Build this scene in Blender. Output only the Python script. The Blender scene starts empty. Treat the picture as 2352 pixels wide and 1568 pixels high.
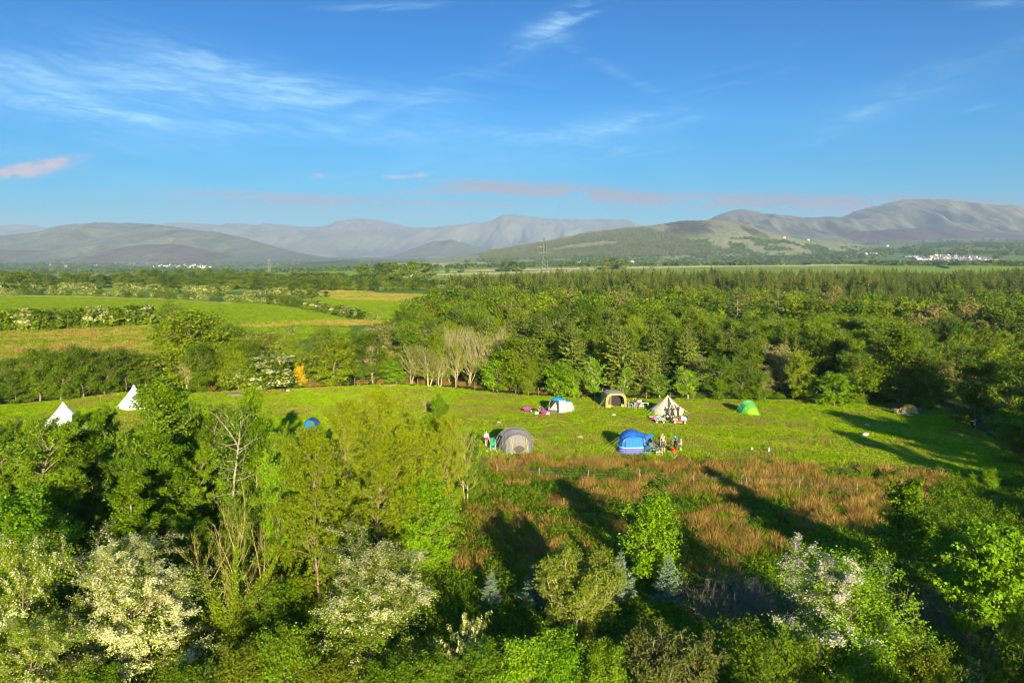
import bpy, math, random
import numpy as np
from mathutils import Vector, Matrix
PI = math.pi
R = math.radians
scene = bpy.context.scene
COL = scene.collection
F = 788.0; HC = 20.0; PITCH = R(5.8); S = 2352 / 1024.0
SUN_EL = R(13.0); SUN_AZ = R(12.0)       # the sun stands behind the viewer, a little to the right

# ------------------------------------------------------------------ view rays: where a sighted point lies in the place
def ray(dx, dy):
    u = (dx / S - 512) / F; v = -(dy / S - 341.33) / F
    c, s = math.cos(PITCH), math.sin(PITCH)
    return Vector((u, c + v * s, -s + v * c))
def G(dx, dy, z=0.0):
    d = ray(dx, dy); t = (z - HC) / d.z
    return Vector((d.x * t, d.y * t, z))
def ztop(P, dx, dy):                      # height of the sight line through (dx,dy) above the place P
    d = ray(dx, dy)
    return HC + d.z / d.y * P.y
def at_dist(dx, dy, dist):                # point at horizontal distance y=dist
    d = ray(dx, dy); t = dist / d.y
    return Vector((d.x * t, dist, HC + d.z * t))

# ------------------------------------------------------------------ numpy noise
def _hash(ix, iy, seed):
    h = (ix.astype(np.int64) * 374761393 + iy.astype(np.int64) * 668265263 + seed * 974634777) & 0xffffffff
    h = ((h ^ (h >> 13)) * 1274126177) & 0xffffffff
    h = (h ^ (h >> 16)) & 0xffffffff
    return h / 4294967295.0
def vnoise(x, y, seed=0):
    x = np.asarray(x, float); y = np.asarray(y, float)
    ix = np.floor(x); iy = np.floor(y); fx = x - ix; fy = y - iy
    fx = fx * fx * (3 - 2 * fx); fy = fy * fy * (3 - 2 * fy)
    a = _hash(ix, iy, seed); b = _hash(ix + 1, iy, seed); c = _hash(ix, iy + 1, seed); d = _hash(ix + 1, iy + 1, seed)
    return (a * (1 - fx) + b * fx) * (1 - fy) + (c * (1 - fx) + d * fx) * fy
def fbm(x, y, seed=0, oct=4, gain=.5):
    t = 0; a = 1; n = 0
    for o in range(oct):
        t = t + a * vnoise(x * 2 ** o, y * 2 ** o, seed + o * 17); n += a; a *= gain
    return t / n
def sstep(a, b, x):
    t = np.clip((np.asarray(x, float) - a) / (b - a), 0, 1); return t * t * (3 - 2 * t)
def in_poly(x, y, poly):
    inside = np.zeros(np.shape(x), bool); n = len(poly)
    for i in range(n):
        x1, y1 = poly[i]; x2, y2 = poly[(i + 1) % n]
        c = ((y1 > y) != (y2 > y)); dy = (y2 - y1) if abs(y2 - y1) > 1e-9 else 1e-9
        inside ^= c & (x < (x2 - x1) * (y - y1) / dy + x1)
    return inside

# ------------------------------------------------------------------ objects, names, labels
def tag(o, label=None, cat=None, group=None, kind=None):
    if label: o['label'] = label
    if cat: o['category'] = cat
    if group: o['group'] = group
    if kind: o['kind'] = kind
    return o
def link(o, parent=None):
    COL.objects.link(o)
    if parent is not None: o.parent = parent
    return o
def empty(name, loc=(0, 0, 0), rz=0, label=None, cat=None, group=None):
    o = bpy.data.objects.new(name, None); o.location = loc; o.rotation_euler = (0, 0, rz); o.empty_display_size = .3
    link(o); return tag(o, label, cat, group)
def np_mesh(name, V, faces, mats=(), midx=None, smooth=False, attr=None):
    """V (n,3); faces: list of arrays (m,k)"""
    me = bpy.data.meshes.new(name)
    V = np.asarray(V, np.float32)
    if not isinstance(faces, (list, tuple)): faces = [faces]
    faces = [np.asarray(f, np.int32) for f in faces if len(f)]
    me.vertices.add(len(V)); me.vertices.foreach_set('co', V.ravel())
    nl = sum(f.size for f in faces); npoly = sum(len(f) for f in faces)
    me.loops.add(nl); me.loops.foreach_set('vertex_index', np.concatenate([f.ravel() for f in faces]))
    me.polygons.add(npoly)
    tot = np.concatenate([np.full(len(f), f.shape[1], np.int32) for f in faces])
    st = np.concatenate([[0], np.cumsum(tot)[:-1]]).astype(np.int32)
    me.polygons.foreach_set('loop_start', st); me.polygons.foreach_set('loop_total', tot)
    for m in mats: me.materials.append(m)
    if midx is not None: me.polygons.foreach_set('material_index', np.asarray(midx, np.int32))
    if smooth: me.polygons.foreach_set('use_smooth', np.ones(npoly, bool))
    if attr:
        for k, (dom, arr) in attr.items():
            arr = np.asarray(arr, np.float32)
            if arr.ndim == 2:
                a = me.attributes.new(k, 'FLOAT_COLOR', dom)
                a.data.foreach_set('color', np.concatenate([arr, np.ones((len(arr), 1), np.float32)], 1).ravel())
            else:
                a = me.attributes.new(k, 'FLOAT', dom); a.data.foreach_set('value', arr)
    me.update(calc_edges=True)
    return me
def add(name, me, parent=None, loc=None, rz=None):
    o = bpy.data.objects.new(name, me); link(o, parent)
    if loc is not None: o.location = loc
    if rz is not None: o.rotation_euler = (0, 0, rz)
    return o
class MB:
    """collects simple solids into one mesh"""
    def __init__(s): s.v = []; s.f = []; s.m = []; s.n = 0
    def raw(s, V, Fs, mi=0):
        s.v.append(np.asarray(V, float).reshape(-1, 3))
        for f in Fs: s.f.append(tuple(int(i) + s.n for i in f)); s.m.append(mi)
        s.n += len(s.v[-1]); return s
    def box(s, c, size, rz=0, mi=0, taper=1.0):
        x, y, z = [d / 2 for d in size]; P = []
        for k, sz in ((1, -z), (taper, z)):
            for sx, sy in ((-x, -y), (x, -y), (x, y), (-x, y)): P.append((sx * k, sy * k, sz))
        P = np.array(P); ca, sa = math.cos(rz), math.sin(rz)
        P = np.stack([P[:, 0] * ca - P[:, 1] * sa, P[:, 0] * sa + P[:, 1] * ca, P[:, 2]], 1) + np.array(c)
        return s.raw(P, [(0, 3, 2, 1), (4, 5, 6, 7), (0, 1, 5, 4), (1, 2, 6, 5), (2, 3, 7, 6), (3, 0, 4, 7)], mi)
    def tube(s, pts, rad, n=6, mi=0, cap=True):
        pts = [Vector(p) for p in pts]
        if not isinstance(rad, (list, tuple)): rad = [rad] * len(pts)
        V = []; Fs = []
        for i, p in enumerate(pts):
            d = (pts[min(i + 1, len(pts) - 1)] - pts[max(i - 1, 0)]).normalized()
            a = d.orthogonal().normalized() if i == 0 else (a - d * a.dot(d)).normalized()
            b = d.cross(a)
            for k in range(n):
                t = 2 * PI * k / n; V.append(p + (a * math.cos(t) + b * math.sin(t)) * rad[i])
        for i in range(len(pts) - 1):
            for k in range(n):
                k2 = (k + 1) % n; Fs.append((i * n + k, i * n + k2, (i + 1) * n + k2, (i + 1) * n + k))
        if cap: Fs.append(tuple(range(n))[::-1]); Fs.append(tuple((len(pts) - 1) * n + k for k in range(n)))
        return s.raw([tuple(v) for v in V], Fs, mi)
    def ball(s, c, r, n=10, m=7, mi=0):
        if not isinstance(r, (list, tuple)): r = (r, r, r)
        V = []; Fs = []
        for j in range(m + 1):
            t = PI * j / m
            for k in range(n):
                a = 2 * PI * k / n; V.append((c[0] + r[0] * math.sin(t) * math.cos(a), c[1] + r[1] * math.sin(t) * math.sin(a), c[2] + r[2] * math.cos(t)))
        for j in range(m):
            for k in range(n):
                k2 = (k + 1) % n; Fs.append((j * n + k, (j + 1) * n + k, (j + 1) * n + k2, j * n + k2))
        return s.raw(V, Fs, mi)
    def lathe(s, prof, c=(0, 0, 0), n=16, mi=0, axis='z'):
        V = []; Fs = []
        for r, z in prof:
            for k in range(n):
                a = 2 * PI * k / n; p = (r * math.cos(a), r * math.sin(a), z)
                if axis == 'x': p = (z, r * math.cos(a), r * math.sin(a))
                if axis == 'y': p = (r * math.cos(a), z, r * math.sin(a))
                V.append((p[0] + c[0], p[1] + c[1], p[2] + c[2]))
        for i in range(len(prof) - 1):
            for k in range(n):
                k2 = (k + 1) % n; Fs.append((i * n + k, i * n + k2, (i + 1) * n + k2, (i + 1) * n + k))
        return s.raw(V, Fs, mi)
    def grid(s, P, mi=0, closed=False):          # P[i][j] rows of points
        V = [p for row in P for p in row]; n = len(P[0]); Fs = []
        for i in range(len(P) - 1):
            for j in range(n - (0 if closed else 1)):
                j2 = (j + 1) % n; Fs.append((i * n + j, i * n + j2, (i + 1) * n + j2, (i + 1) * n + j))
        return s.raw(V, Fs, mi)
    def build(s, name, mats, parent=None, smooth=False, loc=None, rz=None, solid=0):
        me = bpy.data.meshes.new(name); V = np.concatenate(s.v)
        me.from_pydata([tuple(map(float, v)) for v in V], [], s.f)
        if not isinstance(mats, (list, tuple)): mats = [mats]
        for m in mats: me.materials.append(m)
        me.polygons.foreach_set('material_index', np.array(s.m, np.int32))
        if smooth: me.polygons.foreach_set('use_smooth', np.ones(len(s.f), bool))
        me.update(); o = add(name, me, parent, loc, rz)
        if solid:
            md = o.modifiers.new('Solidify', 'SOLIDIFY'); md.thickness = solid; md.offset = 0
        return o

# ------------------------------------------------------------------ materials
def new_mat(name):
    m = bpy.data.materials.new(name); m.use_nodes = True
    nt = m.node_tree; b = nt.nodes['Principled BSDF']; return m, nt, b
def nd(nt, typ, **kw):
    n = nt.nodes.new(typ)
    for k, v in kw.items():
        if hasattr(n, k): setattr(n, k, v)
    return n
def math_(nt, op, a, b=None, c=None, clamp=False):
    n = nt.nodes.new('ShaderNodeMath'); n.operation = op; n.use_clamp = clamp
    for i, v in enumerate((a, b, c)):
        if v is None: continue
        if isinstance(v, (int, float)): n.inputs[i].default_value = v
        else: nt.links.new(v, n.inputs[i])
    return n.outputs[0]
def mixc(nt, fac, a, b, blend='MIX'):
    n = nt.nodes.new('ShaderNodeMix'); n.data_type = 'RGBA'; n.blend_type = blend
    for sock, v in ((n.inputs[0], fac), (n.inputs[6], a), (n.inputs[7], b)):
        if isinstance(v, (int, float)): sock.default_value = v
        elif isinstance(v, (tuple, list)): sock.default_value = tuple(v) + ((1,) if len(v) == 3 else ())
        else: nt.links.new(v, sock)
    return n.outputs[2]
def noise(nt, scale, detail=3, vec=None, rough=.55):
    n = nt.nodes.new('ShaderNodeTexNoise'); n.inputs['Scale'].default_value = scale; n.inputs['Detail'].default_value = detail
    n.inputs['Roughness'].default_value = rough
    if vec is not None: nt.links.new(vec, n.inputs['Vector'])
    return n.outputs['Fac']
def ramp(nt, fac, stops):
    n = nt.nodes.new('ShaderNodeValToRGB'); e = n.color_ramp.elements
    while len(e) < len(stops): e.new(.5)
    for el, (p, c) in zip(e, stops):
        el.position = p; el.color = tuple(c) + (1,) if not isinstance(c, (int, float)) else (c, c, c, 1)
    nt.links.new(fac, n.inputs[0]); return n.outputs[0]
def objcoord(nt, which='Object'):
    return nt.nodes.new('ShaderNodeTexCoord').outputs[which]
_cache = {}
def paint(name, col, rough=.6, var=.12, scale=3.0, metal=0.0, bump=0.0):
    """a plain surface with slight procedural mottling"""
    if name in _cache: return _cache[name]
    m, nt, b = new_mat(name)
    co = objcoord(nt); f = noise(nt, scale, 4, co)
    d = tuple(max(0, c * (1 - var * 1.6)) for c in col); l = tuple(min(1, c * (1 + var)) for c in col)
    nt.links.new(ramp(nt, f, [(.3, d), (.7, l)]), b.inputs['Base Color'])
    b.inputs['Roughness'].default_value = rough; b.inputs['Metallic'].default_value = metal
    if bump:
        bp = nt.nodes.new('ShaderNodeBump'); bp.inputs['Strength'].default_value = bump; bp.inputs['Distance'].default_value = .05
        nt.links.new(noise(nt, scale * 2.2, 3, co), bp.inputs['Height']); nt.links.new(bp.outputs[0], b.inputs['Normal'])
    _cache[name] = m; return m
def cloth(name, col, trans=.25, var=.1, bump=.35, rough=.75):
    """tent or clothing fabric: creased, letting a little light through"""
    if name in _cache: return _cache[name]
    m, nt, b = new_mat(name); co = objcoord(nt)
    f = noise(nt, 1.6, 4, co)
    c = ramp(nt, f, [(.3, tuple(x * (1 - var) for x in col)), (.7, tuple(min(1, x * (1 + var * .6)) for x in col))])
    nt.links.new(c, b.inputs['Base Color']); b.inputs['Roughness'].default_value = rough
    w = nt.nodes.new('ShaderNodeTexWave'); w.inputs['Scale'].default_value = .9; w.inputs['Distortion'].default_value = 5; w.inputs['Detail'].default_value = 3
    nt.links.new(co, w.inputs['Vector'])
    bp = nt.nodes.new('ShaderNodeBump'); bp.inputs['Strength'].default_value = bump; bp.inputs['Distance'].default_value = .08
    nt.links.new(w.outputs['Fac'], bp.inputs['Height']); nt.links.new(bp.outputs[0], b.inputs['Normal'])
    if trans:
        t = nt.nodes.new('ShaderNodeBsdfTranslucent'); nt.links.new(c, t.inputs[0])
        mx = nt.nodes.new('ShaderNodeMixShader'); mx.inputs[0].default_value = trans
        nt.links.new(b.outputs[0], mx.inputs[1]); nt.links.new(t.outputs[0], mx.inputs[2])
        nt.links.new(mx.outputs[0], nt.nodes['Material Output'].inputs[0])
    _cache[name] = m; return m
def leafmat(name, dark, light, trans=.35, dry=None, gloss=.25, obj_var=.5):
    """leaves: colour differs leaf by leaf ('tint' attribute) and plant by plant"""
    if name in _cache: return _cache[name]
    m, nt, b = new_mat(name)
    at = nt.nodes.new('ShaderNodeAttribute'); at.attribute_name = 'tint'
    oi = nt.nodes.new('ShaderNodeObjectInfo')
    k = math_(nt, 'ADD', math_(nt, 'MULTIPLY', at.outputs['Fac'], 1 - obj_var), math_(nt, 'MULTIPLY', oi.outputs['Random'], obj_var))
    stops = [(.1, dark), (.9, light)]
    if dry: stops = [(.1, dark), (.75, light), (.97, dry)]
    c = ramp(nt, k, stops)
    nt.links.new(c, b.inputs['Base Color']); b.inputs['Roughness'].default_value = .5
    b.inputs['Specular IOR Level'].default_value = gloss * .4
    t = nt.nodes.new('ShaderNodeBsdfTranslucent')
    hs = nt.nodes.new('ShaderNodeHueSaturation'); hs.inputs['Value'].default_value = 1.15; hs.inputs['Hue'].default_value = .49; nt.links.new(c, hs.inputs['Color'])
    nt.links.new(hs.outputs[0], t.inputs[0])
    mx = nt.nodes.new('ShaderNodeMixShader'); mx.inputs[0].default_value = trans
    nt.links.new(b.outputs[0], mx.inputs[1]); nt.links.new(t.outputs[0], mx.inputs[2])
    nt.links.new(mx.outputs[0], nt.nodes['Material Output'].inputs[0])
    _cache[name] = m; return m

# ------------------------------------------------------------------ camera, sun, sky, air
cam = bpy.data.cameras.new('camera'); cam.sensor_width = 36; cam.lens = F / 1024 * 36; cam.clip_end = 60000; cam.clip_start = .5
co_ = bpy.data.objects.new('camera', cam); COL.objects.link(co_); co_.location = (0, 0, HC); co_.rotation_euler = (PI / 2 - PITCH, 0, 0)
scene.camera = co_
sd = Vector((math.sin(SUN_AZ) * math.cos(SUN_EL), -math.cos(SUN_AZ) * math.cos(SUN_EL), math.sin(SUN_EL)))   # towards the sun
sl = bpy.data.lights.new('sun', 'SUN'); sl.energy = 5.0; sl.angle = R(.5); sl.color = (1.0, .88, .63)
so = bpy.data.objects.new('sun', sl); COL.objects.link(so); so.rotation_euler = (-sd).to_track_quat('-Z', 'Y').to_euler(); so.location = (0, 0, 300)

w = bpy.data.worlds.new('World'); scene.world = w; w.use_nodes = True; nt = w.node_tree
bg = nt.nodes['Background']
sky = nt.nodes.new('ShaderNodeTexSky'); sky.sky_type = 'NISHITA'; sky.sun_disc = False
sky.sun_elevation = SUN_EL; sky.sun_rotation = math.atan2(sd.x, sd.y); sky.air_density = 1.0; sky.dust_density = .3; sky.ozone_density = 3.0; sky.altitude = 50
bg.inputs['Strength'].default_value = .11
tc = nt.nodes.new('ShaderNodeTexCoord'); sp = nt.nodes.new('ShaderNodeSeparateXYZ'); nt.links.new(tc.outputs['Generated'], sp.inputs[0])
vx, vy, vz = sp.outputs
hs = nt.nodes.new('ShaderNodeHueSaturation'); hs.inputs['Saturation'].default_value = 1.3; nt.links.new(sky.outputs[0], hs.inputs['Color'])
# clear polar-filtered evening blue: deeper overhead
tint = ramp(nt, math_(nt, 'MULTIPLY', vz, 2.5, clamp=True), [(0.0, (.13, .19, .29)), (.16, (.02, .25, .385)), (.42, (.0, .30, .45)), (.78, (.0, .265, .40)), (1.0, (.85, .92, 1.0))])
nt.links.new(mixc(nt, 1.0, hs.outputs[0], tint, 'MULTIPLY'), bg.inputs['Color'])
w.cycles.sampling_method = 'NONE'

# ------------------------------------------------------------------ the cloud sheet: a far cap of thin cirrus and low banks, lit by the same sun
def wisp(X, Y, x, y, hl, hw, slope, amp):
    a = R(slope); dx, dy = X - x, Y - y
    p = (dx * math.cos(a) + dy * math.sin(a)) / hl; q = (dy * math.cos(a) - dx * math.sin(a)) / hw
    return amp * np.exp(-(p * p + q * q))
def streak(X, Y, rot, sx, sy, lo, hi, seed, oct=6, warp=.8):
    a = R(rot); p = (X * math.cos(a) + Y * math.sin(a)) / sx; q = (Y * math.cos(a) - X * math.sin(a)) / sy
    w1 = fbm(p * .7, q * .35, seed + 3, 3) - .5; w2 = fbm(p * 2.2 + 9, q * .7, seed + 4, 3) - .5
    n = fbm(p + warp * w1, q + 3.2 * warp * w1 + 1.6 * warp * w2, seed, oct, .6)
    return np.clip((n - lo) / (hi - lo), 0, 1)
def cloud_sheet():
    xs = np.linspace(-260, 2620, 960); ys = np.linspace(-120, 512, 420)
    X, Y = np.meshgrid(xs, ys)
    c, s = math.cos(PITCH), math.sin(PITCH)
    u = (X / S - 512) / F; v = -(Y / S - 341.33) / F
    D = np.stack([u, c + v * s, -s + v * c], -1); D /= np.linalg.norm(D, axis=-1, keepdims=True)
    P = D * 27000.0
    L = [(300, 165, 430, 70, 11, .8), (150, 215, 430, 42, 9, .95), (520, 150, 260, 34, 15, .75), (60, 330, 330, 60, 4, .4), (640, 238, 360, 40, 10, .6), (330, 262, 330, 26, 4, .8), (920, 232, 340, 50, -11, .38), (120, 135, 260, 40, 14, .5)]
    Q = [(1310, 40, 120, 26, -27, 1.3), (1265, 78, 60, 14, -20, .6), (1400, 290, 190, 17, -8, 1.1), (1300, 322, 210, 14, 7, .55), (2120, 195, 240, 28, -24, .7), (2010, 245, 120, 12, -30, .5), (2290, 250, 140, 16, 4, .55), (880, 14, 110, 8, -2, 1.2), (1390, 150, 150, 12, 28, .5), (1830, 105, 70, 11, -10, .5), (1690, 175, 300, 32, -14, .28), (2320, 5, 110, 9, -3, .9), (1000, 205, 260, 20, -22, .4), (1100, 380, 500, 30, -4, .25), (2000, 340, 130, 7, -10, .25)]
    hi = sum(wisp(X, Y, *q) for q in L) * streak(X, Y, 11, 420, 46, .36, .74, 5) + sum(wisp(X, Y, *q) for q in Q) * streak(X, Y, -14, 240, 26, .36, .7, 15)
    fine = .55 + .9 * streak(X, Y, 6, 60, 7, .3, .75, 25, 4)
    veil = .035 * streak(X, Y, 5, 700, 120, .35, .75, 35) * np.clip(Y / 420, 0, 1)
    soft = sum(wisp(X, Y, *q) for q in [(260, 200, 460, 95, 10, .16), (650, 260, 420, 60, 8, .12), (1350, 300, 380, 50, -4, .10), (2100, 210, 300, 60, -20, .09)]) * (.2 + .7 * streak(X, Y, 9, 300, 60, .3, .75, 65))
    hi = np.clip(hi * fine * .26 + veil + soft, 0, .55)
    B = [(1215, 433, 190, 15, 3, 1.5), (1400, 450, 200, 11, 5, 1.1), (640, 452, 250, 11, 3, .8), (1830, 462, 360, 17, 1, 1.25), (1000, 440, 150, 7, -1, .6), (720, 478, 460, 22, 2, .4), (1150, 470, 320, 9, 2, .5), (2100, 470, 300, 20, 0, .7)]
    lo = np.clip(sum(wisp(X, Y, *q) for q in B) * streak(X, Y, 1, 120, 14, .20, .52, 45, 5, .6), 0, 1) * .92
    N = [(60, 390, 68, 12, -5, 1.7), (122, 371, 66, 9, -8, 1.5), (20, 399, 45, 9, 0, 1.2), (735, 401, 16, 4, 0, .8), (915, 405, 28, 4, 0, .8), (967, 401, 15, 5, 0, .8)]
    pf = np.clip(sum(wisp(X, Y, *q) for q in N) * streak(X, Y, -5, 46, 15, .2, .56, 55, 5, .6), 0, 1) * .85
    dens = 1 - (1 - hi) * (1 - lo) * (1 - pf)
    e = np.minimum(np.minimum(X - xs[0], xs[-1] - X) / 150, np.minimum(Y - ys[0] + 1, (ys[-1] - Y) * 4) / 40); dens *= np.clip(e, 0, 1)
    wl = (lo / (lo + hi + pf + 1e-5))[..., None]; wp = (pf / (lo + hi + pf + 1e-5))[..., None]
    rim = np.clip(.5 + 1.6 * (streak(X, Y, 0, 50, 16, .3, .7, 55, 4) - .4), 0, 1)[..., None]
    colr = np.array([.17, .29, .44]) * (1 - wl - wp) + np.array([.080, .092, .150]) * wl + (np.array([.10, .115, .20]) * (1 - rim) + np.array([.165, .135, .19]) * rim) * wp
    n = len(xs); i, j = np.meshgrid(np.arange(len(ys) - 1), np.arange(n - 1), indexing='ij')
    d = dens; keep = np.maximum(np.maximum(d[:-1, :-1], d[1:, :-1]), np.maximum(d[:-1, 1:], d[1:, 1:])) > .004
    a = (i * n + j)[keep]; Fc = np.stack([a, a + n, a + n + 1, a + 1], 1)
    used = np.unique(Fc); mp = np.zeros(X.size, np.int64); mp[used] = np.arange(len(used))
    m = bpy.data.materials.new('cloud_veil'); m.use_nodes = True; q = m.node_tree; q.nodes.clear()
    ac = q.nodes.new('ShaderNodeAttribute'); ac.attribute_name = 'Col'; ad = q.nodes.new('ShaderNodeAttribute'); ad.attribute_name = 'dens'
    df = q.nodes.new('ShaderNodeBsdfDiffuse'); q.links.new(ac.outputs['Color'], df.inputs[0]); tr = q.nodes.new('ShaderNodeBsdfTransparent'); mx = q.nodes.new('ShaderNodeMixShader')
    q.links.new(ad.outputs['Fac'], mx.inputs[0]); q.links.new(tr.outputs[0], mx.inputs[1]); q.links.new(df.outputs[0], mx.inputs[2])
    q.links.new(mx.outputs[0], q.nodes.new('ShaderNodeOutputMaterial').inputs[0])
    me = np_mesh('sky', P.reshape(-1, 3)[used], mp[Fc], [m], smooth=True, attr={'Col': ('POINT', colr.reshape(-1, 3)[used]), 'dens': ('POINT', dens.ravel()[used])})
    return tag(add('sky', me), kind='structure')
cloud_sheet()

scene.view_settings.view_transform = 'Standard'; scene.view_settings.look = 'None'; scene.view_settings.gamma = 1.0
scene.view_settings.exposure = 1.56
c = scene.cycles
c.max_bounces = 5; c.diffuse_bounces = 2; c.glossy_bounces = 1; c.transmission_bounces = 3; c.transparent_max_bounces = 6; c.volume_bounces = 0
c.use_denoising = True
try: c.denoiser = 'OPENIMAGEDENOISE'
except Exception: pass
c.caustics_reflective = False; c.caustics_refractive = False
c.filter_width = 1.1; c.use_adaptive_sampling = True; c.adaptive_threshold = .02

hb = MB().box((0, 5500, 300), (34000, 20000, 780))
mh = bpy.data.materials.new('thin_air'); mh.use_nodes = True; hn = mh.node_tree; hn.nodes.clear()
pv = hn.nodes.new('ShaderNodeVolumePrincipled'); pv.inputs['Color'].default_value = (.48, .61, .82, 1); pv.inputs['Density'].default_value = 7e-5; pv.inputs['Anisotropy'].default_value = 0.0
hn.links.new(pv.outputs[0], hn.nodes.new('ShaderNodeOutputMaterial').inputs['Volume'])
hz = hb.build('haze', mh); tag(hz, kind='stuff')
# ------------------------------------------------------------------ the ground: one sheet from under the camera to the foot of the mountains
_cols = [-400, 0, 600, 1000, 1250, 1500, 1800, 2222, 2352, 2800]
_rs = [0, 600, 1000, 1500, 1900, 2500, 3000, 4000, 5000, 6000, 7000, 9000, 20000]
_z = {
 -400: [0, 0, 0, -2, -10, -18, -20, -12, 0, 25, 50, 60, 60],
 0:    [0, 0, 0, -2, -10, -18, -20, -12, 0, 25, 50, 60, 60],
 600:  [0, 0, 0, -2, -10, -18, -20, -12, 0, 30, 50, 60, 60],
 1000: [0, 0, 0, 6, 0, -8, -14, -5, 8, 35, 50, 60, 60],
 1250: [0, 0, 0.5, 9.5, 4, -3, 8, 28, 46, 58, 60, 60, 60],
 1500: [0, 0, 6, 11.5, 5, 0, 12, 38, 70, 90, 90, 80, 60],
 1800: [0, 0, 8, 13, 6, 3, 20, 60, 108, 140, 130, 110, 60],
 2222: [0, 0, 8, 12.5, 8, 13, 45, 85, 128, 170, 160, 120, 60],
 2352: [0, 0, 8, 12, 8, 12, 42, 80, 120, 160, 150, 110, 60],
 2800: [0, 0, 8, 12, 8, 12, 42, 80, 120, 150, 140, 100, 60]}
_tanc = np.array([math.atan((x / S - 512) / F / math.cos(PITCH)) for x in _cols])
_tab = np.array([_z[c] for c in _cols], float)
def terrain(x, y):
    x = np.asarray(x, float); y = np.asarray(y, float)
    r = np.hypot(x, y); az = np.arctan2(x, np.maximum(y, 1e-6))
    az = np.where(y <= 0, np.sign(x) * 1.5, az)
    ci = np.clip(np.interp(az, _tanc, np.arange(len(_cols))), 0, len(_cols) - 1.001)
    ri = np.clip(np.interp(r, _rs, np.arange(len(_rs))), 0, len(_rs) - 1.001)
    c0 = ci.astype(int); r0 = ri.astype(int); cf = ci - c0; rf = ri - r0; rf = rf * rf * (3 - 2 * rf)
    z = (_tab[c0, r0] * (1 - rf) + _tab[c0, r0 + 1] * rf) * (1 - cf) + (_tab[c0 + 1, r0] * (1 - rf) + _tab[c0 + 1, r0 + 1] * rf) * cf
    z = z + (fbm(x / 11, y / 9, 3, 3) - .5) * .55 * sstep(30, 60, r) * (1 - sstep(200, 420, r))     # hummocks in the pasture
    z = z + (fbm(x / 60, y / 60, 5, 3) - .5) * 1.2 * sstep(150, 300, r)
    z = z + (fbm(x / 350, y / 350, 8, 3) - .5) * 14 * sstep(2000, 3200, r)
    return z
def tz(x, y): return float(terrain(np.array([x]), np.array([y]))[0])
_rm = np.concatenate([np.arange(25, 400, 1.0), 400 * 1.004 ** np.arange(900)])
def GT(dx, dy):
    """where the sight line first meets the ground"""
    d = ray(dx, dy); k = 1 / math.hypot(d.x, d.y); x = d.x * k * _rm; y = d.y * k * _rm; h = HC + d.z * k * _rm - terrain(x, y)
    i = np.argmax(h < 0)
    if h[i] >= 0: i = len(h) - 1
    f = h[i - 1] / (h[i - 1] - h[i]) if i > 0 and h[i - 1] > h[i] else 0
    r = _rm[i - 1] + (_rm[i] - _rm[i - 1]) * f
    X, Y = d.x * k * r, d.y * k * r
    return Vector((X, Y, tz(X, Y)))
def poly(pts): return [tuple(G(max(-900, min(3200, a)), max(606, b)).xy) for a, b in pts]

CAMP = poly([(-200, 1100), (-200, 932), (0, 930), (180, 914), (330, 895), (440, 905), (560, 896), (880, 884), (1000, 888), (1180, 903), (1300, 912), (1600, 916), (1900, 918), (2150, 930), (2260, 1000), (2400, 1060), (2500, 1130), (2230, 1092), (2000, 1076), (1500, 1056), (1200, 1050), (1080, 1060), (1000, 1075), (600, 1110), (200, 1130)])
RUSH = poly([(1040, 1062), (1200, 1048), (1500, 1054), (2000, 1074), (2230, 1090), (2330, 1110), (2250, 1180), (2080, 1330), (1800, 1400), (1500, 1330), (1000, 1330), (900, 1250), (1000, 1120)])
F1 = poly([(-200, 676), (200, 679), (420, 689), (600, 699), (690, 709), (810, 735), (640, 744), (530, 748), (470, 757), (345, 751), (250, 756), (0, 763), (-200, 766)])
F2 = poly([(715, 683), (800, 688), (980, 690), (960, 700), (900, 733), (835, 730), (760, 706)])
F3 = poly([(500, 753), (810, 754), (800, 768), (720, 778), (640, 790), (500, 770)])
MOOR = poly([(-300, 764), (0, 763), (340, 752), (380, 780), (380, 850), (0, 850), (-300, 850)])
BROWN = [poly([(530, 745), (800, 738), (880, 736), (900, 744), (780, 752), (540, 753)]), poly([(780, 673), (1010, 676), (1000, 688), (960, 693), (800, 688), (700, 682)]), poly([(640, 668), (780, 666), (860, 671), (700, 676)])]
FAR_G = [poly([(930, 646), (960, 629), (1150, 622), (1350, 613), (1600, 608), (2500, 605), (2500, 622), (1700, 622), (1200, 640)])]
WOOD = poly([(440, 905), (380, 880), (350, 850), (420, 830), (560, 858), (700, 860), (840, 845), (900, 800), (960, 750), (1000, 718), (1060, 690), (1150, 672), (1400, 662), (2600, 662), (3200, 700), (3200, 1100), (2300, 1040), (2150, 935), (1600, 916), (1000, 887)])

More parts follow.
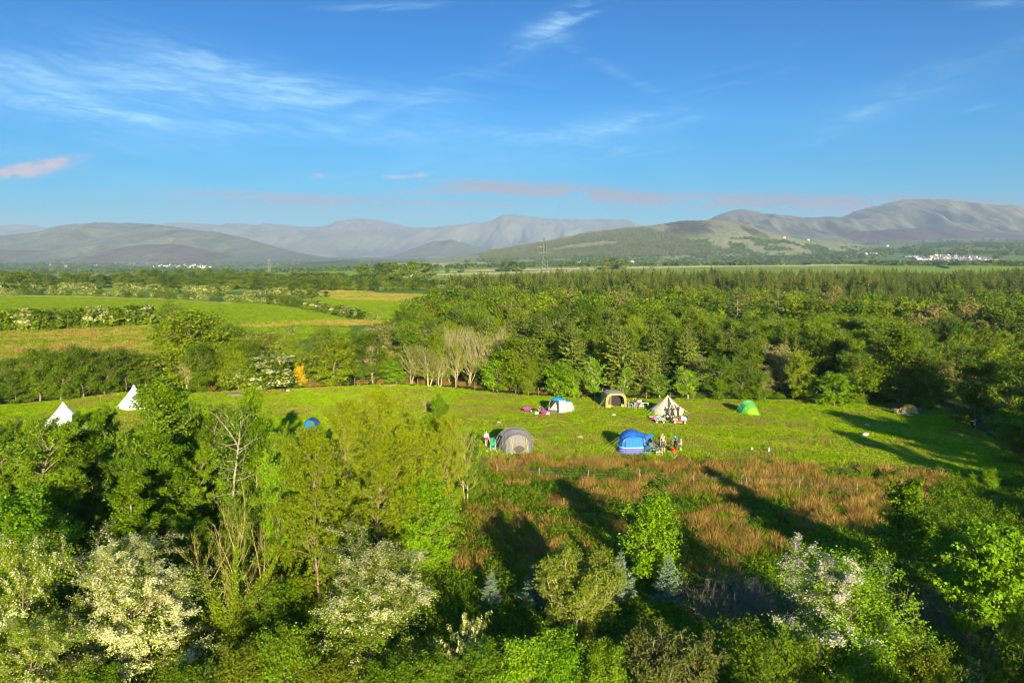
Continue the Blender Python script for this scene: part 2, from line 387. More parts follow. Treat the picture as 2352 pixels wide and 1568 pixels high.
def ground_mesh():
    rr = [3.0]
    while rr[-1] < 400: rr.append(rr[-1] * 1.0075 + .02)
    while rr[-1] < 3500: rr.append(rr[-1] * 1.010)
    while rr[-1] < 26000: rr.append(rr[-1] * 1.03)
    rr = np.array(rr)
    az = np.concatenate([np.linspace(-PI, -R(52), 45)[:-1], np.linspace(-R(52), R(52), 420), np.linspace(R(52), PI, 45)[1:]])
    A, Rr = np.meshgrid(az, rr)
    X = Rr * np.sin(A); Y = Rr * np.cos(A); Z = terrain(X.ravel(), Y.ravel()).reshape(X.shape)
    x, y = X.ravel(), Y.ravel(); r = Rr.ravel()
    wob = (fbm(x / 5, y / 5, 21, 3) - .5) * 3.0 * sstep(20, 60, r); wob2 = (fbm(x / 5, y / 5, 22, 3) - .5) * 3.0 * sstep(20, 60, r)
    xw, yw = x + wob, y + wob2
    C = np.zeros((len(x), 3)); C[:] = (.035, .06, .012)
    n1 = fbm(x / 7, y / 7, 31, 4)[:, None]; n2 = fbm(x / 22, y / 16, 32, 4)[:, None]
    C = C * (.7 + .7 * n1)
    tan = np.array([.24, .185, .06]); grn = np.array([.17, .24, .012]); mead = np.array([.26, .25, .018])
    k = in_poly(x, y, poly([(-400, 650), (1000, 655), (1000, 700), (880, 800), (480, 830), (-400, 880)])); C[k] = (np.array([.13, .20, .012]) * (.8 + .4 * n1))[k]
    k = in_poly(xw, yw, WOOD); C[k] = np.array([.03, .05, .012])
    k = in_poly(xw, yw, RUSH); m = sstep(.40, .58, n2); C[k] = (np.array([.045, .085, .012]) * (1 - m) + np.array([.22, .13, .045]) * m)[k]
    k = in_poly(xw, yw, MOOR); m = sstep(.35, .62, fbm(x / 14, y / 10, 33, 4)[:, None]); C[k] = (np.array([.16, .19, .03]) * (1 - m) + np.array([.24, .19, .055]) * m)[k]
    for P in BROWN: k = in_poly(xw, yw, P); m = sstep(.3, .6, fbm(x / 16, y / 12, 34, 4)[:, None]); C[k] = (np.array([.17, .16, .035]) * (1 - m) + tan * m)[k]
    for P in (F1, F2, F3): k = in_poly(x, y, P); C[k] = (np.array([.17, .27, .010]) * (.9 + .2 * n2))[k]
    k = in_poly(xw, yw, CAMP); m = sstep(.35, .65, n2); C[k] = ((grn * (1 - m) + mead * m) * (.8 + .4 * n1))[k]
    # farmland on the crest and out in the valley: pastures, rough grazing and woods
    far = r > 560
    cell = _hash(np.floor(x / 190 + .6 * fbm(x / 300, y / 300, 41)), np.floor(y / 150 + .6 * fbm(x / 300, y / 300, 42)), 43)[:, None]
    crest = np.array([.25, .37, .012]) * (1 - .22 * cell) + np.array([.06, .0, .02]) * cell
    k = far & (r < 2000); C[k] = crest[k]
    cell2 = _hash(np.floor(x / 240 + 1.2 * fbm(x / 500, y / 500, 44)), np.floor(y / 300 + 1.2 * fbm(x / 500, y / 500, 45)), 46)[:, None]
    nn = fbm(x / 260, y / 420, 47, 5)[:, None]
    pal = np.where(cell2 < .40, np.array([.13, .20, .04]), np.where(cell2 < .72, np.array([.18, .19, .055]), np.array([.09, .14, .04])))
    scrub = sstep(.5, .62, nn); valley = pal * (1 - scrub) + np.array([.035, .07, .03]) * scrub
    up = sstep(5200, 6200, r)[:, None]
    valley = valley * (1 - up) + (np.array([.17, .15, .07]) * (.7 + .6 * nn)) * up
    k = r >= 2000; C[k] = valley[k]
    V = np.stack([x, y, Z.ravel()], 1); n = len(az); m_ = len(rr)
    i, j = np.meshgrid(np.arange(m_ - 1), np.arange(n - 1), indexing='ij'); a = (i * n + j).ravel()
    Fc = np.stack([a, a + 1, a + n + 1, a + n], 1)[:, ::-1]
    return np_mesh('ground', V, Fc, [ground_mat()], smooth=True, attr={'Col': ('POINT', C)})
def ground_mat():
    m, nt, b = new_mat('turf')
    at = nt.nodes.new('ShaderNodeAttribute'); at.attribute_name = 'Col'
    co = objcoord(nt)
    f1 = noise(nt, 1.4, 6, co, .7); f2 = noise(nt, .12, 5, co, .65)
    k = math_(nt, 'MULTIPLY', math_(nt, 'MULTIPLY_ADD', f1, .9, .55), math_(nt, 'MULTIPLY_ADD', f2, .7, .65))
    kc = nt.nodes.new('ShaderNodeCombineColor'); [nt.links.new(k, kc.inputs[q]) for q in range(3)]
    nt.links.new(mixc(nt, 1.0, at.outputs['Color'], kc.outputs[0], 'MULTIPLY'), b.inputs['Base Color'])
    b.inputs['Roughness'].default_value = .9; b.inputs['Specular IOR Level'].default_value = .1
    bp = nt.nodes.new('ShaderNodeBump'); bp.inputs['Strength'].default_value = 1.0; bp.inputs['Distance'].default_value = .5
    nt.links.new(noise(nt, 1.1, 6, co, .75), bp.inputs['Height']); nt.links.new(bp.outputs[0], b.inputs['Normal'])
    return m
tag(add('ground', ground_mesh()), kind='structure')

# ------------------------------------------------------------------ hills and mountains: each range a relief with its own distance, slopes and gullies
def hill_mat(name, low, mid, high, bare=(.2, .17, .14), sc=.004, wood=None, heather=None):
    m, nt, b = new_mat(name); co = objcoord(nt)
    at = nt.nodes.new('ShaderNodeAttribute'); at.attribute_name = 'h'      # height as a share of the range
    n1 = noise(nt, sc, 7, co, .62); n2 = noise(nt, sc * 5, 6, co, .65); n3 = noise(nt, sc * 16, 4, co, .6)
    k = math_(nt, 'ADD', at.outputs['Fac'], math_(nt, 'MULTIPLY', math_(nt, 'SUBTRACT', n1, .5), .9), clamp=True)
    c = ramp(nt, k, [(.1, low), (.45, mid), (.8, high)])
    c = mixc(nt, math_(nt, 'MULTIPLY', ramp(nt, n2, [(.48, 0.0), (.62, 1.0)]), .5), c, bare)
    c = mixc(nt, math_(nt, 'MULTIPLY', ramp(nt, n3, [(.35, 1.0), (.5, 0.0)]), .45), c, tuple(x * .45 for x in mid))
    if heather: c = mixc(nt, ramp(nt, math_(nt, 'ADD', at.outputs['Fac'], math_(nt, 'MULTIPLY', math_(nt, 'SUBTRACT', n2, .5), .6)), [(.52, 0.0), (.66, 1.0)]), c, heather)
    if wood:
        a2 = nt.nodes.new('ShaderNodeAttribute'); a2.attribute_name = 'wood'
        c = mixc(nt, ramp(nt, math_(nt, 'ADD', a2.outputs['Fac'], math_(nt, 'MULTIPLY', math_(nt, 'SUBTRACT', n3, .5), .5)), [(.44, 0.0), (.56, 1.0)]), c, wood)
    ag = nt.nodes.new('ShaderNodeAttribute'); ag.attribute_name = 'g'  # spurs paler, gullies darker: relief shading put into the colour
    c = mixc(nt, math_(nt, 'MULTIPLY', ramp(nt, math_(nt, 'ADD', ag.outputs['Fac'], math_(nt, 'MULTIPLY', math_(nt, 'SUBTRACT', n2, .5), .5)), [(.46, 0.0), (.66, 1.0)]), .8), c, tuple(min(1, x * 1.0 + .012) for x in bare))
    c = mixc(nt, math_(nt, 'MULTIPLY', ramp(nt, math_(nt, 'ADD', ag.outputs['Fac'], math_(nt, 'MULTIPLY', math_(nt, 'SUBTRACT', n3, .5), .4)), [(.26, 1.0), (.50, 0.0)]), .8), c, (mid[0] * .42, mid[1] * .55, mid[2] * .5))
    nt.links.new(c, b.inputs['Base Color']); b.inputs['Roughness'].default_value = .95; b.inputs['Specular IOR Level'].default_value = .05
    bp = nt.nodes.new('ShaderNodeBump'); bp.inputs['Strength'].default_value = .6; bp.inputs['Distance'].default_value = 25
    nt.links.new(n2, bp.inputs['Height']); nt.links.new(bp.outputs[0], b.inputs['Normal'])
    return m
def ridge(name, prof, D, wf, mat, base=20, wb=1500, seed=1, gully=.16, rough=.03, woodfn=None, nx=360, dD=None, spur=0.0):
    """prof: the crest as seen (x,y); D its distance; wf the width of the slope towards us"""
    px = np.array([p[0] for p in prof], float); py = np.array([p[1] for p in prof], float)
    xs = np.linspace(px[0], px[-1], nx)
    sm = 10; xi = np.linspace(px[0], px[-1], nx); ys = np.interp(xi, px, py)
    ker = np.hanning(7); ker /= ker.sum(); ys = np.convolve(np.pad(ys, 3, 'edge'), ker, 'valid')
    ys = ys + (fbm(xs / 9.0, xs * 0 + seed, seed + 77, 4) - .5) * 3.2 * np.clip((600 - ys) / 40, .2, 1)
    rays = [ray(a, b) for a, b in zip(xs, ys)]
    u = np.array([r.x / r.y for r in rays]); v = np.array([r.z / r.y for r in rays])
    Dx = D + (np.zeros(nx) if dD is None else np.interp(xs, [p[0] for p in dD], [p[1] for p in dD]))
    top = HC + v * Dx
    ny = 90; t = np.concatenate([np.linspace(0, 1, 64), np.linspace(1, 2, ny - 64 + 1)[1:]]); ny = len(t)
    T, I = np.meshgrid(t, np.arange(nx), indexing='ij')
    edge = np.minimum(1, np.minimum(I, nx - 1 - I) / 12.0)
    Yd = np.where(T <= 1, Dx[I] - wf * (1 - T), Dx[I] + wb * (T - 1))
    # the crest's outline stands in space; the slope below follows straight lines of sight only in plan of the crest
    X = u[I] * Dx[I] * (1 + 0 * T)
    Hh = top[I] - base
    sp = (fbm(X / (wf * .35), Yd / (wf * 1.2), seed + 5, 4) - .5) * 2
    tt = np.where(T <= 1, T, 2 - T); tt = np.clip(tt + spur * sp * np.sin(np.clip(T, 0, 1) * PI), 0, 1)
    fr = np.where(T <= 1, tt ** 1.25 * (.55 + .45 * (3 * tt - 2 * tt * tt) / 1.0), tt)
    ridged = 1 - np.abs(2 * fbm(X / (wf * .12), Yd / (wf * .6), seed, 5) - 1)
    g = (ridged - .6) * gully * Hh * np.sin(np.clip(T, 0, 1) * PI) ** .8 * np.where(T <= 1, 1, 0)
    n = (fbm(X / 140, Yd / 140, seed + 9, 4) - .5) * rough * Hh * np.where(T < .97, 1, .35)
    Z = base + Hh * fr + g + n
    Z = np.where((T <= 1), np.minimum(Z, top[I] - (1 - T) * Hh * .12 + n * .3), Z)
    Z = base - 60 + (Z - base + 60) * (0.25 + .75 * edge) if False else Z
    Z = Z - 90 * np.clip(1 - T * 14, 0, 1)
    h = np.clip((Z - base) / max(1, (top.max() - base)), 0, 1)
    V = np.stack([X.ravel(), Yd.ravel(), Z.ravel()], 1)
    i, j = np.meshgrid(np.arange(ny - 1), np.arange(nx - 1), indexing='ij'); a = (i * nx + j).ravel()
    Fc = np.stack([a, a + 1, a + nx + 1, a + nx], 1)
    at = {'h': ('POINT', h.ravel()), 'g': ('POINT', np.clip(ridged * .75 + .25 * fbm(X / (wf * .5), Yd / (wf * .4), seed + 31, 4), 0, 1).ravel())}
    if woodfn is not None: at['wood'] = ('POINT', woodfn(xs[I], T).ravel())
    o = add(name, np_mesh(name, V, Fc, [mat], smooth=True, attr=at)); tag(o, kind='structure')
    return dict(X=X, Y=Yd, Z=Z, xs=xs, T=T, I=I)
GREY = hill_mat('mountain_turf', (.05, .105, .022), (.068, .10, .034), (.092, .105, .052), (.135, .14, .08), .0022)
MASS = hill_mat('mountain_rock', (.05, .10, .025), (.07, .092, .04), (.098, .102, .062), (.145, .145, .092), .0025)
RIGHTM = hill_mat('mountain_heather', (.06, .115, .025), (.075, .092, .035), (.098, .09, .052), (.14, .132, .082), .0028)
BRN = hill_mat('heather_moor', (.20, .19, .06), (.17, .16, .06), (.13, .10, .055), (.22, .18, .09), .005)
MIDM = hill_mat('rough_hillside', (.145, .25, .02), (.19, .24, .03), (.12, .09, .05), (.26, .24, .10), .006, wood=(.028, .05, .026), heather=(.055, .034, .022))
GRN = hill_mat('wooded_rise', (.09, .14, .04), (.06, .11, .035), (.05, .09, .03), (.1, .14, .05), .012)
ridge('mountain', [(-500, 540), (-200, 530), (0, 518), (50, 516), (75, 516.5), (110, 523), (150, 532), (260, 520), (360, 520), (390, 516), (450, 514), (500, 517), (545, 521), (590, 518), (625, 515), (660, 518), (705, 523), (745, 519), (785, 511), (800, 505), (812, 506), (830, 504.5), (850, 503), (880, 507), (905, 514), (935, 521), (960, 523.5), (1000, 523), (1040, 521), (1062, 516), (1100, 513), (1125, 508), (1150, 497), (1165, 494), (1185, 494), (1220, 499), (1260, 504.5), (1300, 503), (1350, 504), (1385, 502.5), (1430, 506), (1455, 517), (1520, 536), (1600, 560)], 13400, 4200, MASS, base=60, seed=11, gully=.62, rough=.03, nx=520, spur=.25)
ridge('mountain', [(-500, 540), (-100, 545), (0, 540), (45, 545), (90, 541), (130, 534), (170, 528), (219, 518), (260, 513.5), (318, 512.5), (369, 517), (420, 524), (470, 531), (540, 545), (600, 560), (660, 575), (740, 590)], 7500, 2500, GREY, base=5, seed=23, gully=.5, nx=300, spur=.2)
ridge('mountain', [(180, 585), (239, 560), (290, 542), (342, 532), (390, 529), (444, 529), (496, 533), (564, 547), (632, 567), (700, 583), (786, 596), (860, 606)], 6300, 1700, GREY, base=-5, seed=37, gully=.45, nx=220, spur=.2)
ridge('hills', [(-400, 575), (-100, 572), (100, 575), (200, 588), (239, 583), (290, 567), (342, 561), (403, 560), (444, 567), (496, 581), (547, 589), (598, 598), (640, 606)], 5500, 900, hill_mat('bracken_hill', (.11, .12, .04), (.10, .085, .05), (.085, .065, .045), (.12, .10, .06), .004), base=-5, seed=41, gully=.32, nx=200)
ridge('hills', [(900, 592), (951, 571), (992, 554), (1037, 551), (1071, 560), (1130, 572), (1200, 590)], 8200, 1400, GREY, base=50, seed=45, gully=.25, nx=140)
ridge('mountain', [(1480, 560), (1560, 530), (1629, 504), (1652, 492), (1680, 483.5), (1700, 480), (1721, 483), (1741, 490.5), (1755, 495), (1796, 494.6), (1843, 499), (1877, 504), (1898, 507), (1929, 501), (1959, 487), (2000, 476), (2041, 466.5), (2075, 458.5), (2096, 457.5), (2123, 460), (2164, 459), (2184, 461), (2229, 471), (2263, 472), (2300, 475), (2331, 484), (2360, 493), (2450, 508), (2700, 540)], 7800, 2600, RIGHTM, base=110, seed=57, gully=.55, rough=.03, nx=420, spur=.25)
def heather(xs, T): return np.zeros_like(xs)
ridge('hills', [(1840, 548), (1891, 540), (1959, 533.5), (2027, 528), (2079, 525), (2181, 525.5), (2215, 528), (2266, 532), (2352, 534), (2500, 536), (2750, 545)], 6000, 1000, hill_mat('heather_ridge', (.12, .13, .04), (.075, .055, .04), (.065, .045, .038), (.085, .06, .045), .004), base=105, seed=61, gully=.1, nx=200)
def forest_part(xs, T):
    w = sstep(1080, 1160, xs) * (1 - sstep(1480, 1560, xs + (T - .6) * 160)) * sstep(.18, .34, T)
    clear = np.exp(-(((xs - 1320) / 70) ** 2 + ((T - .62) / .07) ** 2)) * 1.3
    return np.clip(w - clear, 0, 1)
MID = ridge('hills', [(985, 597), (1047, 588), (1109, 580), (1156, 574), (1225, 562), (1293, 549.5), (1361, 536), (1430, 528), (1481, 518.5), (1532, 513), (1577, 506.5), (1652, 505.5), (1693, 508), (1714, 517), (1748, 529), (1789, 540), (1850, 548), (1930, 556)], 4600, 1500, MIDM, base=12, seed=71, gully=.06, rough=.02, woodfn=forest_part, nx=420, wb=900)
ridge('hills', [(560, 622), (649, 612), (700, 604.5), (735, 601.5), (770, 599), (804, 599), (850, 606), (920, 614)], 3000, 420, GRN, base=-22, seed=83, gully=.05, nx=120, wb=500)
# ------------------------------------------------------------------ plants: limbs grown as polylines, leaves as small folded blades
UP = np.array([0, 0, 1.0])
def unit(v): return v / np.maximum(np.linalg.norm(v, axis=-1, keepdims=True), 1e-9)
def lines(rng, start, d, L, P, up=0.0, wob=.1):
    N = len(start); out = np.zeros((N, P, 3)); out[:, 0] = start; d = unit(d.copy()); st = (L / (P - 1))[:, None]
    for i in range(1, P):
        d = unit(d + UP * (up / (P - 1)) + rng.normal(0, wob, (N, 3)))
        out[:, i] = out[:, i - 1] + d * st
    return out
def along(lin, idx, t):
    P = lin.shape[1]; f = np.clip(t, 0, .9999) * (P - 1); i = f.astype(int); f = (f - i)[:, None]
    a = lin[idx, i]; b = lin[idx, i + 1]; return a * (1 - f) + b * f, unit(b - a)
def branch_dirs(rng, T, ang, flat=.4):
    r = rng.normal(0, 1, T.shape); r[:, 2] *= (1 - flat); p = unit(r - T * np.sum(r * T, 1, keepdims=True))
    return T * np.cos(ang)[:, None] + p * np.sin(ang)[:, None]
def tubes(lin, r0, r1, k):
    N, P, _ = lin.shape
    tg = np.zeros_like(lin); tg[:, 1:-1] = lin[:, 2:] - lin[:, :-2]; tg[:, 0] = lin[:, 1] - lin[:, 0]; tg[:, -1] = lin[:, -1] - lin[:, -2]; tg = unit(tg)
    ref = np.where(np.abs(tg[..., 2:3]) > .9, np.array([1.0, 0, 0]), UP); a = unit(np.cross(tg, ref)); b = np.cross(tg, a)
    t = np.linspace(0, 1, P)[None, :, None, None]
    rad = np.asarray(r0)[:, None, None, None] * (1 - t) + np.asarray(r1)[:, None, None, None] * t
    an = np.arange(k) * 2 * PI / k
    V = lin[:, :, None] + (a[:, :, None] * np.cos(an)[None, None, :, None] + b[:, :, None] * np.sin(an)[None, None, :, None]) * rad
    n, p, q = np.meshgrid(np.arange(N), np.arange(P - 1), np.arange(k), indexing='ij'); q2 = (q + 1) % k
    base = n * P * k
    Fc = np.stack([base + p * k + q, base + p * k + q2, base + (p + 1) * k + q2, base + (p + 1) * k + q], -1).reshape(-1, 4)
    return V.reshape(-1, 3), Fc
def blades(rng, C, nrm, size, width=.6, fold=.25, axis=None):
    N = len(C); nrm = unit(nrm)
    r = rng.normal(0, 1, (N, 3)) if axis is None else axis
    t = unit(r - nrm * np.sum(r * nrm, 1, keepdims=True)); b = np.cross(nrm, t); s = np.asarray(size)[:, None]
    V = np.stack([C - t * s, C + b * s * width + nrm * s * fold, C + t * s, C - b * s * width + nrm * s * fold], 1).reshape(-1, 3)
    return V, np.arange(N * 4).reshape(N, 4)
class Acc:
    def __init__(s): s.V = []; s.F = []; s.T = []; s.n = 0
    def add(s, V, Fc, tint=None):
        s.V.append(V); s.F.append(Fc + s.n); s.n += len(V)
        s.T.append(np.full(len(Fc), .5) if tint is None else tint)
    def mesh(s, name, mat, smooth=False):
        if not s.V: return None
        return np_mesh(name, np.concatenate(s.V), np.concatenate(s.F), [mat], smooth=smooth, attr={'tint': ('FACE', np.clip(np.concatenate(s.T), 0, 1))})
PROF = {
 'oval': lambda t: np.sin(PI * np.clip(.08 + .9 * t, 0, 1)) ** .7,
 'egg': lambda t: np.sin(PI * np.clip(t, 0, 1) ** .75) ** .8 * .95 + .08,
 'cone': lambda t: (1 - t) ** .8 + .06,
 'dome': lambda t: np.sqrt(np.clip(1 - (t * .97) ** 2.2, 0, 1)),
 'column': lambda t: np.clip(1.15 - t ** 3, .15, 1) * .9}
def grow(seed, H, R_, r0=None, prof='oval', n1=30, t0=.18, t1=.97, e0=10, e1=60, up1=.35, n2=8, l2=.42, a2=50, up2=.1, n3=0, l3=.3, leaves=9000, ls=.1, lw=.6, jr=.2, inner=.25,
         stems=1, spread=.3, wob=.1, crooked=.05, nup=.6, sag=0.0, tmix=.55, top=1.0, thin=1.0, twig=False, gap=0.0, leaf_n3=False):
    """returns wood accumulator, leaf arrays (centres, normals, tints), second-order limbs"""
    rng = np.random.default_rng(seed); wood = Acc(); r0 = r0 or H * .016
    if stems == 1:
        st = lines(rng, np.zeros((1, 3)) - UP * .15, np.array([[rng.normal(0, .04), rng.normal(0, .04), 1.0]]), np.array([H * top]), 9, .1, crooked)
    else:
        az = np.arange(stems) * 2 * PI / stems + rng.uniform(0, 1, stems); sp_ = spread * rng.uniform(.2, 1.1, stems) if stems > 6 else spread; dd = np.stack([np.cos(az) * sp_, np.sin(az) * sp_, np.ones(stems)], 1)
        st = lines(rng, np.stack([np.cos(az), np.sin(az), az * 0 - 1.5], 1) * .1, dd, H * top * rng.uniform(.78, 1.04, stems), 9, .25, crooked * 1.3)
    wood.add(*tubes(st, np.full(len(st), r0), np.full(len(st), r0 * .12), 6))
    m = n1 * stems; idx = np.arange(m) % stems
    t = t0 + (t1 - t0) * ((np.arange(m) // stems + rng.uniform(0, 1, m)) / n1) ; t = np.clip(t, 0, .985)
    P0, T0 = along(st, idx, t)
    az = np.arange(m) * 2.39996 + rng.normal(0, .35, m); tt = (t - t0) / (t1 - t0)
    el = np.radians(e0 + (e1 - e0) * tt + rng.normal(0, 9, m))
    d = np.stack([np.cos(az) * np.cos(el), np.sin(az) * np.cos(el), np.sin(el)], 1)
    L = R_ * PROF[prof](tt) * rng.uniform(.62, 1.12, m) / np.maximum(np.cos(el), .55)
    if gap: L = L * np.where(rng.uniform(0, 1, m) < gap, .35, 1)
    L = np.maximum(L, .12 * R_)
    b1 = lines(rng, P0, d, L, 6, up1, wob); rb = np.clip(r0 * .34 * (L / R_), .012, r0 * .6)
    wood.add(*tubes(b1, rb, rb * .25, 4))
    k = m * n2; i2 = np.repeat(np.arange(m), n2); t2 = inner + (1 - inner) * (np.tile(np.arange(n2), m) + rng.uniform(0, 1, k)) / n2
    P1, T1 = along(b1, i2, t2)
    L2 = np.maximum(L[i2] * l2 * (1.15 - .6 * t2) * rng.uniform(.6, 1.25, k), .15)
    b2 = lines(rng, P1, branch_dirs(rng, T1, np.radians(rng.normal(a2, 12, k))), L2, 4, up2 - sag, wob * 1.2)
    if thin > 0: rr = np.clip(rb[i2] * .4 * thin, .006, .05); wood.add(*tubes(b2, rr, rr * .3, 3))
    b3 = None
    if n3:
        q = k * n3; i3 = np.repeat(np.arange(k), n3); t3 = .2 + .8 * rng.uniform(0, 1, q)
        P2, T2 = along(b2, i3, t3); b3 = lines(rng, P2, branch_dirs(rng, T2, np.radians(rng.normal(38, 10, q))), np.maximum(L2[i3] * l3 * rng.uniform(.6, 1.3, q), .1), 3, up2 - sag, wob)
        rr = np.clip(.010 * thin, .004, .03); wood.add(*tubes(b3, np.full(q, rr), np.full(q, rr * .4), 3))
    C = N = tint = None
    if leaves:
        src, ns = (b3, len(b3)) if (leaf_n3 and b3 is not None) else (b2, k)
        ii = rng.integers(0, ns, leaves); tl = rng.uniform(.1, 1.0, leaves)
        C, TT = along(src, ii, tl); C = C + rng.normal(0, jr, (leaves, 3)) * np.array([1, 1, .75])
        cen = np.array([0, 0, H * .5]); out = unit(C - cen)
        N = rng.normal(0, 1, (leaves, 3)) * .8 + out * .7 + UP * nup
        ct = rng.uniform(0, 1, ns); tint = ct[ii] * tmix + rng.uniform(0, 1, leaves) * (1 - tmix)
        C[:, 2] = np.maximum(C[:, 2], .05)
    return wood, C, N, tint, b2, rng
def leaf_mesh(name, mat, rng, C, N, tint, ls, lw=.6):
    a = Acc(); V, Fc = blades(rng, C, N, ls * rng.uniform(.6, 1.25, len(C)), lw); a.add(V, Fc, tint); return a.mesh(name, mat)
def normal(d, H, R_):
    """bring the grown plant to its stated height and crown radius"""
    me = d['crown'] if d.get('crown') and len(d['crown'].polygons) > 2800 or d.get('trunk') is None else d['trunk']; v = np.zeros(len(me.vertices) * 3, np.float32); me.vertices.foreach_get('co', v); v = v.reshape(-1, 3)
    kz = H / np.percentile(v[:, 2], 99.6); kr = R_ / np.percentile(np.hypot(v[:, 0], v[:, 1]), 97.5)
    for q in d.values():
        if q is None: continue
        v = np.zeros(len(q.vertices) * 3, np.float32); q.vertices.foreach_get('co', v); v = v.reshape(-1, 3) * np.array([kr, kr, kz], np.float32); q.vertices.foreach_set('co', v.ravel()); q.update()
    d['dim'] = (H, R_); return d
def tree_meshes(nm, bark, leafm, ls=.1, lw=.6, **kw):
    wood, C, N, tint, b2, rng = grow(ls=ls, **kw)
    return normal(dict(trunk=wood.mesh(nm + '_wood', bark), crown=leaf_mesh(nm + '_leaf', leafm, rng, C, N, tint, ls, lw) if C is not None else None), kw['H'], kw['R_'])
def hawthorn_meshes(nm, bark, leafm, flower, ls=.08, bloom=5000, bsize=.06, cover=None, **kw):
    """blossom sits in flat sprays on the outer, upper sides of the twigs"""
    wood, C, N, tint, b2, rng = grow(ls=ls, **kw)
    k = len(b2); H = kw['H']
    wgt = rng.uniform(0, 1, k) ** 2.6 + .03
    if cover is not None: wgt = wgt * cover(b2[:, -1])
    wgt /= wgt.sum(); ii = rng.choice(k, bloom, p=wgt)
    Bc, _ = along(b2, ii, rng.uniform(.25, 1.0, bloom)); Bc = Bc + rng.normal(0, kw.get('jr', .15) * .55, (bloom, 3)) + UP * .05
    out = unit(Bc - np.array([0, 0, H * .45])); Bc = Bc + out * .06
    Bn = out * .9 + UP * .7 + rng.normal(0, .45, (bloom, 3))
    d = dict(trunk=wood.mesh(nm + '_wood', bark), crown=leaf_mesh(nm + '_leaf', leafm, rng, C, N, tint, ls), blossom=leaf_mesh(nm + '_bloom', flower, rng, Bc, Bn, rng.uniform(0, 1, bloom), bsize, .9))
    return normal(d, kw['H'], kw['R_'])
def conifer_meshes(nm, bark, leafm, seed, H, R_, levels=16, per=7, tw=9, fine=1, e0=-12, e1=35, up=.25, p=.85, ragged=.25, base=.06, twl=.2, width=.28, r0=None, gap=0.0, updn=.55):
    rng = np.random.default_rng(seed); wood = Acc(); lf = Acc(); r0 = r0 or H * .014
    st = lines(rng, np.zeros((1, 3)) - UP * .1, np.array([[rng.normal(0, .02), rng.normal(0, .02), 1.0]]), np.array([H]), 8, .1, .02)
    wood.add(*tubes(st, np.array([r0]), np.array([r0 * .1]), 6))
    m = levels * per; lv = np.repeat(np.arange(levels), per)
    t = base + (1 - base) * np.clip((lv + rng.uniform(-.25, .25, m)) / levels, 0, .985)
    P0, _ = along(st, np.zeros(m, int), t); az = np.tile(np.arange(per) * 2 * PI / per, levels) + lv * 1.1 + rng.normal(0, .2, m)
    el = np.radians(e0 + (e1 - e0) * t ** 1.5 + rng.normal(0, 6, m)); L = np.maximum(R_ * ((1 - t) ** p + .03) * (1 + rng.normal(0, ragged, m)), .05)
    if gap: L = np.where(rng.uniform(0, 1, m) < gap, L * .3, L)
    b = lines(rng, P0, np.stack([np.cos(az) * np.cos(el), np.sin(az) * np.cos(el), np.sin(el)], 1), L, 5, up, .06)
    wood.add(*tubes(b, np.clip(L * .018, .008, .06), np.full(m, .005), 3))
    q = m * tw * 2; ib = np.repeat(np.arange(m), tw * 2); ts = .12 + .88 * (np.tile(np.repeat(np.arange(tw), 2), m) + rng.uniform(0, 1, q)) / tw
    C, T = along(b, ib, ts); side = np.tile(np.array([1, -1]), m * tw)[:, None]
    lat = unit(np.cross(T, UP)) * side
    ax = unit(T * .75 + lat * (.9 - .5 * ts[:, None]) + UP * rng.normal(-.12, .15, (q, 1)))
    ln = np.maximum(L[ib] * twl * (1.1 - .55 * ts) * rng.uniform(.7, 1.3, q), .05)
    tint0 = rng.uniform(0, 1, m)[ib]
    for f in range(fine):
        off = (f - (fine - 1) / 2) / max(1, fine)
        C2 = C + ax * ln[:, None] * (.55 + off * .9) + rng.normal(0, .02, (q, 3)) + UP * 0.0
        V, Fc = blades(rng, C2, UP * updn + rng.normal(0, .6, (q, 3)), ln * (.62 if fine == 1 else .45), width, .25, ax + rng.normal(0, .2, (q, 3)) * (fine > 1))
        lf.add(V, Fc, .45 * tint0 + .35 * rng.uniform(0, 1, q) + .2 * ts)
    # leading shoot
    n = 14; z = np.linspace(.93, 1.01, n) * H; C3 = np.stack([np.interp(z, st[0, :, 2], st[0, :, 0]), np.interp(z, st[0, :, 2], st[0, :, 1]), z], 1)
    V, Fc = blades(rng, C3, rng.normal(0, 1, (n, 3)) * np.array([1, 1, .3]), np.full(n, H * .016), .4, .2, np.tile(UP, (n, 1)) + rng.normal(0, .5, (n, 3))); lf.add(V, Fc, rng.uniform(.5, 1, n))
    return normal(dict(trunk=wood.mesh(nm + '_wood', bark), crown=lf.mesh(nm + '_needles', leafm)), H, R_)
def merged(d, name):
    """small in view: wood and leaves in one mesh"""
    bm_ = [x for x in (d.get('trunk'), d.get('crown'), d.get('blossom')) if x]
    Vs = []; Fs = []; mi = []; ti = []; n = 0
    for q, me in enumerate(bm_):
        v = np.zeros(len(me.vertices) * 3, np.float32); me.vertices.foreach_get('co', v); f = np.zeros(len(me.loops), np.int32); me.loops.foreach_get('vertex_index', f)
        t = np.zeros(len(me.polygons), np.float32); me.attributes['tint'].data.foreach_get('value', t)
        Vs.append(v.reshape(-1, 3)); Fs.append(f.reshape(-1, 4) + n); mi.append(np.full(len(t), q)); ti.append(t); n += len(me.vertices)
    return np_mesh(name, np.concatenate(Vs), np.concatenate(Fs), [me.materials[0] for me in bm_], midx=np.concatenate(mi), attr={'tint': ('FACE', np.concatenate(ti))})
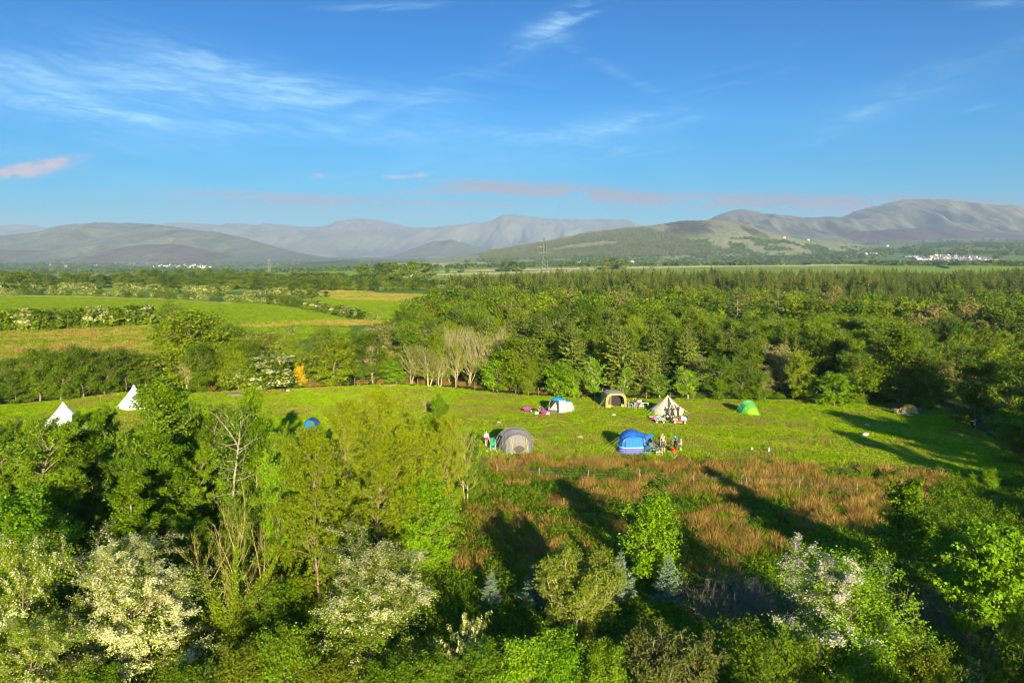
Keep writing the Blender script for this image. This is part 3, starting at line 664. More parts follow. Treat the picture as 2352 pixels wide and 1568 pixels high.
def plant(name, d, loc, rz=0, sc=1.0, label=None, cat='tree', group=None, parts=True, sz=None):
    if not parts:
        if 'one' not in d: d['one'] = merged(d, name + '_mesh')
        o = add(name, d['one'], None, loc, rz); o.scale = (sc, sc, sz or sc); return tag(o, label, cat, group)
    e = empty(name, loc, rz, label, cat, group); e.scale = (sc, sc, sz or sc)
    for k, me in d.items():
        if k != 'one' and me is not None and hasattr(me, 'vertices'): add(k, me, e)
    return e
def scatter(name, pts, rot, scl, meshes, kind='stuff', pick=None, seed=0, label=None, cat=None):
    """countless small plants as one object: instances of a few meshes on points"""
    rng = np.random.default_rng(seed); n = len(pts)
    coll = bpy.data.collections.new(name + '_kinds')
    for i, me in enumerate(meshes):
        o = bpy.data.objects.new('%s_kind_%02d' % (name, i), me); coll.objects.link(o)
    me = bpy.data.meshes.new(name); me.vertices.add(n); me.vertices.foreach_set('co', np.asarray(pts, np.float32).ravel())
    a = me.attributes.new('rot', 'FLOAT_VECTOR', 'POINT'); a.data.foreach_set('vector', np.asarray(rot, np.float32).ravel())
    a = me.attributes.new('scl', 'FLOAT_VECTOR', 'POINT'); s3 = np.asarray(scl, np.float32); s3 = np.repeat(s3[:, None], 3, 1) if s3.ndim == 1 else s3; a.data.foreach_set('vector', s3.ravel())
    a = me.attributes.new('idx', 'INT', 'POINT'); a.data.foreach_set('value', np.asarray(rng.integers(0, len(meshes), n) if pick is None else pick, np.int32))
    o = add(name, me)
    ng = bpy.data.node_groups.new(name + '_spread', 'GeometryNodeTree')
    ng.interface.new_socket('Geometry', in_out='INPUT', socket_type='NodeSocketGeometry'); ng.interface.new_socket('Geometry', in_out='OUTPUT', socket_type='NodeSocketGeometry')
    gi = ng.nodes.new('NodeGroupInput'); go = ng.nodes.new('NodeGroupOutput'); ip = ng.nodes.new('GeometryNodeInstanceOnPoints'); ci = ng.nodes.new('GeometryNodeCollectionInfo')
    ci.inputs['Collection'].default_value = coll; ci.inputs['Separate Children'].default_value = True; ci.inputs['Reset Children'].default_value = True
    def na(nm, ty):
        q = ng.nodes.new('GeometryNodeInputNamedAttribute'); q.data_type = ty; q.inputs['Name'].default_value = nm; return q.outputs[0]
    L = ng.links.new
    L(gi.outputs[0], ip.inputs['Points']); L(ci.outputs[0], ip.inputs['Instance']); ip.inputs['Pick Instance'].default_value = True
    L(na('idx', 'INT'), ip.inputs['Instance Index']); L(na('rot', 'FLOAT_VECTOR'), ip.inputs['Rotation']); L(na('scl', 'FLOAT_VECTOR'), ip.inputs['Scale']); L(ip.outputs[0], go.inputs[0])
    md = o.modifiers.new('spread', 'NODES'); md.node_group = ng
    tag(o, label, cat, None, kind); return o

# barks and leaves
BARK = paint('bark', (.24, .185, .11), .9, .35, 6); BIRCHB = paint('birch_bark', (.24, .17, .09), .8, .4, 7); DEADW = paint('dead_wood', (.30, .23, .13), .85, .3, 6); PALEB = paint('pale_bark', (.42, .34, .20), .85, .3, 6)
LF = dict(
 birch=leafmat('birch_leaf', (.13, .18, .002), (.32, .37, .005)),
 alder=leafmat('alder_leaf', (.075, .16, .002), (.24, .35, .005), gloss=.35),
 deep=leafmat('deep_green_leaf', (.06, .125, .003), (.19, .27, .006)),
 bright=leafmat('bright_leaf', (.11, .25, .002), (.28, .44, .005), gloss=.3),
 olive=leafmat('olive_leaf', (.10, .14, .003), (.25, .28, .010)),
 wood=leafmat('woodland_leaf', (.08, .145, .002), (.28, .36, .005), obj_var=.6),
 haw=leafmat('hawthorn_leaf', (.10, .18, .004), (.27, .36, .008)),
 catkin=leafmat('catkin_leaf', (.16, .215, .008), (.35, .39, .04), dry=(.44, .40, .11)),
 tanleaf=leafmat('late_leaf', (.17, .17, .03), (.36, .32, .09)),
 spruceb=leafmat('blue_spruce_needle', (.10, .18, .09), (.26, .35, .19), trans=.1, gloss=.3),
 spruce=leafmat('spruce_needle', (.028, .055, .005), (.15, .185, .016), trans=.1, obj_var=.6),
 spruceg=leafmat('spruce_pale_needle', (.08, .12, .018), (.19, .22, .04), trans=.1, obj_var=.6),
 ivy=leafmat('ivy_leaf', (.12, .19, .005), (.30, .36, .012), gloss=.45),
 gorse=leafmat('gorse_sprig', (.06, .11, .010), (.20, .19, .03), dry=(.34, .20, .05)),
 bramble=leafmat('bramble_leaf', (.05, .12, .004), (.20, .29, .008)),
 cotton=leafmat('blossom_petal', (.52, .49, .20), (.70, .65, .33), trans=.2, gloss=.1),
 tanbloom=leafmat('fading_blossom', (.52, .45, .29), (.68, .61, .41), trans=.2, gloss=.1),
 gold=leafmat('gorse_flower', (.46, .28, .008), (.66, .43, .012), trans=.2),
 copper=leafmat('copper_leaf', (.10, .055, .022), (.19, .11, .04)),
 rush=leafmat('rush_blade', (.21, .12, .020), (.53, .32, .085), trans=.3, gloss=.1),
 reed=leafmat('green_rush_blade', (.09, .15, .004), (.26, .31, .010), trans=.3, gloss=.1),
 grass=leafmat('grass_blade', (.16, .28, .002), (.36, .48, .004), trans=.4, gloss=.2, obj_var=.6),
 mown=leafmat('mown_blade', (.26, .34, .004), (.46, .52, .012), trans=.4, gloss=.2),
 field=leafmat('field_blade', (.11, .19, .003), (.25, .33, .005), trans=.4, gloss=.2, obj_var=.6),
 hay=leafmat('seeding_grass', (.22, .21, .02), (.42, .38, .07), trans=.4, gloss=.1, obj_var=.6),
 twig=leafmat('dead_twig', (.15, .11, .075), (.30, .23, .15), trans=.0))
# ------------------------------------------------------------------ people: one continuous body each, dressed
SKIN = paint('skin', (.55, .33, .22), .55, .06); EYE = paint('eye', (.03, .02, .02), .3, .05)
def grown(verts, edges, radii, sub=1):
    """grow a smooth skin over a stick figure and keep the surface"""
    me = bpy.data.meshes.new('sticks'); me.from_pydata(verts, edges, []); o = bpy.data.objects.new('sticks', me); COL.objects.link(o)
    o.modifiers.new('Skin', 'SKIN'); sv = me.skin_vertices[0].data
    for i, r in enumerate(radii): sv[i].radius = (r, r) if not isinstance(r, tuple) else r; sv[i].use_root = (i == 0)
    ss = o.modifiers.new('sub', 'SUBSURF'); ss.levels = sub; ss.render_levels = sub
    dg = bpy.context.evaluated_depsgraph_get(); dg.update(); m2 = bpy.data.meshes.new_from_object(o.evaluated_get(dg)); bpy.data.objects.remove(o); bpy.data.meshes.remove(me)
    V = [tuple(v.co) for v in m2.vertices]; Fs = [tuple(p.vertices) for p in m2.polygons]; bpy.data.meshes.remove(m2); return V, Fs
def person(label, loc, rz, h, pose, top, bottom, hair, sleeve=.3, leg=.45, shoes=(.5, .5, .5), dress=False, hairlen=.1, group=None, kid=False, skirt=0.0, bulk=1.0):
    """faces its own -y; pose: joints moved from standing"""
    J = dict(pel=(0, 0, .95), wai=(0, 0, 1.10), che=(0, -.01, 1.30), nec=(0, .01, 1.45), hea=(0, -.01, 1.56),
             hpl=(.085, 0, .90), knl=(.10, -.01, .50), anl=(.10, .02, .09), tol=(.11, -.14, .035), hpr=(-.085, 0, .90), knr=(-.10, -.01, .50), anr=(-.10, .02, .09), tor=(-.11, -.14, .035),
             shl=(.17, .01, 1.39), ell=(.22, .03, 1.11), wrl=(.23, -.04, .87), hal=(.23, -.06, .79), shr=(-.17, .01, 1.39), elr=(-.22, .03, 1.11), wrr=(-.23, -.04, .87), har=(-.23, -.06, .79))
    J.update(pose); k = h / 1.70; J = {a: Vector(b) * k for a, b in J.items()}
    Rr = dict(pel=.125, wai=.115, che=.125, nec=.055, hea=.05, hpl=.09, knl=.062, anl=.042, tol=.032, hpr=.09, knr=.062, anr=.042, tor=.032, shl=.062, ell=.042, wrl=.03, hal=.034, shr=.062, elr=.042, wrr=.03, har=.034)
    Rr = {a: b * k * bulk for a, b in Rr.items()}
    E = [('pel', 'wai'), ('wai', 'che'), ('che', 'nec'), ('nec', 'hea')] + [e for s in 'lr' for e in (('pel', 'hp' + s), ('hp' + s, 'kn' + s), ('kn' + s, 'an' + s), ('an' + s, 'to' + s), ('che', 'sh' + s), ('sh' + s, 'el' + s), ('el' + s, 'wr' + s), ('wr' + s, 'ha' + s))]
    def part(edges, grow_, extra=None):
        names = []; [names.append(n) for e in edges for n in e if n not in names]
        P = {n: J[n].copy() for n in names}
        if extra: P.update(extra)
        return grown([tuple(P[n]) for n in names], [(names.index(a), names.index(b)) for a, b in edges], [Rr.get(n, .05 * k) * grow_ for n in names])
    root = empty('person', loc, rz, label, 'person', group)
    m = MB(); V, Fs = part(E, 1.0); m.raw(V, Fs, 0)
    up = (J['hea'] - J['nec']).normalized(); hc = J['hea'] + up * .055 * k; kk = k * (1.12 if kid else 1.0)
    m.ball(hc, (.078 * kk, .095 * kk, .112 * kk), 14, 10, 0)
    m.ball(hc + Vector((0, -.095, -.012)) * kk, (.014 * kk, .022 * kk, .024 * kk), 6, 5, 0)               # nose
    m.ball(hc + Vector((0, -.085, -.055)) * kk, (.026 * kk, .012 * kk, .008 * kk), 6, 4, 1)              # mouth
    for s in (-1, 1):
        m.ball(hc + Vector((s * .078, .005, -.005)) * kk, (.012 * kk, .022 * kk, .03 * kk), 6, 5, 0)     # ears
        m.ball(hc + Vector((s * .030, -.084, .012)) * kk, (.011 * kk, .008 * kk, .008 * kk), 6, 4, 1)    # eyes
    for s in 'lr':                                                                                       # fingers close a little round what the hand does
        d = (J['ha' + s] - J['wr' + s]).normalized(); a = d.orthogonal().normalized(); b = d.cross(a); p = J['ha' + s]
        for q, (o_, ln) in enumerate(((-.026, .068), (-.009, .078), (.009, .072), (.025, .056))):
            st = p + a * o_ * k; md = st + d * ln * .55 * k; m.tube([st, md, md + (d * .75 + b * .6) * ln * .5 * k], [.009 * k, .008 * k, .006 * k], 5, 0)
        st = p - d * .03 * k - a * .03 * k; m.tube([st, st + (d * .4 - a) * .03 * k, st + (d * 1.2 - a) * .045 * k], [.011 * k, .009 * k, .007 * k], 5, 0)
    m.build('body', [SKIN, EYE], root, True)
    def cut(a, b, t): return J[a].lerp(J[b], t)
    te = [('wai', 'pel'), ('pel', 'hpl'), ('pel', 'hpr'), ('wai', 'che'), ('che', 'nec')]; ex = {'nec': J['che'].lerp(J['nec'], .9), 'hpl': J['pel'].lerp(J['hpl'], .75), 'hpr': J['pel'].lerp(J['hpr'], .75)}
    for s in 'lr':
        te += [('che', 'sh' + s)]
        if sleeve > .5: te += [('sh' + s, 'el' + s), ('el' + s, 'wr' + s)]; ex['wr' + s] = cut('el' + s, 'wr' + s, (sleeve - .5) * 2)
        else: te += [('sh' + s, 'el' + s)]; ex['el' + s] = cut('sh' + s, 'el' + s, max(.2, sleeve * 2))
    V, Fs = part(te, 1.24, ex); MB().raw(V, Fs).build('top', cloth('cloth_%d_%d_%d' % tuple(int(c * 99) for c in top), top, 0), root, True)
    be = [('wai', 'pel')]; ex = {'wai': J['pel'].lerp(J['wai'], .8)}
    for s in 'lr':
        be += [('pel', 'hp' + s), ('hp' + s, 'kn' + s)]
        if leg > .55: be += [('kn' + s, 'an' + s)]; ex['an' + s] = cut('kn' + s, 'an' + s, min(1, (leg - .5) * 2))
        else: ex['kn' + s] = cut('hp' + s, 'kn' + s, leg * 2)
    V, Fs = part(be, 1.20 if leg > .55 else 1.28, ex); MB().raw(V, Fs).build('trousers' if leg > .55 else 'shorts', cloth('cloth_%d_%d_%d' % tuple(int(c * 99) for c in bottom), bottom, 0), root, True)
    if skirt:
        rows = [[tuple(Vector((math.cos(t) * r * k, math.sin(t) * r * .8 * k, z * k)) + Vector((J['pel'].x, J['pel'].y, 0))) for t in np.linspace(0, 2 * PI, 15)[:-1]] for r, z in ((.15, 1.12), (.18, .95), (.21, .75), (.225, skirt))]
        MB().grid(rows, closed=True).build('skirt', cloth('cloth_%d_%d_%d' % tuple(int(c * 99) for c in top), top, 0), root, True)
    for s in 'lr':
        d = J['to' + s] - J['an' + s]; sm = MB(); a = J['an' + s] + Vector((0, .03 * k, -.03 * k)); t_ = J['to' + s] + Vector((0, -.03 * k, 0))
        sm.tube([a, a.lerp(t_, .5), t_], [.052 * k, .048 * k, .034 * k], 7); sm.build('shoe', paint('shoe_%d_%d_%d' % tuple(int(c * 99) for c in shoes), shoes, .6), root, True)
    hm = MB(); hcap = hc + up * .018 * kk + Vector((0, .018, 0)) * kk; hm.ball(hcap, (.088 * kk, .102 * kk, .108 * kk), 12, 9)
    if hairlen > .12:
        b0 = hc + Vector((0, .085 * kk, 0)); hm.tube([b0 + up * .03 * kk, b0 - Vector((0, -.02, hairlen * .5)) * kk, b0 - Vector((0, -.01, hairlen)) * kk], [.062 * kk, .06 * kk, .02 * kk], 8)
    hm.build('hair', paint('hair_%d_%d' % (int(hair[0] * 99), int(hair[1] * 99)), hair, .6, .2, 20), root, True)
    return root
def lean(p, ang, s=1):
    """bend the upper body forward about the hips"""
    out = {}
    base = dict(wai=(0, 0, 1.10), che=(0, -.01, 1.30), nec=(0, .01, 1.45), hea=(0, -.01, 1.56), shl=(.17, .01, 1.39), shr=(-.17, .01, 1.39))
    for n, q in base.items():
        v = Vector(q) - Vector((0, 0, .95)); v.rotate(Matrix.Rotation(ang, 3, 'X')); out[n] = tuple(v + Vector((0, 0, .95)))
    out.update(p); return out
def hgt(x, fy, hy): P = GT(x, fy); return P, ztop(P, x, hy) - P.z
def folk(label, x, fy, hy, rz, pose, *a, h=None, **k):
    P, hh = hgt(x, fy, hy); return person(label, P - Vector((0, 0, .02)), rz, h or hh, pose, *a, **k)
folk('blonde woman in a white top and pink shorts walking away by the green camp chairs', 1117, 1023, 990, R(172), dict(knl=(.09, -.10, .52), anl=(.09, .02, .12), knr=(-.08, .0, .50), anr=(-.08, .20, .12), tor=(-.09, .08, .05), tol=(.1, -.13, .035), ell=(.25, .05, 1.13), wrl=(.21, -.10, .96), hal=(.18, -.14, .92), elr=(-.25, .05, 1.13), wrr=(-.24, .02, .90), har=(-.24, .0, .82)), (.78, .74, .68), (.85, .02, .20), (.55, .40, .20), sleeve=.95, leg=.34, shoes=(.8, .8, .78), hairlen=.26)
folk('dark haired woman in grey top and maroon shorts by the cream tent', 1261, 953, 931.5, R(60), dict(ell=(.22, -.03, 1.13), wrl=(.14, -.24, 1.12), hal=(.10, -.30, 1.13), elr=(-.22, -.03, 1.13), wrr=(-.14, -.24, 1.08), har=(-.10, -.30, 1.08), knl=(.09, -.05, .5)), (.24, .23, .27), (.16, .04, .06), (.09, .045, .025), sleeve=.35, leg=.42, shoes=(.7, .68, .65), hairlen=.3)
folk('person in maroon bent double over a pink wheelbarrow by the cream and blue tent', 1246.5, 952, 934, R(-62), lean(dict(ell=(.20, -.50, .85), wrl=(.15, -.52, .60), hal=(.14, -.54, .52), elr=(-.20, -.50, .85), wrr=(-.15, -.52, .60), har=(-.14, -.54, .52)), R(72)), (.20, .05, .09), (.10, .12, .16), (.11, .06, .03), sleeve=.5, leg=.9, shoes=(.3, .3, .3), h=1.66)
folk('red haired woman in black top and lilac trousers beside the khaki tent', 1459, 939, 913.5, R(165), dict(ell=(.36, -.06, 1.48), wrl=(.20, -.09, 1.62), hal=(.13, -.06, 1.64), elr=(-.33, .02, 1.22), wrr=(-.30, -.14, 1.05), har=(-.27, -.2, 1.03)), (.02, .02, .024), (.34, .22, .38), (.36, .12, .05), sleeve=.3, leg=.95, shoes=(.75, .73, .7), hairlen=.3, bulk=1.06)
folk('person in a black dress, back turned, before the cream bell tent', 1544, 963, 930.5, R(175), dict(ell=(.27, .02, 1.14), elr=(-.27, .02, 1.14), wrl=(.24, -.08, .93), wrr=(-.24, -.08, .93), hal=(.23, -.12, .86), har=(-.23, -.12, .86)), (.012, .012, .014), (.012, .012, .014), (.08, .05, .03), sleeve=.42, leg=.5, shoes=(.30, .30, .32), skirt=.52, bulk=1.2, h=1.78)
folk('long haired woman in black reaching out to the person in the black dress', 1558, 957.5, 930.5, R(-70), dict(ell=(.16, -.22, 1.25), wrl=(.10, -.46, 1.20), hal=(.09, -.55, 1.20), elr=(-.22, .0, 1.12), wrr=(-.2, -.14, .98), har=(-.18, -.2, .97)), (.016, .016, .02), (.07, .08, .12), (.07, .035, .02), sleeve=.95, leg=1, shoes=(.05, .05, .05), hairlen=.42, h=1.68)
folk('teenager in a dark green T-shirt and grey shorts standing right of the blue tent', 1523, 1040.5, 1001, R(0), dict(ell=(.25, .02, 1.12), elr=(-.25, .02, 1.12), wrl=(.25, -.02, .88), wrr=(-.26, -.02, .88), hal=(.25, -.03, .80), har=(-.26, -.03, .80)), (.025, .09, .055), (.05, .045, .05), (.22, .09, .04), sleeve=.32, leg=.45, shoes=(.06, .06, .06))
folk('blond haired person half hidden behind the teenager in dark green', 1521.5, 1030, 994.6, R(150), dict(), (.58, .40, .30), (.08, .08, .1), (.50, .32, .15), sleeve=.2, leg=.45, shoes=(.4, .4, .4), hairlen=.2)
folk('man in a teal jumper and black trousers looking down at the red bucket', 1552, 1030, 993.5, R(-38), lean(dict(ell=(.24, -.14, 1.14), wrl=(.12, -.30, 1.02), hal=(.07, -.36, 1.02), elr=(-.25, -.08, 1.12), wrr=(-.24, -.20, .90), har=(-.24, -.24, .83), hea=(0, -.24, 1.50), knl=(.13, -.08, .5), anl=(.15, -.06, .09), tol=(.17, -.22, .035), anr=(-.14, .06, .09), knr=(-.13, .0, .5)), R(14)), (.0, .22, .26), (.02, .02, .025), (.05, .025, .015), sleeve=.96, leg=1, shoes=(.5, .5, .52), h=1.74)
folk('small child in a white T-shirt and grey shorts holding a red beaker', 1563.5, 1037.5, 1007, R(-75), dict(ell=(.2, -.06, 1.14), wrl=(.15, -.26, 1.06), hal=(.13, -.32, 1.07), elr=(-.2, -.06, 1.14), wrr=(-.15, -.26, 1.06), har=(-.13, -.32, 1.07), knl=(.11, -.14, .5), anl=(.11, -.16, .09), tol=(.12, -.31, .035), knr=(-.11, .04, .5), anr=(-.11, .2, .1), tor=(-.12, .06, .04)), (.80, .78, .74), (.13, .15, .18), (.42, .26, .12), sleeve=.3, leg=.42, shoes=(.55, .5, .5), kid=True)
folk('person in black sitting on the grass at the left side of the orange dome tent', 2072, 950, 939, R(60), dict(pel=(0, .1, .12), wai=(0, .17, .26), che=(0, .24, .45), nec=(0, .26, .60), hea=(0, .22, .71), hpl=(.09, .05, .12), hpr=(-.09, .05, .12), knl=(.12, -.30, .30), anl=(.13, -.62, .09), tol=(.14, -.70, .16), knr=(-.12, -.34, .22), anr=(-.13, -.72, .08), tor=(-.14, -.80, .15), shl=(.17, .25, .53), shr=(-.17, .25, .53), ell=(.25, .34, .28), wrl=(.26, .40, .06), hal=(.27, .42, .03), elr=(-.25, .34, .28), wrr=(-.26, .40, .06), har=(-.27, .42, .03)), (.015, .015, .018), (.06, .14, .24), (.05, .03, .02), sleeve=.95, leg=1, shoes=(.3, .3, .3), h=1.7)
# ------------------------------------------------------------------ tents
def ropes(root, lst, mat, r=.011, peg=True):
    for a, b in lst:
        m = MB(); A, B = Vector(a), Vector(b); s = A.lerp(B, .5) - Vector((0, 0, .03)); m.tube([A, s, B], r, 4)
        if peg: m.tube([B + Vector((0, 0, .06)), B - Vector((0, 0, .1))], r * 1.4, 4)
        m.build('guy_rope', mat, root)
LIME = paint('lime_cord', (.45, .55, .03), .5, .05); WHITEC = paint('white_cord', (.75, .73, .6), .6, .05); GREENC = paint('pale_green_cord', (.35, .55, .25), .5)
def hoop(y, hw, h, n=19, pw=2.1, x0=0.0, z0=0.0, a0=0.0):
    out = []
    for t in np.linspace(a0, PI - a0, n):
        c, s = math.cos(t), math.sin(t); out.append((x0 + hw * math.copysign(abs(c) ** (2 / pw), c), y, z0 + h * abs(s) ** (2 / pw)))
    return out
def lerp_rows(rows, k, bulge=0.0):
    out = []
    for A, B in zip(rows[:-1], rows[1:]):
        for i in range(k):
            f = i / k; sag = -bulge * math.sin(f * PI); out.append([tuple(np.array(a) * (1 - f) + np.array(b) * f + np.array([0, 0, sag]) * (a[2] > .2)) for a, b in zip(A, B)])
    out.append(rows[-1]); return out
def seam(pts, r, mat, root, name='seam'): return MB().tube(pts, r, 5).build(name, mat, root, True)
DARKIN = paint('dark_tent_inside', (.02, .018, .015), .9)  # near-black sheet colour standing in for the unlit tent interior
# grey tunnel tent
P = GT(1190, 1041); t = empty('tunnel_tent', P, R(5), 'large grey tunnel tent with lime guy ropes and an eye shaped window', 'tent')
GREYT = cloth('grey_tent', (.25, .222, .185), .15, .12, .5); GREYD = cloth('grey_tent_side', (.19, .178, .165), .15, .12, .5)
h3 = hoop(3.3, 2.15, 2.12, x0=-.1); h2 = hoop(2.3, 1.82, 2.05); h1 = hoop(1.15, 1.52, 1.72)
back = hoop(4.6, 1.2, .35)
MB().grid(lerp_rows([back, h3], 3, .05)).build('rear_bay', GREYD, t, True)
g = lerp_rows([h3, h2], 3, .05); MB().grid([[p for p in r[:-4]] for r in g]).build('flysheet', GREYT, t, True)
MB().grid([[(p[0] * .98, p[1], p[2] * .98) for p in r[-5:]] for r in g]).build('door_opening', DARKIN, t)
MB().grid(lerp_rows([h2, h1], 4, .06)).build('middle_bay', GREYT, t, True)
low = [(1.50 - 2.95 * i / 18.0, -.12 + .10 * math.sin(i * 1.3), 0.0 + .02) for i in range(19)]
MB().grid(lerp_rows([h1, low], 6, -.02)).build('front_panel', GREYT, t, True)
for hh in (h3, h2, h1): seam(hh, .028, GREYD, t, 'pole_sleeve')
eye = [(x, .26 + .62 * zz * .55 - .06, .42 + zz * .32 * max(0, 1 - (x / .62) ** 2)) for zz in (1, -1) for x in (np.linspace(-.62, .62, 9) if zz == 1 else np.linspace(.62, -.62, 9))]
eye = [(p[0] + .15, .30 + 0, p[2] + .02)  for p in eye]
eye = [(p[0], p[2] * .735 - .115 - .12, p[2]) for p in eye]
MB().raw(eye, [tuple(range(len(eye)))]).build('window', paint('mesh_window', (.09, .07, .045), .9, .3, 40), t)
for x0, x1 in ((-.62, -.60), (.92, 1.02)): MB().raw([(x0 - .025, .85, 1.42), (x0 + .025, .85, 1.42), (x1 + .025, .10, .42), (x1 - .025, .10, .42)], [(0, 1, 2, 3)]).build('strap', LIME, t)
ropes(t, [((1.55, 1.3, 1.3), (3.1, .5, 0)), ((1.8, 2.4, 1.1), (3.5, 1.8, 0)), ((1.75, 2.5, 1.3), (3.9, 1.3, 0)), ((1.5, .6, .7), (2.9, -.1, 0))], LIME, .010)
ropes(t, [((-1.35, 1.0, 1.2), (-2.3, -.3, 0)), ((-1.75, 2.4, 1.2), (-2.6, 1.2, 0)), ((-1.9, 3.2, 1.1), (-3.0, 2.2, 0))], GREENC)
# blue porch tent
P = GT(1456, 1043); P.y += 1.5; P.z = tz(P.x, P.y); t = empty('porch_tent', P, R(4), 'blue porch tent with a violet base and a lime stripe', 'tent')
BL = cloth('blue_tent', (.012, .17, .58), .12, .08, .5); BL2 = cloth('blue_tent_roof', (.010, .13, .50), .12, .1, .5); VIO = cloth('violet_base', (.095, .105, .36), .08, .08, .3); LIMEB = paint('lime_stripe', (.45, .85, .12), .5); NAVY = paint('navy_sleeve', (.012, .02, .12), .6)
def ring(a, b, z, n=33, pw=3.6, y0=0.0): return [(a * math.copysign(abs(math.cos(q)) ** (2 / pw), math.cos(q)), y0 + b * math.copysign(abs(math.sin(q)) ** (2 / pw), math.sin(q)), z) for q in np.linspace(0, 2 * PI, n)]
lv = [(1.62, 1.5, 0, 0), (1.52, 1.40, .56, 0), (1.515, 1.395, .575, 0), (1.505, 1.385, .65, 0), (1.36, 1.26, 1.25, 0), (1.18, 1.14, 1.6, .05), (.92, .98, 1.88, .12), (.60, .78, 2.06, .2), (.28, .5, 2.14, .25), (.02, .1, 2.16, .28)]
MB().grid([ring(*lv[0][:3]), ring(*lv[1][:3])]).build('base_band', VIO, t, True); MB().grid([ring(lv[2][0] + .006, lv[2][1] + .006, .575), ring(lv[3][0] + .006, lv[3][1] + .006, .65)]).build('stripe', LIMEB, t)
MB().grid([ring(a, b, z, y0=y) for a, b, z, y in lv[3:6]]).build('wall', BL, t, True); MB().grid([ring(a, b, z, y0=y) for a, b, z, y in lv[5:]]).build('roof', BL2, t, True)
for sx in (-1, 1): seam([(sx * 1.0, -1.36, .6), (sx * .95, -1.30, 1.2), (sx * .90, -1.14, 1.62)], .016, NAVY, t)
seam([(-1.52, -.1, .7), (-1.3, -.75, 1.3), (-.9, -1.1, 1.66), (-.35, -1.1, 1.86), (.2, -1.1, 1.88), (.85, -1.1, 1.70), (1.25, -.8, 1.35), (1.50, -.3, .7)], .035, NAVY, t, 'pole_sleeve'); seam(hoop(-.05, 1.5, 2.17), .035, NAVY, t, 'pole_sleeve')
MB().grid(lerp_rows([hoop(-.9, .35, .5, 9, x0=1.0, z0=1.25), hoop(-.3, .16, .2, 9, x0=2.1, z0=1.66)], 3)).build('awning', BL2, t, True)
MB().grid([[(.2, -1.0, 1.95), (.5, -.2, 2.15), (.3, .8, 2.0)], [(1.0, -.95, 1.72), (1.2, -.1, 1.9), (1.0, .8, 1.7)], [(1.6, -.75, 1.62), (1.75, 0, 1.72), (1.5, .8, 1.5)], [(2.15, -.35, 1.70), (2.1, .2, 1.68), (1.9, .9, 1.3)]]).build('awning_fly', BL, t, True)
MB().grid([[(2.12, -.30, 1.70), (2.1, .2, 1.66)], [(1.75, -.4, .95), (1.75, .2, .9)], [(1.62, -.5, .05), (1.62, .2, .05)]]).build('side_flap', BL, t, True)
for sx in (-1, 1): MB().raw([(sx * .98, -1.275, 1.28), (sx * 1.27, -1.17, 1.27), (sx * .96, -1.165, 1.60)], [(0, 1, 2)]).build('window', paint('violet_window', (.20, .17, .36), .4), t)
MB().tube([(-1.42, -1.20, .40), (-1.35, -1.23, .43), (-1.28, -1.27, .39), (-1.2, -1.30, .38)], .012, 4).build('logo', paint('white_print', (.8, .8, .85), .6), t)
ropes(t, [((-1.38, -.3, 1.25), (-3.0, -1.3, 0)), ((-1.38, .1, 1.25), (-3.1, -.4, 0)), ((-1.3, .5, 1.4), (-3.3, .6, 0)), ((-1.5, -.4, .85), (-2.6, -1.6, 0)), ((-1.45, .4, 1.0), (-2.9, .2, 0)), ((-1.55, -.9, .35), (-1.8, -1.9, 0))], LIME, .010); ropes(t, [((1.4, -.4, 1.15), (3.1, -.6, 0)), ((1.9, .3, 1.5), (3.2, .2, 0))], LIME, .010)
# white tent with a blue cap
P = GT(1283, 949.5); P.y += 1.6; P.z = tz(P.x, P.y); t = empty('dome_tent', P, R(-8), 'cream dome tent with a bright blue roof and an open dark doorway', 'tent')
CR = cloth('cream_tent', (.58, .53, .42), .2, .06, .4); CB = cloth('blue_cap', (.01, .27, .62), .15, .06, .3)
lv = [(1.35, 1.2, 0), (1.33, 1.17, .4), (1.28, 1.1, .9), (1.15, .98, 1.35), (.98, .85, 1.62), (.66, .62, 1.82), (.34, .36, 1.92), (.02, .05, 1.95)]
def gapring(a, b, z, q0, q1, n=30, pw=2.4): return [(a * math.copysign(abs(math.cos(q)) ** (2 / pw), math.cos(q)), b * math.copysign(abs(math.sin(q)) ** (2 / pw), math.sin(q)), z) for q in np.linspace(q0, q1, n)]
MB().grid([gapring(a, b, z, R(-82), R(212)) for a, b, z in lv[:5]]).build('wall', CR, t, True)
MB().grid([gapring(a, b, z, R(-180), R(180)) for a, b, z in lv[4:]]).build('roof', CB, t, True)
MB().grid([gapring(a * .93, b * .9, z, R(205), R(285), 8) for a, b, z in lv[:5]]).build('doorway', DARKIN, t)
MB().raw([(-1.02, -.98, .42), (-.28, -1.12, .42), (-.22, -.94, 1.45)], [(0, 1, 2)]).raw([(-.26, -1.13, .42), (.0, -1.14, .42), (-.2, -.95, 1.45)], [(0, 1, 2)]).build('door_curtain', cloth('inner_cream', (.66, .55, .36), .2, .05), t)
MB().box((-.5, -1.1, .2), (.85, .06, .40)).build('inner_sill', paint('dark_blue_sill', (.06, .08, .13), .7), t)
MB().grid([[(p[0] + 1.25, p[1] + .85, p[2]) for p in ring(a, b, z, 21, 2.4)] for a, b, z in ((.85, .95, 0), (.82, .9, .5), (.72, .78, .95), (.48, .55, 1.25))]).build('bedroom', CR, t, True)
MB().grid([[(p[0] + 1.25, p[1] + .85, p[2]) for p in ring(a, b, z, 21, 2.4)] for a, b, z in ((.48, .55, 1.25), (.25, .3, 1.36), (.02, .03, 1.4))]).build('bedroom_cap', CB, t, True)
for q in (R(-80), R(-40), R(212)): seam([(a * math.cos(q) * 1.06, b * math.sin(q) * 1.06, z) for a, b, z in lv[:5]], .018, cloth('cream_seam', (.45, .42, .36), 0), t)
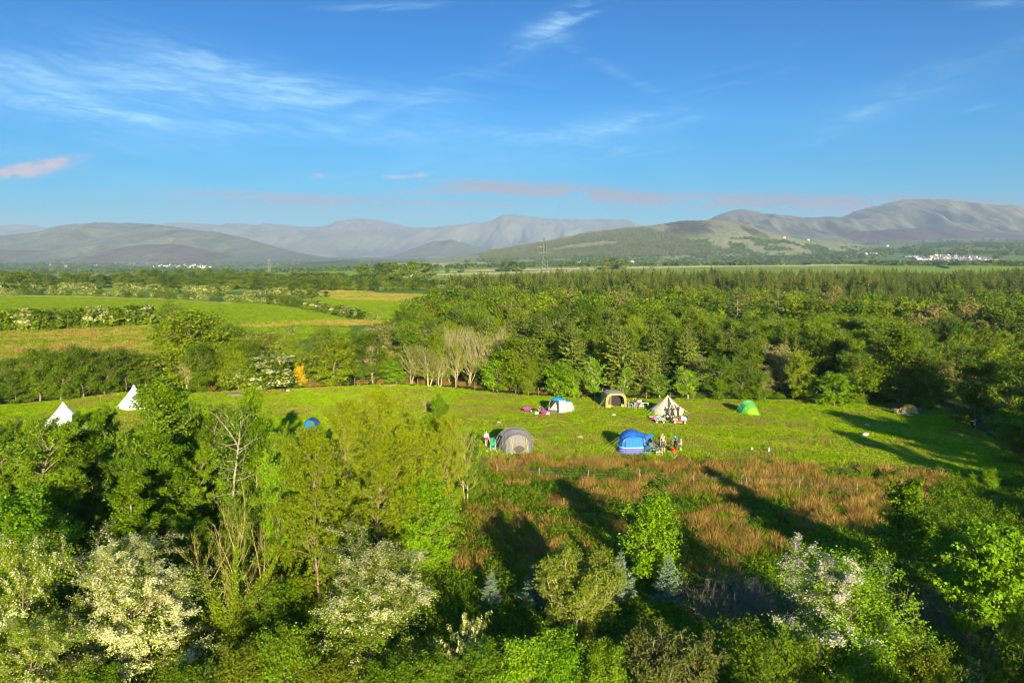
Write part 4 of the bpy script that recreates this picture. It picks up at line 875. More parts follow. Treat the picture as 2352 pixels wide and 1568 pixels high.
ropes(t, [((-1.2, -.3, 1.0), (-2.1, -.9, 0)), ((2.0, .7, .7), (3.1, .2, 0)), ((1.8, .2, .5), (2.4, -.5, 0))], LIME)
# khaki tent
P = GT(1415, 937); t = empty('lodge_tent', P, R(6), 'square khaki tent with a wide dark open front', 'tent')
KH = cloth('khaki_tent', (.36, .29, .095), .2, .07, .35); KH2 = cloth('khaki_roof', (.38, .34, .22), .15, .07, .3)
f0 = hoop(0, 1.48, 2.05, 25, 4.2); f1 = hoop(2.9, 1.55, 2.12, 25, 4.2)
rows = lerp_rows([f0, hoop(1.0, 1.5, 2.15, 25, 4.2), hoop(2.0, 1.52, 2.18, 25, 4.2), f1], 2)
[MB().grid(g_).build('side_wall', KH, t, True) for g_ in ([r[:8] for r in rows], [r[17:] for r in rows])]; MB().grid([r[7:18] for r in rows]).build('roof', KH2, t, True)
MB().grid([f1, [(p[0] * .8, 3.5, p[2] * .5) for p in f1], [(p[0] * .5, 3.6, 0) for p in f1]]).build('rear_wall', KH, t, True)
MB().grid([f0, [(p[0] * .78, -.05, p[2] * .86) for p in f0]]).build('front_frame', KH, t, True)
MB().grid([[(p[0] * .80, 1.3, p[2] * .9) for p in f0], [(p[0] * .05, 1.3, p[2] * .1) for p in f0]]).build('dark_inside', DARKIN, t)  # dark sheet painted for the shade inside, not a door
MB().raw([(-1.18, .02, .5), (-.76, .02, .5), (-.76, .02, 1.70), (-1.02, .02, 1.68)], [(0, 1, 2, 3)]).build('window', paint('brown_mesh', (.12, .085, .03), .9), t)
MB().box((-.96, .0, .27), (.5, .05, .48)).build('window_panel', cloth('mustard_panel', (.48, .36, .06), .1), t); MB().box((-.74, -.02, .95), (.06, .06, 1.6)).build('door_roll', KH2, t)
ropes(t, [((-1.45, .2, 1.5), (-2.9, -.6, 0)), ((-1.5, .6, 1.0), (-2.5, .1, 0)), ((1.5, .3, 1.5), (2.9, -.7, 0)), ((1.5, .9, 1.3), (2.8, .3, 0))], LIME)
def tub(name, x, y, r, h, col, label, cat='bucket', base=None, handle=True, dx=0, dy=0, dz=0):
    P = GT(x, y) + Vector((dx, dy, 0)); P.z = tz(P.x, P.y) + dz; e = empty(name, P, 0, label, cat)
    MB().lathe([(r * .78, 0), (r * .9, h * .5), (r, h), (r * .93, h), (r * .72, .03)], n=14).raw([(r * .75 * math.cos(q), r * .75 * math.sin(q), .02) for q in np.linspace(0, 2 * PI, 15)[:-1]], [tuple(range(14))]).build('body', paint(name + '_%d_%d' % (int(col[0] * 99), int(col[1] * 99)), col, .4), e, True)
    if handle: MB().tube([(r * math.cos(q), .0, h + r * .8 * math.sin(q)) for q in np.linspace(0, PI, 9)], .008, 4).build('handle', paint('wire', (.4, .4, .4), .4, metal=.8), e)
    return e
tub('bucket', 1431, 936.5, .2, .36, (.80, .78, .02), 'bright yellow bucket in the mouth of the khaki tent', dy=.5)
def bag(name, x, y, s, col, label, cat='bag', rz=0, dy=0, seed=1):
    P = GT(x, y); P.y += dy; P.z = tz(P.x, P.y); r = np.random.default_rng(seed); m = MB(); m.ball((0, 0, s[2] * .42), (s[0] / 2, s[1] / 2, s[2] * .55), 14, 10)
    v = m.v[0]; v *= 1 + .16 * (vnoise(v[:, 0] * 5 / s[0], v[:, 1] * 5 / s[1] + v[:, 2] * 4, seed)[:, None] - .5); v[:, 2] = np.maximum(v[:, 2], 0)
    o = m.build(name, cloth(name + '_%d%d%d' % tuple(int(c * 99) for c in col), col, 0, .12, .5), None, True, P, rz); return tag(o, label, cat)
bag('sleeping_bag', 1405, 936.5, (.7, .4, .3), (.85, .22, .03), 'orange rolled sleeping bag inside the khaki tent', dy=.6)
bag('rucksack', 1398, 937, (.35, .35, .45), (.22, .22, .24), 'small grey rucksack at the left of the khaki tent door', dy=.4)
# lime green dome with its porch
P = GT(1732, 953); t = empty('dome_tent', P, R(8), 'lime green dome tent with a rounded porch and a small roof window', 'tent')
LG = cloth('lime_tent', (.16, .52, .06), .3, .08, .4); LG2 = cloth('lime_porch', (.30, .62, .012), .3, .05, .4); LG3 = cloth('sea_green_side', (.02, .32, .14), .25, .1, .4)
a0 = hoop(2.6, 1.02, .25, 17); a1 = hoop(2.0, 1.32, 1.62, 17); a2 = hoop(1.1, 1.12, 1.20, 17); a3 = hoop(.55, .85, .92, 17)
MB().grid(lerp_rows([a0, a1], 3, -.1)).build('rear_bay', LG, t, True); MB().grid(lerp_rows([a1, a2], 3, .03)).build('flysheet', LG, t, True)
MB().grid([[(p[0], p[1], p[2]) for p in r[:]] for r in lerp_rows([a2, a3], 2, .02)]).build('middle_bay', LG, t, True)
MB().grid(lerp_rows([a3, [(.98 - 1.82 * i / 16.0, -.12, .01) for i in range(17)]], 4)).build('porch', LG2, t, True)
MB().grid([[(p[0] * 1.01 - .005, p[1], p[2] * 1.01) for p in r[11:]] for r in lerp_rows([a1, a2], 2)]).build('side_panel', LG3, t, True)
MB().raw([(-.36, 1.93, 1.58), (.36, 1.93, 1.58), (.33, 1.68, 1.47), (-.33, 1.68, 1.47)], [(0, 1, 2, 3)]).build('window', paint('clear_window', (.25, .42, .42), .2), t)
for a in (a1, a2, a3): seam(a, .022, cloth('green_sleeve', (.03, .24, .09), 0), t, 'pole_sleeve')
ropes(t, [((-1.2, 1.9, .9), (-2.3, 1.2, 0)), ((-1.0, 1.0, .7), (-1.7, .2, 0))], GREENC)
# orange dome
P = GT(2096, 950); P.y += .9; P.z = tz(P.x, P.y); t = empty('dome_tent', P, R(-12), 'small plain orange dome tent in the shade at the far right', 'tent')
OR = cloth('orange_tent', (.88, .46, .08), .3, .08, .3)
MB().grid([ring(a, b, z, 25, 2.3) for a, b, z in ((1.12, .9, 0), (1.08, .86, .22), (.95, .76, .55), (.72, .6, .84), (.44, .38, 1.03), (.2, .18, 1.1), (.01, .01, 1.12))]).build('flysheet', OR, t, True)
for s in (1, -1): seam([(s * 1.1 * math.cos(q), .82 * math.cos(q), 1.13 * math.sin(q)) for q in np.linspace(0, PI, 15)], .016, cloth('orange_sleeve', (.50, .22, .03), 0), t, 'pole_sleeve')
MB().grid([ring(1.16, .95, 0.0, 25, 2.3), ring(1.13, .91, .07, 25, 2.3)]).build('groundsheet', paint('black_sheet', (.02, .02, .025), .5), t)
bag('rucksack', 2117, 949, (.75, .6, .6), (.02, .06, .30), 'dark blue pile of bedding at the right side of the orange tent', dy=.7)
bag('carrier_bag', 2107, 952, (.4, .3, .28), (.42, .38, .46), 'pale crumpled bag at the right front of the orange tent', dy=.2)
# half hidden blue tent among the tree tops
P = GT(700, 994); t = empty('dome_tent', P, R(-24), 'teal blue dome tent glimpsed between the tree tops of the copse', 'tent')
TB = cloth('teal_tent', (.015, .20, .36), .15, .08, .4)
a1 = hoop(2.2, 1.3, 1.75, 17, 2.6); a2 = hoop(1.2, 1.2, 1.6, 17, 2.6)
MB().grid(lerp_rows([hoop(3.4, 1.0, .2, 17, 2.6), a1, a2], 3)).build('flysheet', cloth('navy_fly', (.01, .05, .16), .1), t, True); MB().grid(lerp_rows([a2, [(1.2 - 2.4 * i / 16.0, -.1, .01) for i in range(17)]], 4)).build('front_panel', TB, t, True)
for hh in (a1, a2): seam(hh, .025, NAVY, t, 'pole_sleeve')
t.scale = (.76, .76, .85)
# bell tents
def bell(x, by, ty, hw, label, mat, rz=0, door=False):
    P = GT(x, by); r = hw * P.y / 1810; P.y += r * (1.12 if door else .6); P.z = tz(P.x, P.y); h = ztop(P, x, ty) - P.z; t = empty('bell_tent', P, rz, label, 'tent'); n = 14
    q0, q1 = (R(-90 + 14), R(270 - 14)) if door else (0, 2 * PI)
    def rg(rad, z, sag=.0): return [(rad * (1 - sag * abs(math.sin((i - .5) * PI))) * math.cos(q), rad * (1 - sag * abs(math.sin((i - .5) * PI))) * math.sin(q), z - .03 * (i % 2)) for i, q in enumerate(np.linspace(q0, q1, 2 * n + 1))]
    wz = .58 if h > 2.3 else .45
    prof = [(r, wz), (r * .73, wz + (h - wz) * .24), (r * .47, wz + (h - wz) * .485), (r * .22, wz + (h - wz) * .745), (.06, h - .02)]
    MB().grid([rg(r * .985, 0), rg(r * .995, wz)]).build('wall', mat, t, False); MB().grid([rg(a * 1.02, z) for a, z in prof] + [rg(.005, h)]).build('canopy', mat, t, False)
    for i in range(n):
        q = q0 + (q1 - q0) * (i + .5) / n; ropes(t, [((r * math.cos(q), r * math.sin(q), wz), (r * 1.38 * math.cos(q), r * 1.38 * math.sin(q), 0))], WHITEC, .010, False)
    MB().lathe([(.09, h - .06), (.06, h + .03), (.0, h + .06)], n=8).build('cap', mat, t)
    return t, r, h
WT = cloth('white_canvas', (.78, .75, .68), .12, .04, .12); CT = cloth('cream_canvas', (.68, .58, .37), .2, .05, .25)
bell(131, 996, 924, 52, 'large white bell tent rising above the trees on the left', WT, .2); bell(300, 940, 884, 34, 'smaller white bell tent half hidden by the tallest alder', WT, .5)
t, r, h = bell(1541, 958, 908, 38, 'cream bell tent with a pointed A-frame doorway and people in front', CT, R(3), True)
MB().raw([(-.5, -r * .99, 0), (-.03, -r * .93, 1.62), (-.03, -r * .35, 2.05 * h / 2.6), (-.55, -r * .86, .56)], [(0, 1, 2, 3)]).raw([(.5, -r * .99, 0), (.03, -r * .93, 1.62), (.03, -r * .35, 2.05 * h / 2.6), (.55, -r * .86, .56)], [(0, 1, 2, 3)]).build('porch', CT, t)
MB().raw([(-.46, -r * .93, .02), (.46, -r * .93, .02), (0, -r * .88, 1.52)], [(0, 1, 2)]).build('doorway', paint('dim_canvas', (.20, .18, .14), .9), t); MB().tube([(0, -r * .97, 0), (0, -r * .96, 1.6)], .02, 6).build('door_pole', paint('steel', (.12, .14, .14), .4, metal=.6), t)  # doorway sheet coloured darker for the shade inside the bell tent
for s in (-1, 1): MB().tube([(0, -r * .98, 1.66), (s * .34, -r * 1.02, .85)], .045, 5).build('door_roll', cloth('cream_roll', (.75, .62, .32), .1), t)

# ------------------------------------------------------------------ camp furniture and odds and ends
STEEL = paint('pale_tube', (.62, .60, .50), .4, .08); RUB = paint('rubber', (.03, .03, .03), .8); 
def chair(x, y, rz, col, label, frame=STEEL, s=1.0, dy=0):
    P = GT(x, y); P.y += dy; P.z = tz(P.x, P.y); e = empty('camp_chair', P, rz, label, 'camp chair', 'folding camp chairs'); e.scale = (s, s, s); c = cloth('canvas_%d_%d_%d' % tuple(int(v * 99) for v in col), col, .1, .1)
    MB().grid([[(-.27, -.24, .45), (0, -.22, .40), (.27, -.24, .45)], [(-.25, 0, .41), (0, 0, .36), (.25, 0, .41)], [(-.24, .24, .43), (0, .24, .39), (.24, .24, .43)]]).build('seat', c, e, True, solid=.015)
    MB().grid([[(-.25, .24, .45), (0, .27, .42), (.25, .24, .45)], [(-.27, .32, .68), (0, .35, .66), (.27, .32, .68)], [(-.29, .38, .92), (0, .40, .89), (.29, .38, .92)]]).build('backrest', c, e, True, solid=.015)
    for s_ in (-1, 1):
        MB().tube([(s_ * .30, -.26, 0), (s_ * .28, -.25, .62)], .014, 5).build('leg', frame, e); MB().tube([(s_ * .30, .30, 0), (s_ * .29, .39, .94)], .014, 5).build('leg', frame, e)
        MB().tube([(s_ * .28, -.27, .63), (s_ * .29, .32, .65)], .022, 5).build('armrest', frame, e)
        MB().tube([(s_ * .30, -.26, .02), (-s_ * .27, -.24, .44)], .011, 5).tube([(s_ * .30, .30, .02), (-s_ * .27, .26, .44)], .011, 5).build('brace', frame, e)
    return e
chair(1133, 1025, R(28), (.03, .22, .09), 'green folding chair, nearer the woman in pink shorts', s=1.02); chair(1126.5 + 6, 1034, R(6), (.0, .32, .12), 'brighter green folding chair seen from the front beside the grey tent', s=.98)
chair(1488, 1044, R(-8), (.01, .10, .11), 'dark teal folding chair right in front of the blue tent', paint('grey_tube', (.3, .34, .34), .4)); chair(1502, 1038.5, R(30), (.13, .13, .16), 'grey high backed folding chair beside the blue tent awning', paint('grey_tube', (.3, .34, .34), .4), 1.1); chair(1512, 1034, R(-60), (.02, .05, .06), 'dark folding chair behind the grey high backed one', paint('grey_tube', (.3, .34, .34), .4))
bag('jacket', 1497, 1024, (.5, .4, .75), (.0, .30, .36), 'turquoise jacket hung over things under the blue awning', 'jacket', dy=.3); bag('towel', 1494, 1031, (.6, .35, .5), (.25, .48, .62), 'pale blue towel by the blue tent awning', 'towel')
def table(x, y, w_, d_, h_, rz, topcol, label, legcol=(.7, .66, .5)):
    P = GT(x, y); e = empty('camp_table', P, rz, label, 'camp table'); MB().box((0, 0, h_), (w_, d_, .03)).build('tabletop', paint('top_%d%d%d' % tuple(int(v * 99) for v in topcol), topcol, .35), e)
    for sx in (-1, 1):
        for sy in (-1, 1): MB().tube([(sx * w_ * .46, sy * d_ * .44, 0), (sx * w_ * .44, sy * d_ * .42, h_)], .014, 5).build('leg', paint('leg_%d' % int(legcol[0] * 99), legcol, .4), e)
    return e
table(1514, 1046, .68, .45, .44, R(-4), (.45, .55, .62), 'small low camp table with a white mug in front of the blue tent')
def mug(x, y, z, label, col=(.8, .78, .7)):
    P = GT(x, y); P.z += z; e = empty('mug', P, 0, label, 'mug'); MB().lathe([(0, .005), (.045, .0), (.05, .12), (.042, .12), (.04, .01)], n=10).build('cup', paint('enamel_%d' % int(col[0] * 99), col, .3), e, True); MB().tube([(.045, 0, .10), (.085, 0, .08), (.085, 0, .04), (.045, 0, .025)], .009, 5).build('handle', paint('enamel_%d' % int(col[0] * 99), col, .3), e)
mug(1514, 1046, .46, 'white mug on the low camp table'); mug(1118.5, 1036.5, 0, 'white mug on the grass left of the brighter green chair'); mug(1141, 1037, 0, 'white mug on the grass right of the brighter green chair')
tub('bucket', 1513, 1046.5, .14, .26, (.85, .22, .02), 'orange bucket under the low camp table', dy=.15)
tub('bucket', 1547.5, 1039.5, .27, .42, (.80, .02, .02), 'bright red bucket by the man in teal', handle=False)
P = GT(1541.5, 1034); o = MB().lathe([(0, 0), (.22, .0), (.24, .1), (.22, .5), (.19, .52), (0, .50)], n=14).build('log_stump', paint('log_bark', (.14, .075, .04), .9, .35, 8, bump=.6), None, False, P); tag(o, 'brown upright log between the teenager and the red bucket', 'log')
P = GT(1542, 1036.5); o = MB().box((0, 0, .08), (.85, .22, .05), R(12)).build('plank', paint('pale_plank', (.60, .50, .36), .7, .2, 9), None, False, P); tag(o, 'pale plank on the grass behind the red bucket', 'plank')
bag('holdall', 1131 + 11, 1021, (.6, .45, .38), (.015, .015, .018), 'black holdall against the left side of the grey tent')
bag('towel', 1318, 943, (.4, .25, .3), (.03, .25, .42), 'blue cloth heap at the right end of the cream and blue tent', 'towel')
def barrow(x, y, rz, label, s=1.0):
    P = GT(x, y); e = empty('wheelbarrow', P, rz, label, 'wheelbarrow', 'pink wheelbarrows'); e.scale = (s, s, s); PK = paint('pink_tub', (.90, .03, .40), .35, .05)
    def rc(a, b, z, x0): return [(x0 - a, -b, z), (x0 + a, -b, z), (x0 + a, b, z), (x0 - a, b, z), (x0 - a, -b, z)]
    MB().grid([rc(.30, .20, .30, 0), rc(.56, .33, .60, .06), rc(.60, .36, .62, .06), rc(.54, .31, .59, .06), rc(.28, .18, .33, 0)]).raw(rc(.29, .19, .31, 0)[:4], [(0, 1, 2, 3)]).build('tub', PK, e)
    w_ = MB().lathe([(.05, -.05), (.14, -.05), (.19, -.03), (.19, .03), (.14, .05), (.05, .05)], (.62, 0, .19), 16, axis='y').build('wheel', RUB, e); MB().lathe([(.0, -.055), (.10, -.052), (.10, .052), (.0, .055)], (.62, 0, .19), 12, axis='y').build('rim', paint('steel_rim', (.4, .4, .4), .4, metal=.6), w_)
    for sy in (-1, 1): MB().tube([(.62, sy * .06, .19), (.25, sy * .2, .30), (-.40, sy * .24, .42), (-.85, sy * .27, .56)], .016, 6).build('handle', paint('dark_tube', (.10, .05, .05), .4), e); MB().tube([(-.18, sy * .21, .36), (-.32, sy * .22, 0), (-.22, sy * .22, 0)], .014, 5).build('leg', paint('dark_tube', (.10, .05, .05), .4), e)
    return e
barrow(1210, 946.5, R(4), 'pink wheelbarrow standing alone on the grass left of the cream and blue tent', .95); barrow(1251, 954.5, R(68), 'pink wheelbarrow with a person bent over it', .95)
def carton(x, y, s, rz, col, label, cat='box', dz=0, name='box', dy=0):
    P = GT(x, y); P.y += dy; P.z = tz(P.x, P.y) + dz; e = empty(name, P, rz, label, cat); MB().box((0, 0, s[2] / 2), s).build('body', paint('carton_%d_%d_%d' % tuple(int(v * 99) for v in col), col, .6), e); MB().box((0, 0, s[2] + .012), (s[0] * 1.04, s[1] * 1.04, .024)).build('lid', paint('carton_%d_%d_%d' % tuple(int(v * 99) for v in col), col, .6), e); return e
carton(1232.5, 950.5, (.5, .35, .26), R(6), (.78, .72, .58), 'small white box on the grass between the two pink wheelbarrows'); bag('carrier_bag', 1257, 953.5, (.3, .3, .5), (.74, .74, .74), 'white carrier bag at the feet of the woman in maroon shorts')
# white table, stool and chairs by the khaki tent
table(1480, 936.5, 1.1, .6, .72, R(8), (.72, .76, .66), 'white camp table on the right of the red haired woman', (.74, .76, .62)); table(1473, 938, .62, .4, .36, R(8), (.74, .78, .68), 'low white stool in front of the white camp table', (.74, .76, .62))
chair(1471.5, 934.5, R(15), (.62, .60, .45), 'pale folding chair behind the white camp table', paint('ivory_tube', (.72, .72, .6), .4)); chair(1451, 937, R(50), (.04, .07, .10), 'dark blue folding chair left of the red haired woman', paint('ivory_tube', (.72, .72, .6), .4))
# cart and lawn tractor
def wheel(root, c, r, w_, hub): 
    o = MB().lathe([(r * .55, -w_ / 2), (r * .85, -w_ / 2), (r, -w_ * .3), (r, w_ * .3), (r * .85, w_ / 2), (r * .55, w_ / 2)], c, 18, axis='y').build('wheel', RUB, root, True); MB().lathe([(0, -w_ * .42), (r * .56, -w_ * .46), (r * .56, w_ * .46), (0, w_ * .42)], c, 14, axis='y').build('rim', hub, o); return o
CREAMH = paint('cream_hub', (.75, .70, .52), .4)
P = GT(1517, 972.5); P.y += .35; e = empty('garden_cart', P, R(-3), 'four wheeled mesh garden cart loaded with buckets in front of the cream bell tent', 'cart'); WOODG = paint('grey_boards', (.42, .34, .24), .7, .2, 8)
MB().box((0, 0, .40), (1.25, .62, .06)).build('bed', WOODG, e)
sm = MB()
for sy in (-1, 1):
    for z in (.52, .68): sm.tube([(-.62, sy * .31, z), (.62, sy * .31, z)], .012, 4)
    for x in np.linspace(-.62, .62, 6): sm.tube([(x, sy * .31, .42), (x, sy * .31, .69)], .010, 4)
sm.build('side_rail', STEEL, e)
for sx in (-1, 1): MB().tube([(sx * .62, -.31, .68), (sx * .62, .31, .68)], .012, 4).tube([(sx * .62, 0, .42), (sx * .62, 0, .68)], .010, 4).build('end_rail', STEEL, e)
for x in (-.42, .42):
    for y in (-.36, .36): wheel(e, (x, y, .19), .19, .10, CREAMH)
MB().tube([(.62, 0, .34), (1.0, 0, .30), (1.25, 0, .36)], .018, 5).build('drawbar', STEEL, e)
def on_cart(dx, dy): return P + Vector((dx, dy, .43))
tub('bucket', 1517, 972.5, .20, .36, (.02, .42, .12), 'green bucket standing on the garden cart', dx=-.0, dy=.30, dz=.43); o = carton(1517, 972.5, (.5, .4, .26), 0, (.20, .12, .10), 'brown box on the right end of the garden cart', dz=.43, dy=.30); o.location.x += .38
P = GT(1505, 964); o = bag('tub_trug', 1506, 966, (1.15, .7, .5), (.85, .01, .50), 'magenta plastic trug behind the left end of the garden cart', 'trug', dy=.2)
carton(1500, 962, (.75, .4, .25), R(-8), (.78, .72, .04), 'yellow crate behind the magenta trug', dz=.0, dy=.4); carton(1514, 963, (.6, .35, .26), R(4), (.76, .70, .58), 'white box between the yellow crate and the bell tent', dy=.6)
P = GT(1561.5, 973.5); P.y += .45; e = empty('lawn_tractor', P, R(-4), 'red ride on lawn tractor with a white bonnet in front of the cream bell tent', 'lawn tractor'); RED = paint('red_enamel', (.68, .025, .015), .3, .06); WH = paint('white_enamel', (.72, .68, .60), .3, .05)
MB().box((-.1, 0, .36), (1.55, .62, .16)).box((-.52, 0, .52), (.62, .66, .22), 0, 0, .9).build('chassis', RED, e); MB().box((-.05, 0, .22), (.75, .95, .14), 0, 0, .92).build('mower_deck', paint('red_deck', (.45, .03, .02), .5), e)
MB().grid([hoop_r for hoop_r in [[(x, y, .40 + zz) for y, zz in ((-.30, 0), (-.29, h_ * .7), (-.2, h_), (0, h_ * 1.06), (.2, h_), (.29, h_ * .7), (.30, 0))] for x, h_ in ((.18, .50), (.45, .50), (.75, .42), (.88, .30), (.90, .02))]]).build('bonnet', WH, e, True)
MB().box((.88, 0, .40), (.06, .5, .16)).build('grille', RED, e)
MB().box((-.55, 0, .70), (.46, .46, .09), 0, 0, .85).raw([(-.80, -.22, .72), (-.80, .22, .72), (-.90, .20, 1.05), (-.90, -.20, 1.05), (-.74, -.22, .72), (-.74, .22, .72), (-.85, .20, 1.05), (-.85, -.20, 1.05)], [(0, 1, 2, 3), (7, 6, 5, 4), (3, 2, 6, 7), (0, 3, 7, 4), (1, 5, 6, 2), (0, 4, 5, 1)]).build('seat', paint('black_vinyl', (.06, .06, .065), .4), e)
MB().tube([(.16, 0, .55), (.02, 0, .98)], .022, 6).build('steering_column', paint('black_vinyl', (.06, .06, .065), .4), e); MB().tube([(.0 + .16 * math.cos(q) * .6, .17 * math.sin(q), 1.0 + .16 * math.cos(q) * .5) for q in np.linspace(0, 2 * PI, 17)], .014, 5, cap=False).build('steering_wheel', paint('black_vinyl', (.06, .06, .065), .4), e)
for y in (-.42, .42): wheel(e, (-.55, y, .25), .25, .2, CREAMH); wheel(e, (.68, y * .95, .19), .19, .14, CREAMH)
MB().box((-.95, 0, .42), (.05, .5, .5)).build('rear_plate', paint('black_plate', (.03, .03, .03), .6), e)
P = GT(1531, 960.5); e = empty('hand_trolley', P, R(-15), 'two wheeled grey trolley lying between the bell tent door and the garden cart', 'trolley'); wheel(e, (-.3, -.2, .26), .26, .09, CREAMH); wheel(e, (.15, .25, .26), .26, .09, CREAMH); MB().tube([(-.3, -.2, .26), (.15, .25, .26)], .02, 5).tube([(-.2, -.1, .26), (.5, -.3, .34), (.75, -.2, .30)], .018, 5).tube([(.1, .2, .26), (.6, .1, .34), (.75, -.2, .30)], .018, 5).build('frame', STEEL, e)
bag('tarpaulin', 1572, 960, (1.0, .5, .26), (.02, .30, .06), 'folded green tarpaulin at the right of the cream bell tent', 'tarpaulin'); tub('bucket', 1580.5, 961, .22, .34, (.10, .06, .05), 'dark brown bucket right of the green tarpaulin', handle=False); bag('dog_bed', 1540, 957, (.45, .4, .45), (.012, .012, .014), 'black bag in the doorway of the cream bell tent', dy=.8)
# loose things on the grass
P = GT(1727, 1032.5); m = MB(); m.ball((0, 0, .125), .125, 20, 14); 
ballm, bn, bb = new_mat('football_panels'); vo = bn.nodes.new('ShaderNodeTexVoronoi'); vo.inputs['Scale'].default_value = 9; bn.links.new(objcoord(bn), vo.inputs['Vector']); bn.links.new(ramp(bn, vo.outputs['Distance'], [(.16, (.03, .03, .03)), (.2, (.8, .78, .72))]), bb.inputs['Base Color'])
tag(m.build('football', ballm, None, True, P), 'black and white football lying on the open grass', 'football')
P = GT(1766.5, 1037); e = empty('bottle', P, 0, 'clear pale blue water bottle standing on the grass right of the football', 'bottle'); PL = paint('pale_plastic', (.55, .68, .78), .2); MB().lathe([(.0, .0), (.095, .0), (.10, .04), (.10, .26), (.05, .34), (.035, .36), (.035, .40), (0, .40)], n=14).build('body', PL, e, True); MB().lathe([(.045, .39), (.045, .45), (0, .45)], n=10).build('cap', paint('white_cap', (.8, .8, .78), .4), e)
def rock(x, y, s, col, label, seed):
    P = GT(x, y); m = MB().ball((0, 0, s[2] * .3), (s[0] / 2, s[1] / 2, s[2] * .6), 12, 9); v = m.v[0]; v *= 1 + .35 * (vnoise(v[:, 0] * 4 / s[0] + 9, v[:, 1] * 4 / s[1] + v[:, 2] * 6 / s[2], seed)[:, None] - .5); tag(m.build('stone', paint('stone_%d' % int(col[0] * 99), col, .8, .25, 6, bump=.5), None, True, P), label, 'stone', 'loose stones in the pasture')
rock(1988, 1000, (.85, .5, .40), (.42, .42, .42), 'whitish stone at the edge of the shade', 1); rock(1991, 977, (.65, .4, .28), (.42, .42, .42), 'grey stone further back in the shade', 2); rock(1959, 969, (.6, .4, .22), (.30, .22, .16), 'brown stone in the shade near the round bush', 3); rock(1409, 953.5, (.55, .4, .25), (.45, .42, .36), 'small stone on the mown strip left of the garden cart', 4); rock(1129 + 17, 970.5, (.6, .4, .2), (.40, .38, .27), 'pale stone in the grass behind the grey tent', 5); rock(1204 + 73, 1004, (1.0, .5, .12), (.42, .40, .34), 'flat grey stone in the grass right of the grey tent', 6)
P = GT(2058, 949); m = MB().lathe([(0, -.42), (.34, -.42), (.38, 0), (.34, .42), (0, .42)], (0, 0, .30), 14, axis='y'); tag(m.build('log', paint('sawn_log', (.26, .16, .09), .9, .4, 7, bump=.6), None, False, P, R(20)), 'round brown log lying left of the person by the orange tent', 'log')
P = GT(2090, 953.5); tag(MB().box((0, 0, .03), (.55, .3, .03), R(-15)).build('paper_sheet', paint('white_paper', (.75, .8, .8), .6), None, False, P), 'white sheet lying on the grass in front of the orange tent', 'paper')
tub('bucket', 651, 901.5, .3, .55, (.13, .05, .03), 'rusty brown bin on the grass far left of the pasture', handle=False)
def patch(name, x, y, hw, hd, col, seed, h=.05):
    P = GT(x, y); n = 40; r = np.random.default_rng(seed); V = [(0, 0, h)]; k = P.y / 1810
    for ring_ in (.6, 1.0):
        for i in range(n): q = 2 * PI * i / n; j = 1 + .3 * (vnoise(np.array([math.cos(q) * 2 + 5]), np.array([math.sin(q) * 2 + seed]))[0] - .5); V.append((hw * k * ring_ * j * math.cos(q), hd * ring_ * j * math.sin(q), h * (1.0 if ring_ < 1 else -.6)))
    Fs = [(0, 1 + i, 1 + (i + 1) % n) for i in range(n)] + [(1 + i, 1 + n + i, 1 + n + (i + 1) % n, 1 + (i + 1) % n) for i in range(n)]
    V = [(v[0], v[1], v[2] + tz(P.x + v[0], P.y + v[1]) - P.z) for v in V]
    tag(MB().raw(V, Fs).build(name, paint('soil_%d' % int(col[0] * 99), col, .95, .3, 2.5, bump=.6), None, True, P), kind='structure')
patch('bare_earth', 897, 885.5, 20, 1.3, (.42, .27, .13), 2, .22); patch('ash_patch', 540, 907.5, 26, 1.3, (.30, .25, .15), 3, .22); patch('ash_patch', 660, 898.5, 9, .5, (.45, .36, .26), 4, .3); patch('bare_earth', 1330, 1005, 12, .3, (.34, .27, .08), 5, .25)
# dead saplings in front of the blue tent
for x, by, ty, lb, s in [(1549, 1059, 1040, 'little dead forked sapling in front of the red bucket', 3), (1487.5, 1058, 1046, 'thin dead sapling in front of the dark teal chair', 4), (1128, 1062, 1034, 'bent dead stick in front of the green chairs', 5)]:
    P = GT(x, by); h = ztop(P, x, ty) - P.z; r = np.random.default_rng(s); m = MB()
    m.tube([(0, 0, 0), (.02, 0, h * .5), (.04, 0, h * .95)], [.03, .022, .01], 5)
    for q in range(6 if s == 3 else 2): a = r.uniform(0, 6.28); z = h * r.uniform(.2, .6); m.tube([(.01, 0, z), (math.cos(a) * h * .3, math.sin(a) * h * .2, z + h * .3), (math.cos(a) * h * .48, math.sin(a) * h * .3, z + h * .45)], [.018, .013, .007], 4)
    tag(m.build('dead_sapling', PALEB, None, False, P), lb, 'sapling', 'dead saplings')
